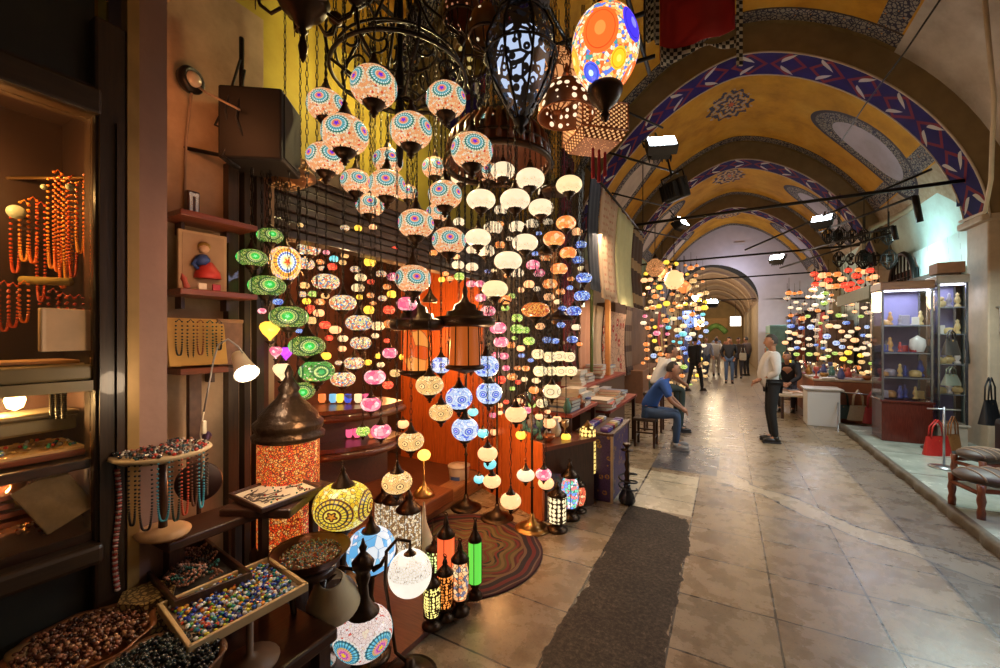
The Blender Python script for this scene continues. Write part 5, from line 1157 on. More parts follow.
# round woven rug
g=N('round_rug_weave'); X,Y,Z=g.xyz(g.coord()); r=g.ma('SQRT',g.ma('ADD',g.ma('MULTIPLY',X,X),g.ma('MULTIPLY',Y,Y))); a=g.ma('ARCTAN2',Y,X)
c=g.ramp(g.ma('ADD',r,g.ma('MULTIPLY',g.ma('SINE',g.ma('MULTIPLY',a,12)),.008)),[(0,(.12,.03,.02)),(.14,(.22,.16,.03)),(.3,(.02,.03,.02)),(.34,(.16,.14,.03)),(.45,(.14,.02,.02)),(.5,(.3,.2,.12)),(.52,(.03,.02,.03)),(.56,(.25,.03,.03)),(.59,(.05,.02,.04)),(.62,(.3,.2,.15)),(.63,(.1,.015,.02))],True)
sc_=g.ma('SINE',g.ma('ADD',g.ma('MULTIPLY',r,70),g.ma('MULTIPLY',g.ma('SINE',g.ma('MULTIPLY',a,7)),3))); c=g.mix(g.ma('MULTIPLY',g.step(sc_,.55),g.less(r,.5)),c,(.3,.24,.08)); c=g.mix(g.ma('MULTIPLY',g.less(sc_,-.8),g.less(r,.5)),c,(.3,.04,.03))
c=g.mix(1.0,c,(.42,.36,.34),'MULTIPLY')
m=MB(); m.lathe([(.65,0),(.655,.006),(.64,.012),(.0,.012)],64); o=m.build('round_rug',g.pbr(c,.85,norm=g.bump(g.noise(scale=150),.4,.003))); o.location=(-1.86,2.72,0); tag(o,'round dark red and olive patterned rug on the paving','rug')

# ================================================================ THRESHOLD, SHELVES AND FLOOR LAMPS OF THE LAMP SHOP
PLK=wood((.62,.13,.02),.55,.4,'Z',5)
m=MB()
for i in range(7): m.box((-3.74+.185*i,4.2,1.45),(.18,.03,2.9),bev=.005)
struct(m.build('door_1',PLK))
m=MB(); A=Vector((-2.5,4.0,0)); B=Vector((-1.47,3.5,0)); dv=B-A; n=7; ang=math.atan2(dv.y,dv.x)
t=thing('plank_counter','low counter faced with glowing orange planks, set at an angle','counter',A,ang); Ln=dv.length
m=MB()
for i in range(n):
    h=1.08-.06*i; m.box((Ln*(i+.5)/n,.0,h/2),(Ln/n-.006,.03,h),bev=.005)
m.build('front_planks',PLK,t); m=MB(); m.box((Ln/2,.36,.66),(Ln,.7,.04)); m.build('counter_top',RWOOD,t); m=MB(); m.box((Ln-.02,.35,.32),(.03,.66,.64)); m.build('side_panel',DWOOD,t)
# curved candle shelves
def curved_shelf(py,label,d=3.35,x0=312,x1=396):
    a=P(x0,py+10,d-.35); b=P(x1,py+12,d+.2); z=(a.z+b.z)/2
    t=thing('candle_shelf',label,'shelf',((a.x+b.x)/2,(a.y+b.y)/2,z)); dv=b-a; ang=math.atan2(dv.y,dv.x); Ln=math.hypot(dv.x,dv.y)
    m=MB(); poly=[(-Ln/2+Ln*i/14,-.10-.12*math.sin(PI*i/14)) for i in range(15)]+[(Ln/2,.22),(-Ln/2,.22)]
    m.prism(poly,-.03,0,M=rotz(ang)); m.build('board',wood((.14,.03,.012),.5,.3,'X'),t)
    m=MB(); m.tube([Matrix.Rotation(ang,4,'Z')@Vector((x,y-.005,-.06)) for x,y in poly[:15]],.03,6); m.build('carved_edge',wood((.12,.03,.012),.4,.35,'X'),t)
    m=MB(); m.box((0,.1,-.22),(Ln*.9,.05,.36),M=rotz(ang)); m.build('back_panel',wood((.08,.02,.01),.5,.4,'X'),t); return z,ang,Ln,t
for row,(py,items) in enumerate(((393,[(322,'orange'),(333,'bluewhite'),(348,'sblue'),(358,'cream'),(366,'pink'),(340,'yellow')]),(428,[(325,'cream'),(332,'yellow'),(340,'peach'),(349,'pink'),(357,'pink'),(372,'red')]))):
    z,ang,Ln,t=curved_shelf(py,['upper curved candle shelf with a row of glowing cups','lower curved candle shelf above the dark steps'][row])
    for i,(x,k) in enumerate(items):
        dd=(H-z)*F/(py+6-337); s=.03; p=P(x,py,min(dd,3.3)); o=thing('candle_cup','','candle cup',(p.x,p.y,z+.001))
        m=MB(); m.open_lathe([(s*.6,.006),(s,.03),(s*.95,.075)],12); m.build('glass',GM[k][0],o); m=MB(); m.lathe([(.0,0),(s*.7,0),(s*.6,.01),(.0,.012)],12); m.build('foot',BRASS,o)
        o['label']=f"{DESC.get(k,'pale blue glass globe').split(' globe')[0]} candle cup on the {['upper','lower'][row]} candle shelf, {['first','second','third','fourth','fifth','sixth'][sorted(q[0] for q in items).index(x)]} from the near end"; o['group']='glowing candle cups'
# dark steps under the shelves
t=thing('wooden_steps','dark wooden steps rising inside the lamp shop','steps',(-3.5,2.75,.1)); 
for i in range(3): m=MB(); m.box((-.28*i-.05,0,.1+.16*i),(.3,1.5,.05),bev=.01); m.box((-.28*i+.08,0,.02+.16*i),(.03,1.5,.16)); m.build('tread',wood((.16,.04,.015),.5,.3,'Y'),t)
# floor lamp poles with bases and arms
for i,(bx_,by_,toppy,lab,mt) in enumerate(((466,508,335,'tall bronze floor lamp pole nearest the shop step',BRONZE),(497,519,300,'bronze floor lamp pole with hanging peach globes',BRONZE),(532,529,395,'floor lamp pole on a shiny brass base by the rug',BRASS))):
    p=Gd(bx_,by_); d=-st*p.x+ct*p.y; h=H+(337-toppy)/F*d
    t=thing('floor_lamp_pole',lab,'floor lamp',(p.x,p.y,0)); m=MB(); m.lathe([(.0,0),(.15,0),(.155,.012),(.13,.02),(.1,.03),(.105,.04),(.05,.06),(.025,.1),(.018,.14)],28); m.build('base',mt,t)
    m=MB(); m.lathe([(.011,.1),(.011,h*.3),(.02,h*.31),(.011,h*.32),(.011,h*.66),(.02,h*.67),(.011,h*.68),(.009,h)],10); m.build('pole',BRONZE,t)
    m=MB()
    for k in range(5):
        a=2*PI*k/5+i; c_,s_=math.cos(a),math.sin(a); m.tube([(0,0,h-.1),(.08*c_,.08*s_,h+.0),(.16*c_,.16*s_,h-.02),(.19*c_,.19*s_,h-.09)],.006,5)
    m.build('arms',BRONZE,t)
# bucket and little bulb lamp
p=Gd(459,492); t=thing('plastic_bucket','white plastic bucket with a blue label behind the lamp poles','bucket',(p.x,p.y,0)); m=MB(); m.open_lathe([(.001,.005),(.09,.005),(.115,.27),(.118,.29)],24); m.build('pail',mat((.62,.55,.48),.4,0,.1,4),t); m=MB(); m.open_lathe([(.103,.08),(.114,.2)],10,a0=-1.9,a1=-.9); m.build('printed_label',mat((.05,.1,.35),.4),t); m=MB(); m.lathe([(.0,.28),(.122,.28),(.122,.3),(.0,.305)],24); m.build('lid',mat((.5,.42,.35),.4),t)
p=P(424,455,3.7); t=thing('table_lamp','little brass table lamp with a round yellow glass on the step','lamp',(p.x,p.y,.16)); z=p.z-.16; m=MB(); m.lathe([(.0,z-.36),(.1,z-.36),(.09,z-.33),(.05,z-.29),(.02,z-.26),(.008,z-.22),(.008,z-.05)],18); m.build('base',BRASS,t); m=MB(); m.sph((0,0,z),(.06,.06,.05),16,10); m.build('globe',emis((1,.62,.12),1.8),t)
m=MB(); m.box((p.x,p.y,.16+(z-.36)/2),(.3,.5,max(.04,z-.36)),bev=.01); tag(m.build('wooden_chest',wood((.2,.06,.02),.5,.4,'Y')),'reddish wooden chest under the little brass table lamp','chest')
# ================================================================ TEXTILES AND STALLS ALONG THE LEFT
def cloth_mat(name,base,dark,sc=40,stripe=None,rough=.9,flor=None):
    g=N(name); n=g.noise(scale=sc,detail=3); X,Y,Z=g.xyz(g.coord()); c=g.mix(n,tuple(q*.8 for q in base),base)
    if stripe: c=g.mix(g.step(g.ma('SINE',g.ma('MULTIPLY',Z,stripe)),.6),c,dark)
    if flor:
        d=g.vor(None,flor,'F1','Distance'); c=g.mix(g.less(d,.3),c,dark); c=g.mix(g.less(d,.13),c,tuple(min(1,q*1.3) for q in base)); c=g.mix(g.less(g.vor(None,flor*2.6,'DISTANCE_TO_EDGE','Distance'),.05),c,tuple(q*.5 for q in base))
    return g.pbr(c,rough)
STRP=None
def banner(label,x,y0,y1,z0,z1,mt,name='hanging_kilim',group=None,wave=.03,bottom=0,nw=3,cat='textile'):
    if mt is None:
        g=N('orange_striped_cloth'); X_,Y_,Z_=g.xyz(g.coord()); mt=g.pbr(g.mix(g.step(g.ma('SINE',g.ma('MULTIPLY',Y_,40)),0),(.7,.5,.3),(.6,.2,.04)),.8)
    c=Vector((x,(y0+y1)/2,z0)); m=MB()
    def fn(u,v):
        yy=(u-.5)*(y1-y0); zz=v*(z1-z0)-bottom*u*(1-v)
        return (wave*math.sin(u*PI*2*nw)*(1-v*.6)-.10*math.sin(v*PI)*.5, yy, zz)
    m.sheet(fn,24,10); o=m.build(name,mt,loc=c,thick=.012); tag(o,label,cat,group); return o
def script_mat(name,base,ink):
    g=N(name); X,Y,Z=g.xyz(g.coord()); row=g.ma('MULTIPLY',Z,9); fr=g.ma('FRACT',row); n=g.noise(g.comb(g.ma('MULTIPLY',Y,26),g.ma('FLOOR',row),0),1,2)
    body=g.ma('MULTIPLY',g.ma('MULTIPLY',g.step(fr,.3),g.less(fr,.62)),g.step(n,.5)); inn=g.ma('MULTIPLY',g.less(g.ma('ABSOLUTE',Y),.3),1)
    return g.pbr(g.mix(g.ma('MULTIPLY',g.ma('MULTIPLY',body,inn),.7),g.mix(g.noise(scale=3),tuple(q*.8 for q in base),base),ink),.85)
banner('dark navy hanging panel nearest the lamps in the kilim row',-1.6,5.45,5.95,2.35,3.9,cloth_mat('navy_panel',(.03,.035,.05),(.01,.01,.01)),wave=.01)
banner('rose beige hanging panel with faint rows of marks',-1.6,6.0,7.0,2.28,3.9,script_mat('rose_panel',(.55,.38,.24),(.35,.1,.05)))
banner('pale yellow green plain hanging panel in the kilim row',-1.6,7.05,8.35,2.28,3.9,cloth_mat('pale_panel',(.62,.58,.3),(.4,.4,.2),12))
banner('dark brown striped hanging panel at the far end of the row',-1.6,8.4,9.5,2.3,3.88,cloth_mat('brown_striped_panel',(.07,.035,.02),(.35,.22,.1),20,9))
banner('cream and orange striped cloth lit warmly behind the blue globes',-2.35,5.9,6.9,1.9,3.3,None,wave=.02)
m=MB(); m.tube([(-1.6,5.3,3.95),(-1.6,9.6,3.95)],.02,6); m.tube([(-1.6,5.4,3.95),(-1.6,5.4,5.4)],.01,5); m.tube([(-1.6,9.4,3.95),(-1.6,9.4,5.6)],.01,5); m.tube([(-2.98,6.6,3.2),(-1.6,6.6,3.95)],.012,5); tag(m.build('banner_rail',BLACKIRON),'black iron rail above the row of hanging panels','rail')
banner('deep magenta woven strip hanging beside the blue globes',-1.75,4.75,5.2,2.1,4.0,cloth_mat('magenta_strip',(.2,.015,.04),(.08,.01,.02),20))
banner('pale blue edged strip hanging between magenta strip and navy panel',-1.66,5.22,5.36,2.1,3.9,cloth_mat('pale_blue_strip',(.4,.5,.55),(.1,.1,.1),20),wave=.005)
for i,(y0,y1,zt,lab,mt) in enumerate(((6.0,6.6,2.5,'dark red diamond carpet hanging by the green post',cloth_mat('red_carpet',(.16,.02,.02),(.4,.3,.2),30,None,flor=9)),(6.75,7.5,2.35,'salmon cloth hanging between the green and orange posts',cloth_mat('salmon_cloth',(.62,.3,.18),(.5,.2,.1),10)),(7.5,8.2,2.3,'cream brown-edged cloth beside the salmon one',cloth_mat('cream_cloth',(.6,.42,.27),(.3,.15,.1),8)),(8.3,10.3,2.25,'cream carpet with red rosettes hanging behind the seated men',cloth_mat('rosette_carpet',(.66,.4,.26),(.4,.03,.02),30,None,flor=3.2)),(10.4,11.2,2.6,'grey brown carpet hanging beyond the rosette carpet',cloth_mat('grey_brown_carpet',(.2,.14,.1),(.08,.05,.04),20,12)))):
    banner(lab,-2.15,y0,y1,.75,zt,mt,'hanging_carpet',wave=.03)
m=MB(); m.tube([(-1.95,6.68,0),(-1.95,6.68,3.0)],.028,8); tag(m.build('green_post',mat((.12,.16,.04),.4,.3)),'thin green post beside the hanging carpets','post')
m=MB(); m.box((-1.9,7.55,1.3),(.09,.09,2.6),bev=.01); tag(m.build('orange_post',mat((.55,.25,.08),.5)),'square orange brown post beside the rosette carpet','post')
# red hanging cloth with chequered border, high over the aisle
g=N('red_flag_cloth'); X,Y,Z=g.xyz(g.coord()); chk=g.n('ShaderNodeTexChecker',Vector=g.coord(),Scale=26.0,Color1=(.5,.45,.38,1),Color2=(.01,.01,.012,1))
FLG=mat((.35,.008,.006),.8,0,.2,6,name='red_cloth'); CHK=g.pbr(chk,.8)
t=thing('red_cloth_hanging','red cloth with black and white chequered edges high overhead','textile',P(697,-2,4.2),TH)
def flagf(x0,x1,z0,z1,s0,s1):
    return lambda u,v:((x0+(x1-x0)*u),.04*math.sin(u*9),(z1+(z0+(s0+(s1-s0)*u)-z1)*(1-v)))
m=MB(); m.sheet(flagf(-.38,.4,-.5,.9,-.13,.2),24,8); m.build('red_field',FLG,t,thick=.008)
m=MB(); m.sheet(flagf(-.53,-.385,-.46,.9,.02,-.02),4,8); m.sheet(flagf(-.38,.4,-.58,-.5,-.13,.2),24,1); m.M=None
o=m.build('chequered_edge',CHK,t,loc=(0,-.01,0),thick=.006)
m=MB(); m.box((.43,-.01,-.1),(.06,.01,1.2)); m.build('chequered_edge',CHK,t)
m=MB(); m.tube([(-.55,0,.9),(.55,0,.9)],.015,6); m.tube([(0,0,.9),(0,0,1.6)],.008,5); m.build('rod',BLACKIRON,t)

# ---- trading tables
rn=random.Random(31)
def table(label,x0,x1,y0,y1,z,topm,name='stall_table',skirt=None):
    t=thing(name,label,'table',((x0+x1)/2,(y0+y1)/2,0)); a,b=(x1-x0)/2,(y1-y0)/2
    m=MB(); m.box((0,0,z-.02),(2*a,2*b,.04),bev=.006); m.build('table_top',topm,t)
    if skirt:
        m=MB(); m.box((0,0,(z-.05)/2),(2*a-.05,2*b-.05,z-.05)); m.build('skirt',skirt,t)
    else:
        for sx in (-1,1):
            for sy in (-1,1): m=MB(); m.box((sx*(a-.05),sy*(b-.05),z/2-.02),(.05,.05,z-.04)); m.build('leg',DWOOD,t)
    return t
REDB=mat((.28,.04,.02),.45,0,.3,6,name='red_lacquer_board')
table('red topped stall table piled with books beside the seated man',-2.1,-1.3,5.3,7.1,.75,REDB)
table('upper red board of books against the hanging carpets',-2.3,-1.75,5.5,8.4,1.0,REDB,skirt=mat((.12,.06,.03),.7))
table('goods table between the plank counter and the books',-2.2,-1.42,4.15,5.15,.88,REDB)
BK=[(.6,.5,.4),(.35,.05,.04),(.5,.45,.42),(.62,.35,.2),(.1,.1,.12),(.55,.5,.45),(.25,.12,.07),(.4,.38,.42),(.65,.6,.55),(.12,.18,.3)]
BN=['cream','red','grey','tan','black','off-white','brown','lilac grey','white','navy']
_bk={}
def book_mesh(ci,w_,l_,h_):
    k=(ci,w_,l_,h_)
    if k not in _bk:
        m=MB(); m.box((0,0,h_/2),(w_*.95,l_*.97,h_*.8)); m.cur=1; m.box((0,0,h_*.06),(w_,l_,h_*.12)); m.box((0,0,h_*.94),(w_,l_,h_*.12)); m.box((-w_/2,0,h_/2),(.006,l_,h_))
        _bk[k]=m.mesh('book',[mat((.6,.55,.45),.8,name='page_edges'),mat(BK[ci],.45)])
    return _bk[k]
def stack(x,y,z,n,where,rz0=0):
    for i in range(n):
        ci=rn.randrange(10); sz=rn.choice([(.26,.34,.04),(.3,.36,.05),(.22,.28,.05),(.3,.24,.04)])
        o=bpy.data.objects.new('book',book_mesh(ci,*sz)); C.objects.link(o); o.location=(x+rn.uniform(-.015,.015),y+rn.uniform(-.015,.015),z); o.rotation_euler=(0,0,rz0+rn.uniform(-.15,.15))
        pos_=['lowest','second up','third up','fourth up','fifth up'][i] if i<n-1 else 'topmost'
        tag(o,f"{BN[ci]} book {where}, {pos_}",'book','boxed books on the book stall'); z+=sz[2]
spots=[(-1.45,5.45,.75,'at the near aisle corner of red table'),(-1.75,5.5,.75,'on the near inner corner of the red table'),(-1.48,5.95,.75,'in the second aisle stack of red table'),(-1.8,6.0,.75,'in the second inner stack of red table'),(-1.5,6.45,.75,'behind the seated man on the red table'),(-1.8,6.6,.75,'in the middle of the inner red table'),(-1.95,5.75,1.0,'at the near end of the upper board'),(-1.98,6.3,1.0,'second stack along the upper board'),(-1.95,6.95,1.0,'third stack along the upper board'),(-2.0,7.7,1.0,'at the far end of the upper board'),(-1.6,4.4,.88,'on the goods table by the plank counter'),(-1.62,4.85,.88,'at the far aisle edge of the goods table')]
for x,y,z,wh in spots: stack(x,y,z,rn.randint(3,5),wh)
# small ware on counter and goods table
WM=[mat((.5,.35,.2),.3,.6),mat((.6,.58,.55),.3),mat((.1,.25,.2),.3),BRASS,mat((.5,.08,.05),.35),mat((.1,.12,.3),.35),SILVER,COPPER]
WN=['tan','white','dark green','brass','red','blue','silver','copper']
def vase_mesh(k,kind):
    key=('v',k,kind)
    if key not in _lm:
        m=MB()
        pr={0:[(.0,0),(.03,0),(.045,.05),(.03,.1),(.015,.13),(.025,.15),(.02,.15),(.0,.14)],1:[(.0,0),(.025,0),(.05,.03),(.055,.06),(.05,.06),(.0,.03)],2:[(.0,0),(.03,0),(.032,.02),(.01,.04),(.01,.09),(.03,.11),(.032,.16),(.0,.16)],3:[(.0,0),(.04,0),(.04,.08),(.02,.1),(.03,.12),(.0,.15)]}[kind]
        m.lathe(pr,14)
        if kind==3: m.tube([(.04,0,.07),(.075,0,.09),(.08,0,.12)],.007,5); m.tube([(-.04,0,.07),(-.07,0,.06),(-.04,0,.02)],.005,5)
        _lm[key]=m.mesh('ware',WM[k])
    return _lm[key]
KN=['vase','bowl','candlestick','teapot']
def ware(x,y,z,where,idx,s=1):
    k=rn.randrange(8); kd=rn.randrange(4); o=bpy.data.objects.new(KN[kd],vase_mesh(k,kd)); C.objects.link(o); o.location=(x,y,z); o.scale=(s,s,s); o.rotation_euler=(0,0,rn.uniform(0,6)); tag(o,f"small {WN[k]} {KN[kd]} {where}, {idx}",KN[kd],'small wares on the goods tables')
NTH=['first from near end','second from near end','third from near end','fourth from near end','fifth from near end','sixth from near end','seventh from near end','eighth from near end','ninth from near end','tenth from near end','eleventh from near end','twelfth from near end']
for r,(x,where) in enumerate(((-1.5,'on the aisle edge of the goods table'),(-1.75,'along the middle of the goods table'),(-2.02,'on the inner edge of the goods table'))):
    for i in range(7): ware(x+rn.uniform(-.03,.03),4.22+i*.13,.88,where,NTH[i],rn.uniform(.9,1.3)) if not (r==0 and i in (1,2,4,5)) else None
ang_=math.atan2(-.5,1.03)
for r in range(2):
    for i in range(8):
        q=Vector((-2.5,4.0,0))+Vector((1.03,-.5,0))*(.08+.115*i)+Vector((.44,.9,0)).normalized()*(.18+.22*r); ware(q.x,q.y,.68,['in the counter front row','in the counter back row'][r],['first','second','third','fourth','fifth','sixth','seventh','eighth'][i]+' from the wall end',1.2)
# hanging small strings over counter are lamps already. glass case with purple goods
t=thing('goods_case','dark glass-topped case of small purple and gold goods near the hookah','display case',(-1.2,4.62,0))
m=MB(); m.box((0,0,.34),(.36,.8,.68),bev=.01); m.build('case_body',cloth_mat('purple_gold_packets',(.05,.02,.1),(.3,.15,.03),30,None,.5,flor=12),t)
m=MB(); m.box((0,0,.7),(.4,.84,.03),bev=.006); m.build('top_frame',DWOOD,t)
for sx in (-1,1):
    for sy in (-1,1): m=MB(); m.box((sx*.18,sy*.4,.35),(.025,.025,.7)); m.build('corner_post',mat((.4,.3,.2),.5),t)
for i in range(14):
    x=-1.2+(-.1 if i%2 else .1); y=4.28+.1*(i//2); m=MB(); m.box((0,0,.02),(.09,.07,.04),bev=.006); k=i%5
    o=m.build('trinket_packet',mat([(.1,.04,.3),(.5,.35,.1),(.05,.05,.2),(.5,.5,.55),(.3,.04,.08)][k],.35)); o.location=(x,y,.715); o.rotation_euler=(0,0,rn.uniform(-.4,.4)); tag(o,f"{['violet','gold','navy','silver','crimson'][k]} packet on the goods case, {NTH[i//2]} on the {'inner' if i%2 else 'aisle'} row",'packet','trinket packets on the goods case')
# hookah
p=Gd(627,503); t=thing('hookah','black and bronze hookah standing on the paving by the goods case','hookah',(p.x,p.y,0))
m=MB(); m.lathe([(.0,0),(.07,0),(.085,.03),(.08,.07),(.05,.13),(.03,.17),(.035,.19),(.0,.2)],22); m.build('water_base',mat((.02,.02,.025),.15,.3),t)
m=MB(); m.lathe([(.02,.19),(.035,.22),(.02,.25),(.03,.3),(.015,.34),(.028,.4),(.015,.44),(.022,.5),(.01,.54)],16); m.build('stem',BRONZE,t)
m=MB(); m.lathe([(.0,.53),(.06,.54),(.062,.55),(.015,.555),(.02,.57),(.045,.6),(.04,.61),(.0,.6)],18); m.build('bowl_and_plate',BRONZE,t)
m=MB(); m.tube([(.03,0,.3)]+[(.09*math.cos(a)+.01,.09*math.sin(a),.3-.012*a) for a in [i*.4 for i in range(1,34)]],.009,6); m.build('hose',BLACKP,t)
# small lit lamps at the end of the counter
small_lantern('cream cage lantern on the paving at the counter corner',557,530,48,18,pierced_mat('cream_caged_glass',(.2,.15,.1),(1,.85,.5),26,1.2,.45),'cyl',0.0)
small_lantern('pink and blue stained glass lantern beside the cream cage one',570,518,58,17,globe_beads('stained_glass',[(1,.3,.3),(.2,.4,1),(1,.9,.9),(.2,.8,.5)],1.2,45),'bulge',0.0)
small_lantern('red lozenge lantern half behind the stained glass one',578,511,36,15,globe_beads('red_lozenge_glass',[(1,.2,.08),(1,.6,.3),(.8,.1,.05)],1.2,45),'bulge',0.0)
p=Gd(583,500); t=thing('basket_lamp','tall yellow caged lamp glowing beside the purple goods case','lamp',(p.x+.05,p.y+.0,0)); m=MB(); m.open_lathe([(.08,.3),(.085,.35),(.08,.74),(.05,.78)],16); m.build('glass',pierced_mat('yellow_caged_glass',(.25,.15,.04),(1,.7,.2),26,1.4,.5),t); m=MB(); m.lathe([(.0,0),(.09,0),(.05,.03),(.015,.06),(.015,.26),(.085,.3)],18); m.lathe([(.055,.78),(.03,.8),(.005,.84)],14); m.build('stand',BRASS,t)

# ================================================================ FAR LAMP STALLS
def far_lamp(kind,p,s,label,group):
    o=bpy.data.objects.new('hanging_stall_lamp',far_mesh(kind)); C.objects.link(o); o.location=p; o.scale=(s,s,s); tag(o,label,'lamp',group)
_fm={}
def far_mesh(kind):
    if kind in _fm: return _fm[kind]
    mt,asp=GM[kind]; m=MB(); n=6; m.open_lathe([(math.cos(-PI/2+.42+(PI-.84)*i/n),asp*math.sin(-PI/2+.42+(PI-.84)*i/n)) for i in range(n+1)],12)
    m.cur=1; m.lathe([(.05,-asp-.5),(.15,-asp-.3),(.45,-asp*.92)],8); m.lathe([(.45,asp*.9),(.2,asp+.35),(.05,asp+.8)],8); m.tube([(0,0,asp+.6),(0,0,asp+4)],.06,3)
    _fm[kind]=m.mesh('stall_lamp',[mt,BRONZE]); return _fm[kind]
FD={'amber':'amber','orange':'orange','peach':'peach','sblue':'blue','blue':'blue and white','white':'white','cream':'cream','pink':'pink','lime':'green','multi':'multicoloured','yellow':'yellow','cyan':'turquoise','red':'red','purple':'purple'}
rn=random.Random(77)
def place_far(n,xr,yr,pick,grp,where,dmin=6.5,pts=None):
    used=[]; tries=0
    while len(used)<n and tries<8000:
        tries+=1
        x=rn.uniform(*xr); y=rn.uniform(*yr)
        got=pick(x,y)
        if not got: continue
        d,kinds,wpx=got
        if any((x-a)**2+(y-b)**2<dmin**2 for a,b in used): continue
        used.append((x,y)); k=rn.choice(kinds); p=P(x,y,d)
        far_lamp(k,p,wpx/2/F*d,f"small {FD[k]} globe lamp {where}",grp+', '+FD[k])
def pk_left(x,y):
    if not (643<x<706): return None
    if y>392-abs(x-680)*.4 or y<262+max(0,(655-x))*1.2: return None
    t=(x-640)/66; d=9.5+6.5*t+rn.uniform(-1.4,1.4)
    if y<312: kk=['amber','orange','orange','yellow','peach']
    elif y<345 and 668<x: kk=['cyan','white','blue','sblue','cream','orange']
    elif y<345: kk=['orange','amber','yellow','orange','pink','white']
    elif y<358: kk=['sblue','blue','sblue','amber','orange','white']
    else: kk=['amber','yellow','orange','lime','cream','peach']
    return d,kk,rn.uniform(3.5,7.5)
place_far(140,(643,706),(262,392),pk_left,'lamps of the far lamp stall','in the glowing far stall behind the seated men',5.6)
def pk_right(x,y):
    if not(785<x<880): return None
    if y<270 or y>378: return None
    t=(880-x)/88; d=8.8+5.2*t+rn.uniform(-.3,.3)
    if y<292: 
        return (d,['orange','red','peach'],rn.uniform(6,9)) if x>812 else None
    if y<325: return d,['white','orange','lime','peach','multi','sblue','white'],rn.uniform(4,7)
    if y<350: return d,['sblue','blue','white','white','peach','multi'],rn.uniform(4,7)
    return d,['yellow','cream','white','amber','orange','lime'],rn.uniform(4,6.5)
place_far(158,(785,880),(270,378),pk_right,'lamps of the far right lamp stall','hanging before the stall past the glass vitrine',5.4)
# large amber lanterns over the left stall
for i,(x,y,d,s) in enumerate(((674,280,9.5,.22),(684,287,10.5,.16),(655,268,9.2,.2),(662,272,10,.15))):
    t=thing('hanging_amber_lantern',['largest glowing amber lantern over the far stall','rounder amber lantern beside the largest one','dark bronze lantern left unlit over the far stall','smaller dim copper lantern over the far stall'][i],'lantern',P(x,y,d)); m=MB(); m.open_lathe([(s*.3,-s),(s*.9,-s*.4),(s,0),(s*.8,s*.6),(s*.3,s)],16); m.build('glass',[GM['peach'][0],GM['orange'][0],CB,CB][i],t); m=MB(); m.lathe([(s*.32,s),(s*.2,s*1.3),(.01,s*1.7)],10); m.lathe([(.01,-s*1.4),(s*.3,-s)],10); m.tube([(0,0,s*1.6),(0,0,s*5)],.01,4); m.build('fitting',BRONZE,t)
# stall bodies behind them
m=MB(); m.box((-2.75,13.5,1.3),(.5,5.6,2.6)); struct(m.build('wall_stall_left',mat((.16,.08,.04),.7,0,.5,3)))
m=MB(); m.box((-2.15,12.6,.42),(.6,3.4,.84),bev=.02); tag(m.build('stall_counter',mat((.22,.1,.05),.6)),'brown counter under the far lamp stall','counter')
for i,(x0,y0,w0,d0,c,lab) in enumerate(((-1.95,19.5,.5,1.6,(.35,.2,.12),'brown cabinet of goods at the passage entrance'),(-1.9,22,.6,1.4,(.1,.15,.4),'blue glowing shop sign case by the passage entrance'),(1.9,21.5,.6,2.0,(.15,.3,.25),'green shopfront cabinet by the passage entrance'),(3.0,16.4,.6,1.6,(.16,.09,.05),'brown shelf unit past the lamp stall'))):
    t=thing('shop_cabinet',lab,'cabinet',(x0,y0,0)); m=MB(); m.box((0,0,1.1),(w0,d0,2.2),bev=.02); m.build('body',mat(c,.6,0,.5,5),t); m=MB(); s=1 if x0<0 else -1
    for k in range(4): m.box((s*w0/2,0,.5+.45*k),(.03,d0*.94,.03)); 
    m.build('shelf_edges',BRASS,t)
    for k in range(3):
        m=MB()
        for j in range(8): m.box((s*(w0/2+.03),-d0*.4+j*d0*.115,.6+.45*k),(.05,.1,.16+.05*((j*7+k)%3)),bev=.01)
        o=m.build('goods_row',beadmat([(.6,.1,.06),(.6,.5,.3),(.1,.2,.5),(.7,.65,.6),(.5,.3,.1),(.1,.3,.15)],'goods_colours'),t); o['kind']='stuff'
# goods on the far left and right walls as hanging cloths, rows of them
CC=[((.5,.08,.06),'red'),((.65,.6,.55),'white'),((.08,.12,.35),'blue'),((.55,.35,.15),'ochre'),((.12,.1,.1),'black'),((.1,.28,.2),'green'),((.6,.3,.3),'rose')]
for i in range(9):
    c,nm=CC[i%7]; y=16.4+i*.7
    banner(f"{nm} scarf hanging on the aqua wall, {['nearest','second','third','fourth','fifth','sixth','seventh','eighth','farthest'][i]} of the row",2.75,y,y+.55,1.2,2.5,mat(c,.8,0,.3,15),'hanging_scarf','scarves hanging along the far right',.03)
for i in range(7):
    c,nm=CC[(i*3)%7]; y=17.0+i*.85
    banner(f"{nm} cloth hanging by the far left wall, {['nearest','second','third','fourth','fifth','sixth','farthest'][i]} of the row",-2.3,y,y+.6,1.0,2.7,mat(c,.8,0,.3,15),'hanging_cloth','cloths hanging along the far left',.03)
m=MB(); m.box((3.42,12.6,1.45),(.1,5.6,2.9)); struct(m.build('wall_stall_right',mat((.05,.03,.02),.7,0,.5,3)))
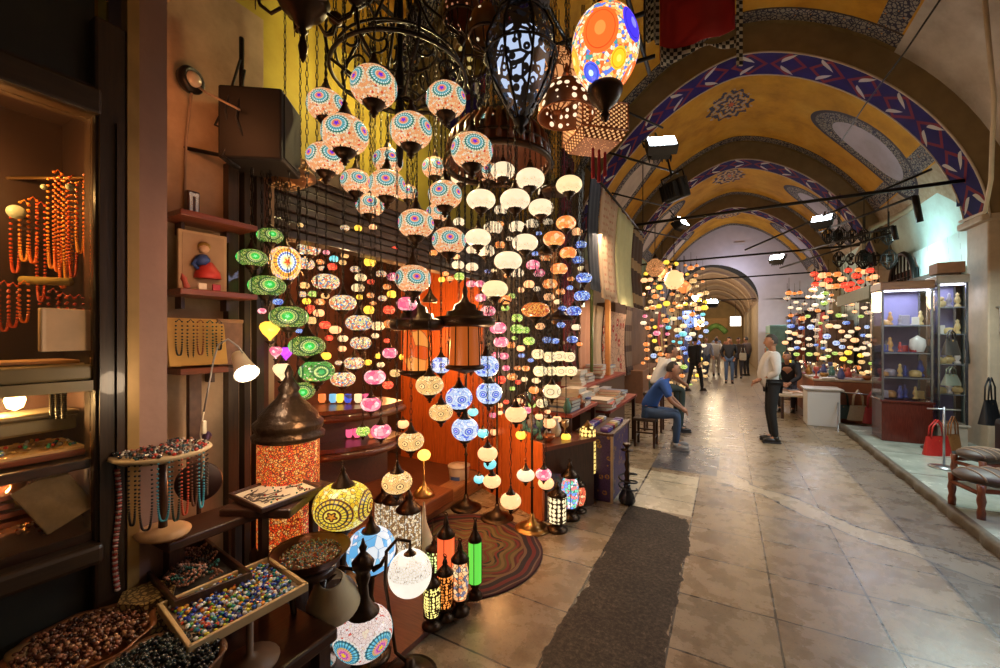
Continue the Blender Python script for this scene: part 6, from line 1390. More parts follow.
for i in range(14):
    x=828+(i*37)%62; y=236+(i*23)%46; d=8.6+(i%5)*.5; s=.16+.03*(i%3); t=thing('hanging_black_lantern',f"unlit black iron lantern below the pipe frame, {['first','second','third','fourth','fifth','sixth','seventh','eighth','ninth','tenth','eleventh','twelfth','thirteenth','last'][sorted([828+(k*37)%62 for k in range(14)]).index(x)]} from the aisle side",'lantern',P(x,y,d),group='unlit lanterns below the pipe frame')
    m=MB()
    for k in range(6): a=PI*k/3; m.tube([(.02*math.cos(a),.02*math.sin(a),-s),(s*.6*math.cos(a),s*.6*math.sin(a),-s*.3),(s*.55*math.cos(a),s*.55*math.sin(a),s*.4),(.03*math.cos(a),.03*math.sin(a),s*.9)],.012,4)
    m.ring((0,0,-s*.3),s*.6,.01,12,4); m.ring((0,0,s*.4),s*.55,.01,12,4); m.lathe([(.0,-s*.2),(s*.25,-s*.2),(s*.25,s*.3),(.0,s*.3)],8); m.tube([(0,0,s*.9),(0,0,s*.9+.8)],.008,4); m.build('cage',BLACKIRON,t)
for i,(y,w_,c,nm) in enumerate(((18.4,1.2,(.03,.02,.02),'black'),(20.0,1.4,(.25,.06,.04),'rust'),(21.6,1.4,(.06,.05,.08),'dark violet'),(22.6,.5,(.3,.22,.15),'tan'))):
    t=thing('shop_stand',f"{nm} open-fronted shop stand along the far aqua wall",'shop stand',(2.7,y,0)); m=MB(); m.box((.25,0,1.3),(.1,w_,2.6)); m.box((0,-w_/2,1.3),(.55,.05,2.6)); m.box((0,0,2.6),(.6,w_+.05,.08)); m.build('frame',mat(c,.6,0,.4,4),t)
    for k in range(5):
        m=MB(); m.box((0,0,.3+.48*k),(.5,w_*.95,.03)); b_=m.build('shelf',DWOODY,t)
        m=MB()
        for j in range(9): m.box((-.12,-w_*.43+j*w_*.107,.3+.48*k+.015+.08+.02*(j%3)),(.14,w_*.085,.16+.04*(j%3)),bev=.01)
        o=m.build('goods_row',beadmat([(.6,.1,.06),(.7,.65,.5),(.1,.2,.5),(.75,.7,.65),(.6,.35,.1),(.1,.35,.2)],'shelf_goods_colours'),b_); o['kind']='stuff'
# bright hanging signs at the far end
for i,(x,y,w_,h_,c,s,lab) in enumerate(((-1.35,25.5,.55,.5,(1,.9,.7),5,'white lit box sign hanging at the passage mouth'),(.45,25.5,.5,.5,(1,.9,.75),5,'second white lit box sign on the aqua side'),(-1.5,20.5,.5,.7,(.25,.4,.9),1.2,'round-edged blue lit sign before the passage'))):
    t=thing('lit_sign',lab,'sign',(x,y,2.55)); m=MB(); m.box((0,0,0),(w_,.12,h_),bev=.02); m.build('light_box',emis(c,s),t); m=MB(); m.box((0,.0,h_/2+.02),(w_+.04,.14,.03)); m.tube([(0,0,h_/2),(0,0,h_/2+.8)],.012,5); m.build('hanger',BLACKIRON,t)
m=MB(); m.box((-.7,33,2.7),(1.6,.2,.7),bev=.02); tag(m.build('ochre_shop_board',mat((.5,.3,.1),.6)),'ochre shop board across the far passage','sign')
m=MB(); m.tube([(-1.2+1.2*i/12,31+.1*math.sin(i),2.0+.45*math.sin(PI*i/12)) for i in range(13)],.18,8); tag(m.build('green_arch_display',mat((.12,.25,.06),.8,0,.5,4)),'green leafy arch far down the passage','display')
# ================================================================ OVERHEAD RODS AND FLOODLIGHTS
m=MB(); m.tube([(-2.9,8.75,4.0),(3.3,8.75,4.05)],.03,6); tag(m.build('tie_rod',BLACKIRON),'iron tie rod across the nearest painted arch','tie rod','iron tie rods across the arches')
m=MB(); m.tube([(-2.9,13.6,4.0),(3.3,13.6,4.05)],.03,6); tag(m.build('tie_rod',BLACKIRON),'iron tie rod across the second painted arch','tie rod','iron tie rods across the arches')
m=MB(); m.tube([(-2.9,18.5,4.0),(3.3,18.5,4.05)],.03,6); tag(m.build('tie_rod',BLACKIRON),'iron tie rod across the third painted arch','tie rod','iron tie rods across the arches')
m=MB(); m.tube([(-2.2,24.0,3.6),(2.1,24.0,3.6)],.03,6); tag(m.build('tie_rod',BLACKIRON),'iron tie rod across the passage mouth','tie rod','iron tie rods across the arches')
for i,(a,b,r,lab) in enumerate((((575,88),(663,128),.018,'short black bracket bar carrying the nearest floodlight'),((600,150),(678,173),.02,'long black bar under the nearest floodlight'),((612,193),(668,207),.016,'thin bar below the unlit floodlight'),((632,228),(688,240),.016,'lowest thin bar on the kilim side'))):
    pa=P(a[0],a[1],6.6+i*.5); pb=P(b[0],b[1],7.0+i*.8); m=MB(); m.tube([pa,pb],r,6); tag(m.build('bracket_bar',BLACKIRON),lab,'bar')
def flood(px,py,d,label,lit,yaw,pitch,s=1,col=(.85,.93,1),em=14,face='down'):
    p=P(px,py,d); t=thing('hanging_floodlight',label,'floodlight',p,rot=(pitch,0,yaw))
    m=MB(); m.box((0,0,0),(.34*s,.12*s,.26*s),bev=.02*s); m.box((0,.09*s,.0),(.22*s,.08*s,.18*s),bev=.02*s)
    for k in range(6): m.box((-.12*s+.048*s*k,.12*s,0),(.008*s,.06*s,.2*s))
    m.build('housing',BLACKP,t)
    m=MB(); m.box((0,-.063*s,0),(.3*s,.008*s,.21*s),bev=.004); m.build('glass_face',emis(col,em) if lit else mat((.12,.13,.15),.1),t)
    m=MB(); m.tube([(-.19*s,0,0),(-.19*s,.02,.2*s),(.19*s,.02,.2*s),(.19*s,0,0)],.012*s,5); m.tube([(0,.02,.2*s),(0,.02,.42*s)],.014*s,5); m.build('yoke',BLACKIRON,t)
    if lit:
        l=bpy.data.lights.new('flood_beam','AREA'); l.shape='RECTANGLE'; l.size=.28*s; l.size_y=.2*s; l.energy=lit; l.color=col
        o=bpy.data.objects.new('flood_beam',l); C.objects.link(o); o.parent=t; o.location=(0,-.075*s,0); o.rotation_euler=(PI/2,0,0)
    return t
flood(661,146,6.0,'nearest lit floodlight with a cool white face high on the kilim side',70,.35,-.75,1.25)
flood(676,190,6.9,'unlit black floodlight turned away below the lit one',0,2.4,-.3,1.3)
flood(681,223,9.0,'small lit floodlight at the end of the thin bar',40,1.2,-.6,1.0)
flood(822,221,8.6,'lit floodlight on the pipe frame of the aqua wall side',60,-.3,-.9,1.1)
flood(695,300,15,'distant lit floodlight above the man in the dark jacket',40,.9,-.7,1.2)
flood(712,303,17,'farthest lit floodlight over the crowd',40,.2,-.9,1.3)
flood(777,259,13,'distant lit floodlight on the aqua wall side',40,-.3,-.9,1.2)
# pipe frame on the right
m=MB()
for a,b,d in (((745,250),(932,169),7.6),((820,232),(915,196),7.8),((800,252),(893,226),8.2),((780,268),(895,232),8.4)):
    m.tube([P(*a,d+2.5),P(*b,d-.6)],.022,6)
m.tube([P(915,196,7.2),P(920,222,7.2)],.05,6); m.tube([P(893,226,7.5),P(896,240,7.5)],.045,6)
tag(m.build('pipe_frame',BLACKIRON),'black pipe frame reaching out from the aqua wall','pipe frame')
m=MB(); m.tube([P(855,262,9.6),P(872,228,9.2),P(905,212,8.6),P(934,190,8.0),P(945,196,7.9),P(968,222,7.6)],.06,8); tag(m.build('plastered_pipe',mat((.4,.33,.22),.6)),'thick plastered pipe bending over the aqua wall','pipe')
t=thing('meter_box','blue and cream meter box under the arch foot','meter box',P(973,190,6.3),-.9); m=MB(); m.box((0,0,0),(.34,.12,.42),bev=.01); m.build('housing',mat((.02,.04,.12),.4),t); m=MB(); m.box((-.05,-.065,.02),(.14,.02,.26),bev=.008); m.build('dial_plate',mat((.55,.5,.35),.4),t)
m=MB(); 
pts=[P(940,0,4.6),P(905,52,5.4),P(865,105,6.6),P(842,140,7.6)]; m.tube(pts,.012,5); tag(m.build('overhead_cable',BLACKIRON),'long black rod slanting down beneath the painted vault','rod')
pts=[P(985,0,4.0),P(994,100,4.2),P(991,180,4.6),P(985,212,5.0),P(960,222,5.6)]; m=MB(); m.tube(pts,.02,6); tag(m.build('white_conduit',CREAM),'cream conduit curving round the foot of the arch','conduit')
# arched iron grille and awning
t=thing('arched_grille','arched iron window grille on the aqua wall side','window grille',(3.44,12.3,2.5)); m=MB()
m.tube([(-.02,.75*math.cos(PI*k/16),.2+.85*math.sin(PI*k/16)) for k in range(17)],.05,6); m.tube([(-.02,-.75,.2),(-.02,-.75,-.6),(-.02,.75,-.6),(-.02,.75,.2)],.05,6)
m.build('frame',BLACKIRON,t); m=MB()
for k in range(-3,4): m.tube([(-.03,.2*k,-.6),(-.03,.2*k,.2+.85*math.sqrt(max(0,1-(.2*k/.75)**2)))],.018,5)
for k in range(4): m.tube([(-.03,-.75,-.4+.3*k),(-.03,.75,-.4+.3*k)],.014,5)
m.build('bars',BLACKIRON,t); m=MB(); m.box((.02,0,.0),(.02,1.45,1.3)); m.build('dark_pane',mat((.02,.025,.03),.2),t)
t=thing('shop_awning','grey green awning board above the far right stall','awning',(2.9,11.6,2.55)); m=MB(); m.box((0,0,0),(1.0,2.6,.05),M=Matrix.Rotation(.25,4,'Y')); m.build('board',mat((.12,.13,.08),.6),t); m=MB(); m.box((-.48,0,.02),(.04,2.6,.26),bev=.01); m.build('valance',mat((.16,.17,.1),.6),t)

# ================================================================ GLASS VITRINES
def vitrine(label,x0,x1,y0,y1,z0,z1,basez,shelves,name='glass_vitrine',basem=None,top=None,glow=2.5):
    t=thing(name,label,'display cabinet',((x0+x1)/2,(y0+y1)/2,.09)); a,b=(x1-x0)/2,(y1-y0)/2
    m=MB(); m.box((0,0,basez/2),(2*a,2*b,basez),bev=.01); 
    if basez>.1: m.box((0,0,basez),(2*a+.04,2*b+.04,.03),bev=.005)
    m.build('base_cabinet',basem or wood((.13,.025,.015),.5,.25,'Z'),t)
    m=MB()
    for sx in (-1,1):
        for sy in (-1,1): m.box((sx*(a-.012),sy*(b-.012),(basez+z1)/2),(.025,.025,z1-basez))
    m.build('posts',top or mat((.35,.36,.4),.25,.8),t)
    m=MB(); m.box((0,0,z1+.05),(2*a+.03,2*b+.03,.12),bev=.01); m.build('cornice',basem or wood((.28,.12,.05),.5,.35,'X'),t)
    m=MB(); m.box((0,-b,(basez+z1)/2),(2*a,.006,z1-basez)); m.box((-a,0,(basez+z1)/2),(.006,2*b,z1-basez)); gp=m.build('glass_pane',GLASS,t); m=MB(); m.box((-a+.05,-b-.015,(basez+z1)/2),(.015,.02,.14),bev=.004); m.build('door_handle',STEEL,gp)
    m=MB(); m.box((0,b-.01,(basez+z1)/2),(2*a,.012,z1-basez)); m.build('back_panel',mat((.2,.19,.36),.5,0,.3,4),t)
    m=MB(); m.box((0,-b+.05,z1-.03),(2*a-.06,.03,.02)); m.build('lamp_strip',emis((.8,.85,1),6),t)
    for z in shelves: m=MB(); m.box((0,0,z),(2*a-.03,2*b-.03,.015)); m.build('glass_shelf',mat((.25,.27,.3),.15),t)
    l=bpy.data.lights.new('vitrine_light','AREA'); l.size=2*a*.8; l.size_y=.2; l.shape='RECTANGLE'; l.energy=glow*2.2; l.color=(.75,.8,1); o=bpy.data.objects.new('vitrine_light',l); C.objects.link(o); o.parent=t; o.location=(0,0,z1-.05)
    return t,a,b
t,a,b=vitrine('lit glass vitrine of figurines on a reddish brown base',2.12,2.7,8.45,8.95,.09,2.35,.62,(.98,1.36,1.78))
rn=random.Random(9)
CW=[((.7,.65,.6),'white'),((.55,.3,.12),'amber'),((.1,.12,.4),'blue'),((.5,.08,.08),'red'),((.35,.32,.4),'grey'),((.6,.45,.2),'gold')]
def figurine_mesh(k,c):
    key=('f',k,c)
    if key not in _lm:
        m=MB()
        if k==0: m.lathe([(.0,0),(.03,0),(.028,.02),(.012,.04),(.03,.07),(.02,.11),(.012,.13),(.018,.15),(.0,.17)],12)
        elif k==1: m.lathe([(.0,0),(.045,0),(.05,.01),(.05,.05),(.03,.07),(.0,.075)],14)
        elif k==2: m.sph((0,0,.045),(.05,.035,.045),12,8); m.sph((0,-.02,.1),(.025,.025,.025),10,6); m.lathe([(.0,0),(.03,0),(.02,.01),(.0,.01)],10)
        else: m.box((0,0,.05),(.07,.02,.1),bev=.005); m.box((0,.015,.005),(.08,.05,.01))
        _lm[key]=m.mesh('figurine',mat(CW[c][0],.3))
    return _lm[key]
FN=['statuette','round pot','seated figurine','framed tile']
n=0
for si,z in enumerate((.65,.99,1.37,1.79)):
    for i in range(6):
        k,c=rn.randrange(4),rn.randrange(6); o=bpy.data.objects.new('figurine',figurine_mesh(k,c)); C.objects.link(o); s=rn.uniform(.9,1.6); o.scale=(s,s,s)
        o.location=(2.19+i*.088,8.58+.1*(i%2),.09+z+.008); tag(o,f"{CW[c][1]} {FN[k]} on the {['lowest','second','third','top'][si]} vitrine shelf, {['first','second','third','fourth','fifth','last'][i]} from the aisle",'figurine','figurines in the lit vitrine')
m=MB(); m.lathe([(.0,0),(.08,0),(.11,.06),(.1,.12),(.0,.16)],20); o=m.build('white_ewer',mat((.75,.73,.72),.2)); o.location=(2.56,8.56,1.47); o.scale=(.9,.6,1.6); tag(o,'large white shell shaped vase leaning in the vitrine','vase')
t,a,b=vitrine('narrow tall glass vitrine with pale fittings',2.78,3.1,8.55,8.95,.09,2.42,.3,(.75,1.2,1.65,2.05),basem=mat((.45,.4,.33),.4),glow=.8)
for si,z in enumerate((.75,1.2,1.65,2.05)):
    for i in range(3):
        k,c=rn.randrange(4),rn.choice([0,4,5]); o=bpy.data.objects.new('silver_ware',figurine_mesh(k,c)); C.objects.link(o); s=1.3; o.scale=(s,s,s); o.location=(2.86+i*.09,8.7,.09+z+.008); tag(o,f"{CW[c][1]} {FN[k]} in the narrow vitrine, {['lowest','second','third','top'][si]} shelf, {['aisle','middle','wall'][i]} side",'figurine','wares in the narrow vitrine')
t=thing('carton','brown carton on top of the narrow vitrine','box',(2.94,8.75,2.66)); m=MB(); m.box((0,0,.08),(.3,.3,.16),bev=.004); m.build('body',mat((.4,.24,.15),.7),t); m=MB(); m.box((0,0,.161),(.05,.3,.003)); m.build('tape',mat((.5,.35,.2),.3),t)
# ================================================================ BAGS, STOOLS, STANDS
def bag(label,p,w_,h_,dp,mt,strap=.25,name='handbag',rz=0,two=True,sm=None,slouch=0.0):
    t=thing(name,label,'bag',p,rz)
    m=MB()
    def fn(u,v):
        a=2*PI*u; c_,s_=math.cos(a),math.sin(a); ww=w_/2*(1-.25*v+.0*slouch)*(1+.04*math.sin(6*a)); dd=dp/2*(1-.75*v)*(1+.0*u)
        return (ww*math.copysign(abs(c_)**.6,c_),dd*math.copysign(abs(s_)**.8,s_),h_*v-.02*slouch*math.sin(PI*u*2))
    m.sheet(fn,24,8); m.prism([(w_/2*math.copysign(abs(math.cos(2*PI*k/24))**.6,math.cos(2*PI*k/24)),dp/2*math.copysign(abs(math.sin(2*PI*k/24))**.8,math.sin(2*PI*k/24))) for k in range(24)],-.004,.004); m.build('body',mt,t)
    for s in ((-1,1) if two else (0,)):
        m=MB(); m.tube([(-w_*.25,s*dp*.1,h_-.03),(-w_*.2,s*dp*.12,h_+strap*.6),(0,s*dp*.08,h_+strap),(w_*.2,s*dp*.12,h_+strap*.6),(w_*.25,s*dp*.1,h_-.03)],.01,6); m.build('strap',sm or mt,t)
    m=MB(); m.sph((0,-dp*.12,h_*.85),.014,8,6); m.build('clasp',BRASS,t)
    return t
def leather(c,n='leather'): return mat(c,.4,0,.25,40,name=n,bumpy=.1)
def BP(px,py,d): return P(px,py,d)
bag('black shoulder bag hanging on the cream wall by its long strap',BP(974,363,6.3),.28,.34,.1,leather((.015,.013,.012)),.5,rz=.5)
bag('dark grey handbag hanging beside the black shoulder bag',BP(951,355,5.6),.3,.22,.12,leather((.04,.035,.033)),.12,rz=.8)
bag('olive grey bolster bag below the grey handbag',BP(951,385,5.6),.3,.15,.14,leather((.13,.14,.11)),.1,rz=.8)
bag('bright red handbag on the low stand beside the vitrine base',BP(937,464,5.6),.4,.38,.18,leather((.45,.02,.015)),.22,rz=.5)
bag('tan brown handbag just behind the bright red one',BP(953,464,5.8),.3,.42,.14,leather((.35,.14,.04)),.25,rz=.7)
bag('beige tote bag in the row before the vitrine',BP(858,420,7.9),.36,.28,.14,leather((.5,.4,.25)),.3,rz=.3)
bag('dark red tote bag next to the beige tote',BP(872,423,7.7),.3,.3,.14,leather((.3,.03,.03)),.3,rz=.3)
bag('dark green tote bag farthest along the tote row',BP(843,418,8.1),.34,.26,.14,leather((.05,.07,.05)),.3,rz=.2)
bag('grey olive tote bag nearest the vitrine',BP(881,424,7.6),.26,.28,.12,leather((.1,.11,.08)),.3,rz=.4)
bag('black handbag with brass plate hanging by the door frame',BP(990,424,5.5),.32,.32,.16,leather((.012,.012,.014)),.3,rz=.8)
m=MB(); m.tube([P(838,392,8.0),P(885,396,7.6)],.012,6); m.tube([P(838,392,8.0),Gd(838,432,.09)],.012,5); m.tube([P(885,396,7.6),Gd(885,440,.09)],.012,5); tag(m.build('bag_rail',STEEL),'chrome rail holding the row of tote bags','rail')
p=Gd(944,468,.09); t=thing('bag_stand','chrome bag stand foot under the red handbag','stand',(p.x,p.y,.09)); m=MB(); m.lathe([(.0,0),(.14,0),(.14,.015),(.02,.03),(.0,.03)],20); m.build('foot',STEEL,t); m=MB(); m.tube([(0,0,.02),(0,0,.75)],.012,6); m.tube([(-.15,0,.72),(.15,0,.72)],.01,6); m.build('post',STEEL,t)
# leather camel-saddle stools
for i,(px,py,s,lab,rz) in enumerate(((972,514,1.15,'dark turned wood stool with a striped leather saddle cushion',.2),(968,478,.9,'second saddle stool with a rolled brown leather cushion behind',.5))):
    p=Gd(px,py,.09) if i==0 else Gd(px,486,.09); p=Vector((p.x+.18*s,p.y+.1,.09)); t=thing('saddle_stool',lab,'stool',p,rz)
    for sx in (-1,1):
        for sy in (-1,1): m=MB(); m.lathe([(.0,0),(.028,0),(.03,.06),(.022,.1),(.032,.16),(.024,.22),(.03,.3),(.0,.3)],12,c=(sx*.2*s,sy*.15*s,0)); m.build('leg',wood((.22,.06,.025),.5,.35),t)
    m=MB()
    for sy in (-1,1): m.tube([(-.2*s,sy*.15*s,.25),(.2*s,sy*.15*s,.25)],.02,6)
    for sx in (-1,1): m.tube([(sx*.2*s,-.15*s,.22),(sx*.2*s,.15*s,.22)],.02,6)
    m.build('rails',wood((.22,.06,.025),.5,.35),t)
    m=MB(); m.sph((0,0,.33),(.27*s,.2*s,.075),24,12); m.build('cushion',mat((.06,.035,.022),.5,0,.4,20),t)
    m=MB()
    for k in range(5): x=-.17*s+.085*s*k; m.tube([(x,.2*s*math.cos(a)*math.sqrt(1-(x/.27/s)**2),.33+.078*math.sin(a)*math.sqrt(1-(x/.27/s)**2)) for a in [PI*q/8 for q in range(9)]],.008,5)
    m.build('seams',mat((.3,.22,.15),.6),t)
m=MB(); m.box((3.25,5.6,.3),(.4,1.0,.42),bev=.03); tag(m.build('leather_chest',leather((.03,.022,.02))),'long black leather chest against the shop wall','chest')
m=MB(); m.box((3.1,7.2,.4),(.4,.45,.62),bev=.06); tag(m.build('stacked_leather_goods',leather((.02,.018,.02))),'stack of black leather goods beside the door frame','leather goods')
t=thing('leather_pouf','brown ribbed leather pouf behind the saddle stools','pouf',(2.95,6.2,.09)); m=MB(); m.lathe([(.0,0),(.2,0),(.25,.06),(.25,.2),(.2,.28),(.0,.31)],28,wob=lambda a:1+.03*abs(math.sin(5*a))); m.build('body',leather((.12,.08,.05)),t); m=MB(); m.lathe([(.0,.312),(.05,.315),(.0,.325)],12); m.build('button',BRASS,t)
m=MB(); m.box((3.42,8.33,1.3),(.12,.09,2.6),bev=.01); m.box((3.42,7.55,1.3),(.12,.08,2.6)); m.box((3.42,7.95,2.58),(.12,.85,.08)); o=m.build('door_2',wood((.32,.14,.05),.5,.35,'Z')); struct(o)
m=MB(); m.box((3.44,7.95,1.28),(.04,.7,2.5)); struct(m.build('door_3',mat((.02,.018,.018),.25)))
t=thing('white_poster','white cloth poster hanging from a rod by the door','poster',(3.34,8.3,2.0)); m=MB(); m.sheet(lambda u,v:(.01*math.sin(u*8),-.35+u*.45,-.35*v+.1),10,4); m.build('sheet',mat((.6,.56,.5),.7),t,thick=.006); m=MB(); m.tube([(0,-.4,.12),(0,.15,.12)],.01,6); m.build('rod',STEEL,t)
m=MB(); m.lathe([(.0,0),(.22,0),(.22,.012),(.0,.014)],26); o=m.build('round_mat',mat((.05,.05,.045),.8)); o.location=Gd(905,440,.092)+Vector((.25,-.5,0)); tag(o,'round dark mat on the marble ledge by the vitrine','mat')
# white display box and goods tables past the ledge
p=Gd(817,426); t=thing('white_display_stand','white display stand on the paving before the stall tables','display stand',(p.x+.1,p.y+.25,0)); m=MB(); m.box((0,0,.34),(.5,.5,.68),bev=.01); m.build('block',mat((.72,.72,.7),.4,0,.05,3),t); m=MB(); m.box((0,0,.7),(.6,.6,.03),bev=.006); m.build('top',mat((.5,.46,.4),.4),t)
table('low magazine table beside the white display stand',.98,1.5,10.3,12.4,.5,mat((.5,.4,.28),.5),'magazine_table')
table('long goods table under the far right lamps',1.55,2.7,10.4,14.6,.85,mat((.5,.38,.25),.5),'goods_table',skirt=mat((.3,.1,.04),.6))
rn=random.Random(5)
for r in range(5):
    for i in range(9):
        x=1.62+r*.2; y=10.5+i*.42
        ci=rn.randrange(10); o=bpy.data.objects.new('goods_parcel',book_mesh(ci,.2,.28,.03) if (i+r)%2 else vase_mesh(rn.randrange(8),rn.randrange(4))); C.objects.link(o)
        o.location=(x,y,.85); o.rotation_euler=(0,0,rn.uniform(0,3))
        if not (i+r)%2: o.name='table_ware'; o.scale=(1.5,)*3
        tag(o,f"{'flat '+BN[ci]+' parcel' if (i+r)%2 else 'small upright ware'} on the long goods table, {['aisle','second','middle','fourth','wall'][r]} row, {['nearest','second','third','fourth','fifth','sixth','seventh','eighth','farthest'][i]} along",'goods','goods on the long table')
for i in range(7):
    ci=(i*3)%10; o=bpy.data.objects.new('magazine',book_mesh(ci,.2,.28,.03)); C.objects.link(o); o.location=(1.12+.2*(i%2),10.5+i*.27,.5); o.rotation_euler=(0,0,rn.uniform(-.3,.3)); tag(o,f"{BN[ci]} magazine on the low magazine table, {['nearest','second','third','fourth','fifth','sixth','farthest'][i]} along",'magazine','magazines on the low table')
t=thing('turquoise_box','small turquoise lit box on the goods table','box',P(797,375,10.9)); m=MB(); m.box((0,0,0),(.2,.15,.1),bev=.02); m.build('body',emis((.2,.9,.75),.6),t); m=MB(); m.box((0,0,.055),(.21,.16,.02),bev=.008); m.build('lid',mat((.3,.6,.55),.3),t)
# ================================================================ PEOPLE
def skin_mesh(verts,edges,rad,sub=1):
    me=bpy.data.meshes.new('tmp'); me.from_pydata([tuple(v) for v in verts],edges,[]); me.update()
    ob=bpy.data.objects.new('tmp',me); scn.collection.objects.link(ob)
    md=ob.modifiers.new('s','SKIN'); md.use_smooth_shade=True; md.use_x_symmetry=False
    if not me.skin_vertices: 
        bpy.context.view_layer.objects.active=ob; ob.select_set(True)
    sv=me.skin_vertices[0].data
    for i,r in enumerate(rad): sv[i].radius=(r,r) if not isinstance(r,tuple) else r; sv[i].use_root=(i==0)
    s=ob.modifiers.new('u','SUBSURF'); s.levels=sub; s.render_levels=sub
    dg=bpy.context.evaluated_depsgraph_get(); ev=ob.evaluated_get(dg); m2=ev.to_mesh()
    vs=[v.co.copy() for v in m2.vertices]; fs=[list(p.vertices) for p in m2.polygons]; ev.to_mesh_clear()
    bpy.data.objects.remove(ob); bpy.data.meshes.remove(me); return vs,fs
def head_geo(mb,c,yaw=0,pitch=0,s=1):
    M=Matrix.Translation(c)@Matrix.Rotation(yaw,4,'Z')@Matrix.Rotation(pitch,4,'X')@Matrix.Scale(s,4)
    vs=[];fs=[];R,K=16,20
    for i in range(R+1):
        p=-PI/2+PI*i/R
        for k in range(K):
            a=2*PI*k/K; x=.076*math.cos(p)*math.cos(a); y=.094*math.cos(p)*math.sin(a); z=.118*math.sin(p)
            f=max(0,-z/.118); x*=1-.28*f; y=y*(1-.12*f)+.012*f
            if y>0 and abs(x)<.02 and -.045<z<.012: y+=.022*(1-abs(x)/.02)*(1-abs(z+.02)/.04 if abs(z+.02)<.04 else 0)
            if y>.05 and .015<abs(x)<.045 and .0<z<.03: y-=.008
            if y>.05 and abs(x)<.03 and -.075<z<-.05: y+=.006
            vs.append((x,y,z))
    for i in range(R):
        for k in range(K): l=(k+1)%K; fs.append((i*K+k,i*K+l,(i+1)*K+l,(i+1)*K+k))
    mb.add(vs,fs,True,M)
    for sx in (-1,1): mb.sph((sx*.079,-.005,-.005),(.01,.02,.03),8,6,M)
    return M
def person(label,x,y,H,face,shirt,trou,hair=(.02,.015,.012),skin=(.45,.22,.13),pose='stand',seat=.45,sleeve='long',headyaw=0,belly=0,lean=0,z0=0,arm=None,jacket_long=False,shoe=(.015,.013,.012),beard=False,inner=None):
    s=H/1.75; V=lambda a,b,c:Vector((a*s,b*s,c*s))
    J={}
    if pose in('stand','walk'):
        J.update(pel=V(0,0,.95),waist=V(0,.01+belly*.4,1.08),chest=V(0,0,1.3),neck=V(0,0,1.47),head=V(0,.02,1.625))
        for sx,n in ((-1,'l'),(1,'r')):
            f=(.16*sx if pose=='walk' else 0)
            J.update({'sh'+n:V(sx*.18,0,1.415),'el'+n:V(sx*.235,-.03-f*.6,1.14),'ha'+n:V(sx*.24,.06-f,.9),'hip'+n:V(sx*.09,0,.92),'kn'+n:V(sx*.1,.03+f*.8,.5),'an'+n:V(sx*.1,-.02+f*1.5,.09+(0.03 if f<0 else 0)),'to'+n:V(sx*.11,.13+f*1.5,.035)})
        if arm=='front':
            J.update(ell=V(-.22,-.02,1.14),elr=V(.22,-.02,1.14),hal=V(-.06,.2,1.0),har=V(.06,.215,.98))
        if arm=='pocket':
            J.update(ell=V(-.26,-.06,1.15),elr=V(.26,-.06,1.15),hal=V(-.18,.05,.95),har=V(.18,.05,.95))
    else:
        q=seat/s; J.update(pel=V(0,0,q+.1),waist=V(0,.02,q+.24),chest=V(0,.08+lean,q+.46),neck=V(0,.13+lean*1.6,q+.62),head=V(0,.2+lean*1.8,q+.76))
        for sx,n in ((-1,'l'),(1,'r')):
            J.update({'sh'+n:V(sx*.18,.1+lean*1.4,q+.56),'el'+n:V(sx*.24,.24+lean,q+.3),'ha'+n:V(sx*.07,.5,q+.16),'hip'+n:V(sx*.09,.02,q+.08),'kn'+n:V(sx*.14,.43,q+.08),'an'+n:V(sx*.12,.40,.09),'to'+n:V(sx*.13,.55,.035)})
    t=thing('person',label,'person',(x,y,z0),math.atan2(-face[0],face[1]))
    names=['pel','waist','chest','neck']+[a+n for n in 'lr' for a in('sh','el','ha')]+[a+n for n in 'lr' for a in('hip','kn','an','to')]
    idx={n:i for i,n in enumerate(names)}
    E=[('pel','waist'),('waist','chest'),('chest','neck')]+[('chest','sh'+n) for n in 'lr']+[('sh'+n,'el'+n) for n in 'lr']+[('el'+n,'ha'+n) for n in 'lr']+[('pel','hip'+n) for n in 'lr']+[('hip'+n,'kn'+n) for n in 'lr']+[('kn'+n,'an'+n) for n in 'lr']+[('an'+n,'to'+n) for n in 'lr']
    rad={'pel':.115,'waist':.11,'chest':.125,'neck':.052,'sh':.062,'el':.04,'ha':.026,'hip':.085,'kn':.055,'an':.036,'to':.03}
    rr=[rad[n if n in rad else n[:-1]]*s*.94 for n in names]
    vs,fs=skin_mesh([J[n] for n in names],[(idx[a],idx[b]) for a,b in E],rr)
    m=MB(); m.add(vs,fs,True); M=head_geo(m,J['head'],headyaw,-.05,s)
    m.tube([J['neck']-V(0,0,.03),(J['neck']+J['head'])/2,J['head']],[.052*s,.05*s,.055*s],10)
    for n,sx in (('l',-1),('r',1)):
        h=J['ha'+n]; dr=(h-J['el'+n]).normalized(); sd=dr.cross(Vector((0,1,0.3)))
        if sd.length<.1: sd=dr.cross(Vector((0,0,1)))
        sd.normalize(); nm=dr.cross(sd)
        m.tube([h-dr*.02*s,h+dr*.03*s,h+dr*.07*s],[.024*s,.033*s,.03*s],8)
        for k in range(4):
            b=h+dr*.07*s+sd*(k-1.5)*.017*s; L_=(.062,.072,.068,.052)[k]*s
            m.tube([b,b+dr*L_*.5+nm*.004*s,b+dr*L_*.85+nm*.018*s,b+dr*L_+nm*.032*s],[.0095*s,.009*s,.008*s,.006*s],6)
        b=h+dr*.025*s-sd*.028*s*sx; m.tube([b,b+(dr*.6-sd*sx*.7)*.035*s,b+(dr*.9-sd*sx*.5)*.06*s+nm*.01*s],[.012*s,.01*s,.008*s],6)
    SK=mat(skin,.5,0,.12,8,name='skin_tone'); m.build('body',SK,t)
    # face
    e=MB()
    for sx in (-1,1): e.sph((sx*.03,.082,.015),(.011,.007,.006),8,5,M); e.box((sx*.03,.09,.034),(.028,.006,.006),M=M)
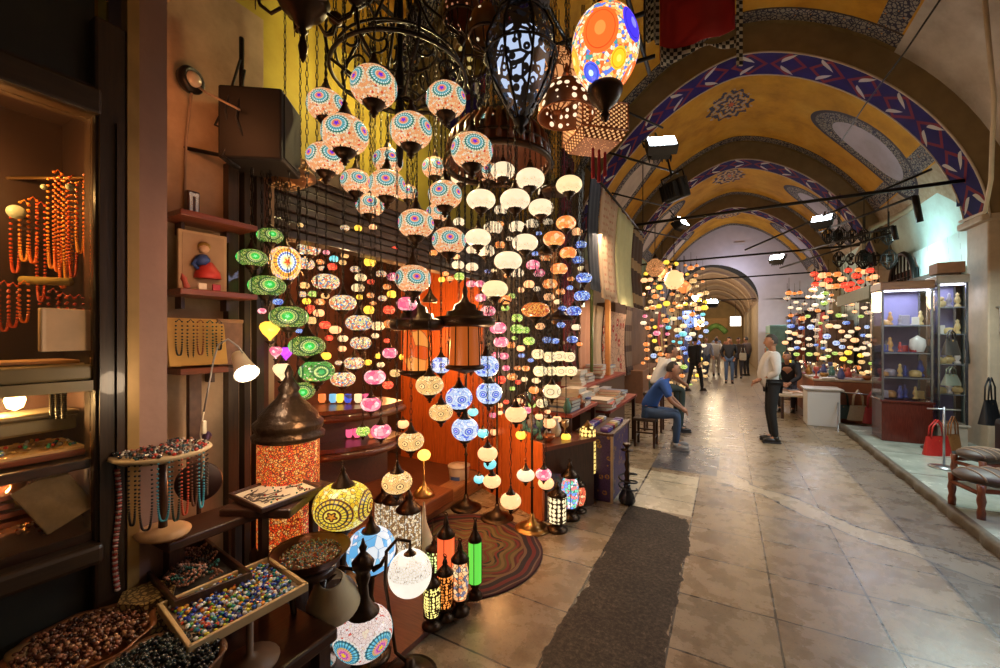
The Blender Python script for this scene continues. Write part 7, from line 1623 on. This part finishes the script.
    e.box((0,.088,-.058),(.04,.008,.007),M=M); e.build('eyes_and_brows',mat((.03,.015,.012),.4),t)
    # hair: cap
    hvs=MB(); vs=[];K=20;R=8
    for i in range(R+1):
        for k in range(K):
            a=2*PI*k/K; low=-.35 if math.sin(a)<.2 else .6; p=low+(PI/2-low)*i/R
            vs.append((.0795*math.cos(p)*math.cos(a),-.004+.0965*math.cos(p)*math.sin(a),.004+.1205*math.sin(p)))
    fs=[(i*K+k,i*K+(k+1)%K,(i+1)*K+(k+1)%K,(i+1)*K+k) for i in range(R) for k in range(K)]
    hvs.add(vs,fs,True,M)
    if beard: hvs.sph((0,.045,-.085),(.055,.05,.035),12,8,M)
    hvs.build('hair',mat(hair,.7,0,.4,60,name='hair'),t)
    # shirt
    g=1.18
    sn=['pel','waist','chest','neck']+[a+n for n in 'lr' for a in('sh','el','cu')]
    P2=dict(J); 
    for n in 'lr':
        f=.93 if sleeve=='long' else (.02 if sleeve=='none' else .0)
        P2['cu'+n]=J['el'+n].lerp(J['ha'+n],.93) if sleeve=='long' else J['sh'+n].lerp(J['el'+n],.85)
        if sleeve!='long': P2['el'+n]=J['sh'+n].lerp(J['el'+n],.5)
        if sleeve=='rolled': P2['el'+n]=J['el'+n]; P2['cu'+n]=J['el'+n].lerp(J['ha'+n],.55)
    P2['neck']=J['chest'].lerp(J['neck'],.86); P2['pel']=J['pel']+(V(0,0,-.09) if pose!='sit' else V(0,0,-.0))
    P2['waist']=J['waist']+V(0,belly*.6,0)
    r2={'pel':.138,'waist':.132+belly*.5,'chest':.15,'neck':.066,'sh':.08,'el':.06,'cu':.044 if sleeve=='long' else .062}
    ix={n:i for i,n in enumerate(sn)}; E2=[('pel','waist'),('waist','chest'),('chest','neck')]+[('chest','sh'+n) for n in 'lr']+[('sh'+n,'el'+n) for n in 'lr']+[('el'+n,'cu'+n) for n in 'lr']
    vs,fs=skin_mesh([P2[n] for n in sn],[(ix[a],ix[b]) for a,b in E2],[r2[n if n in r2 else n[:-1]]*s for n in sn],2)
    m=MB(); m.add(vs,fs,True); o=m.build('jacket' if jacket_long else 'shirt',mat(shirt,.8,0,.15,14,name='cloth',bumpy=.3),t)
    m=MB(); m.tube([J['neck']+V(.055*math.cos(a),.055*math.sin(a)-.005,-.015+.012*math.sin(a)) for a in [2*PI*k/14 for k in range(14)]],.011*s,6,True); m.build('collar',mat(tuple(min(1,q*1.1) for q in shirt),.8),o)
    if inner is not None:
        m=MB(); m.sph(J['chest']+V(0,.075,-.1),(.07*s,.085*s,.24*s),14,8); m.build('inner_shirt',mat(inner,.8),t)
    # trousers
    tn=['pel']+[a+n for n in 'lr' for a in('hip','kn','an')]; P3=dict(J)
    for n in 'lr': P3['an'+n]=J['an'+n]+V(0,0,-.0)
    r3={'pel':.118,'hip':.092,'kn':.066,'an':.05}; ix={n:i for i,n in enumerate(tn)}
    E3=[('pel','hip'+n) for n in 'lr']+[('hip'+n,'kn'+n) for n in 'lr']+[('kn'+n,'an'+n) for n in 'lr']
    vs,fs=skin_mesh([P3[n] for n in tn],[(ix[a],ix[b]) for a,b in E3],[r3[n if n in r3 else n[:-1]]*s for n in tn],2)
    m=MB(); m.add(vs,fs,True); m.build('trousers',mat(trou,.85,0,.2,14,name='trouser_cloth',bumpy=.3),t)
    for n in 'lr':
        a,b=J['an'+n],J['to'+n]; d_=(b-a); d_.z=0; d_.normalize(); sd=Vector((-d_.y,d_.x,0)); m=MB()
        Mx=Matrix(((sd.x,d_.x,0,a.x+d_.x*.055*s),(sd.y,d_.y,0,a.y+d_.y*.055*s),(0,0,1,.0),(0,0,0,1)))
        m.sph((0,0,.045*s),(.045*s,.135*s,.045*s),14,8,Mx); m.box((0,0,.014*s),(.085*s,.26*s,.025*s),bev=.01,M=Mx); m.tube([Mx@Vector((0,-.06*s,.05*s)),Mx@Vector((0,-.06*s,.11*s))],[.045*s,.048*s],8)
        m.build('shoe',mat(shoe,.4),t)
    return t
person('man in a loose white shirt and black trousers standing mid aisle',.66,7.95,1.75,(-1,-.12),(.66,.64,.62),(.012,.012,.014),hair=(.05,.04,.032),arm='front',belly=.09,sleeve='rolled')
person('man in a blue polo and jeans seated on the low dark stool',-1.07,6.75,1.74,(1,.1),(.03,.10,.38),(.05,.09,.18),pose='sit',seat=.45,sleeve='short',lean=.09,headyaw=.1,shoe=(.3,.28,.27))
person('man in a white polo seated behind the man in blue',-1.12,7.9,1.72,(.9,.4),(.62,.62,.62),(.03,.05,.05),pose='sit',seat=.7,sleeve='short',lean=.05)
person('man in a black jacket over a red shirt walking away by the lamp stall',-.86,14.3,1.72,(.5,.8),(.012,.012,.014),(.012,.012,.014),pose='walk',jacket_long=True,inner=(.3,.02,.03))
person('person in a black jacket and blue jeans facing up the aisle',.1,17.3,1.7,(0,-1),(.015,.016,.02),(.07,.12,.22),jacket_long=True,arm='pocket')
person('person in a checked grey shirt and blue trousers walking far off',-.75,19.5,1.7,(.3,-1),(.2,.22,.28),(.06,.08,.14),pose='walk')
person('person in pale clothes walking beside the checked shirt',-.38,20.5,1.68,(0,1),(.5,.48,.45),(.42,.36,.3),pose='walk')
person('person in a dark top with a pale bag far down the aisle',.45,19.6,1.68,(-.2,-1),(.05,.035,.03),(.04,.04,.05))
person('person in brown standing half hidden past the white shirted man',.78,21.0,1.72,(-.6,.5),(.12,.07,.05),(.03,.03,.04))
person('distant person in grey in the passage mouth',-.5,25.5,1.7,(0,-1),(.15,.14,.15),(.05,.05,.07))
person('distant person in a rust coat in the passage',.1,27.5,1.7,(0,1),(.25,.1,.06),(.04,.04,.05),pose='walk')
person('distant tall person in blue deep in the passage',-.5,28,1.76,(.2,-1),(.1,.14,.3),(.04,.04,.05))
person('man in a black shirt seated behind the goods tables',1.28,11.7,1.72,(-.2,-1),(.015,.015,.018),(.03,.03,.04),pose='sit',seat=.5,lean=.08)
def stool(label,x,y,h,r=.17,mt=None):
    t=thing('wooden_stool',label,'stool',(x,y,0)); m=MB(); m.box((0,0,h-.025),(2*r,2*r,.05),bev=.012); m.build('seat',mt or mat((.05,.03,.02),.5),t)
    for sx in (-1,1):
        for sy in (-1,1): m=MB(); m.box((sx*r*.82,sy*r*.82,(h-.05)/2),(.035,.035,h-.05)); m.build('leg',DWOOD,t)
    m=MB(); 
    for sx in (-1,1): m.box((sx*r*.82,0,h*.35),(.022,2*r*.8,.022)); m.box((0,sx*r*.82,h*.5),(2*r*.8,.022,.022))
    m.build('rungs',DWOOD,t)
stool('low dark stool under the man in blue',-1.1,6.75,.45); stool('taller stool under the man in the white polo',-1.15,7.9,.7); stool('stool under the man in the black shirt',1.28,11.7,.5)
t=thing('pale_bag','pale cloth shopping bag hanging at the arm of a distant person','bag',(.6,19.4,.75)); m=MB(); m.box((0,0,.15),(.25,.1,.3),bev=.02); m.build('body',mat((.5,.45,.35),.8),t); m=MB(); m.tube([(-.08,0,.3),(-.05,0,.5),(.05,0,.5),(.08,0,.3)],.01,5); m.build('strap',mat((.5,.45,.35),.8),t)
# ================================================================ LIGHTS
def area(loc, target, size, energy, col, sy=None):
    l=bpy.data.lights.new('added_area_light','AREA'); l.energy=energy; l.color=col; l.size=size  # added area light with no lamp body
    if sy: l.shape='RECTANGLE'; l.size_y=sy
    o=bpy.data.objects.new('added_area_light',l); C.objects.link(o); o.location=loc
    o.rotation_euler=(Vector(target)-Vector(loc)).to_track_quat('-Z','Y').to_euler(); return o
def point(loc, energy, col, r=.05):
    l=bpy.data.lights.new('added_point_light','POINT'); l.energy=energy; l.color=col; l.shadow_soft_size=r  # added light point with no body, brightens the spot around it
    o=bpy.data.objects.new('added_point_light',l); C.objects.link(o); o.location=loc; return o
WARM=(1,.45,.14); WARM2=(1,.62,.32); COOL=(.72,.85,1)
point((-3.4,2.2,2.2),16,WARM); point((-3.3,3.5,1.6),34,WARM); point((-3.0,2.6,.9),10,WARM); point((-2.6,3.4,2.0),24,WARM)  # added among the lamps to brighten the room and plank door
point((-1.9,2.6,2.0),22,WARM2); point((-1.5,2.9,1.3),18,WARM2); point((-1.9,2.2,3.4),42,(1,.78,.35)); point((-1.75,3.1,.7),8,WARM)  # the high one is added to brighten the yellow wall
point((-2.3,1.5,1.0),8,(1,.25,.05)); point((-1.65,1.25,1.35),5,WARM2)
point((-1.75,1.0,2.05),3,(1,.5,.28),.1); point((-1.95,.9,2.75),2.5,(1,.35,.12),.05); point((-1.85,1.12,1.52),3,(1,.85,.65),.02); point((-1.4,.75,1.5),3.5,(1,.72,.45),.05); point((-1.5,5.2,1.9),20,(1,.7,.4),.1); point((-1.5,7.4,1.9),18,(1,.75,.5),.1); point((.2,21.8,4.6),70,(.85,.82,1),.2)  # some are unseen fills added for the return wall, trays and end wall
# points added to brighten the jeweller's window
point((-2.1,.36,1.47),22,(1,.6,.22),.02); point((-2.05,.3,2.25),9,(1,.52,.16),.03); point((-2.1,.35,1.2),9,(1,.6,.25),.02); point((-2.2,.2,1.95),2,(1,.6,.2),.02)
for y,z,e in ((6,3.3,.55),(10.5,3.2,.8),(15.5,3.2,1),(20.5,3.2,1)):
    area((-1.5,y,z),(0.5,y+.5,0),.5,70*e,(1,.74,.5)); area((2.4,y,z),(.5,y,0),.5,45*e,(.85,.88,1))
    point((.45,y,2.7),36*e,(1,.68,.36),.3)
for y in (25.5,28,34,40): point((-.6,y,3),120,(1,.75,.45),.3)
area((2.5,7.0,3.1),(2.7,6.0,0),.8,75,(.8,1,.95)); area((2.7,11.0,3.2),(3.5,10.8,3.2),.6,26,(.6,.95,1)); area((2.9,4.2,2.7),(2.2,3.6,0),.7,26,(.6,.65,1))  # added unseen shop lighting for the ledge, aqua wall and paving
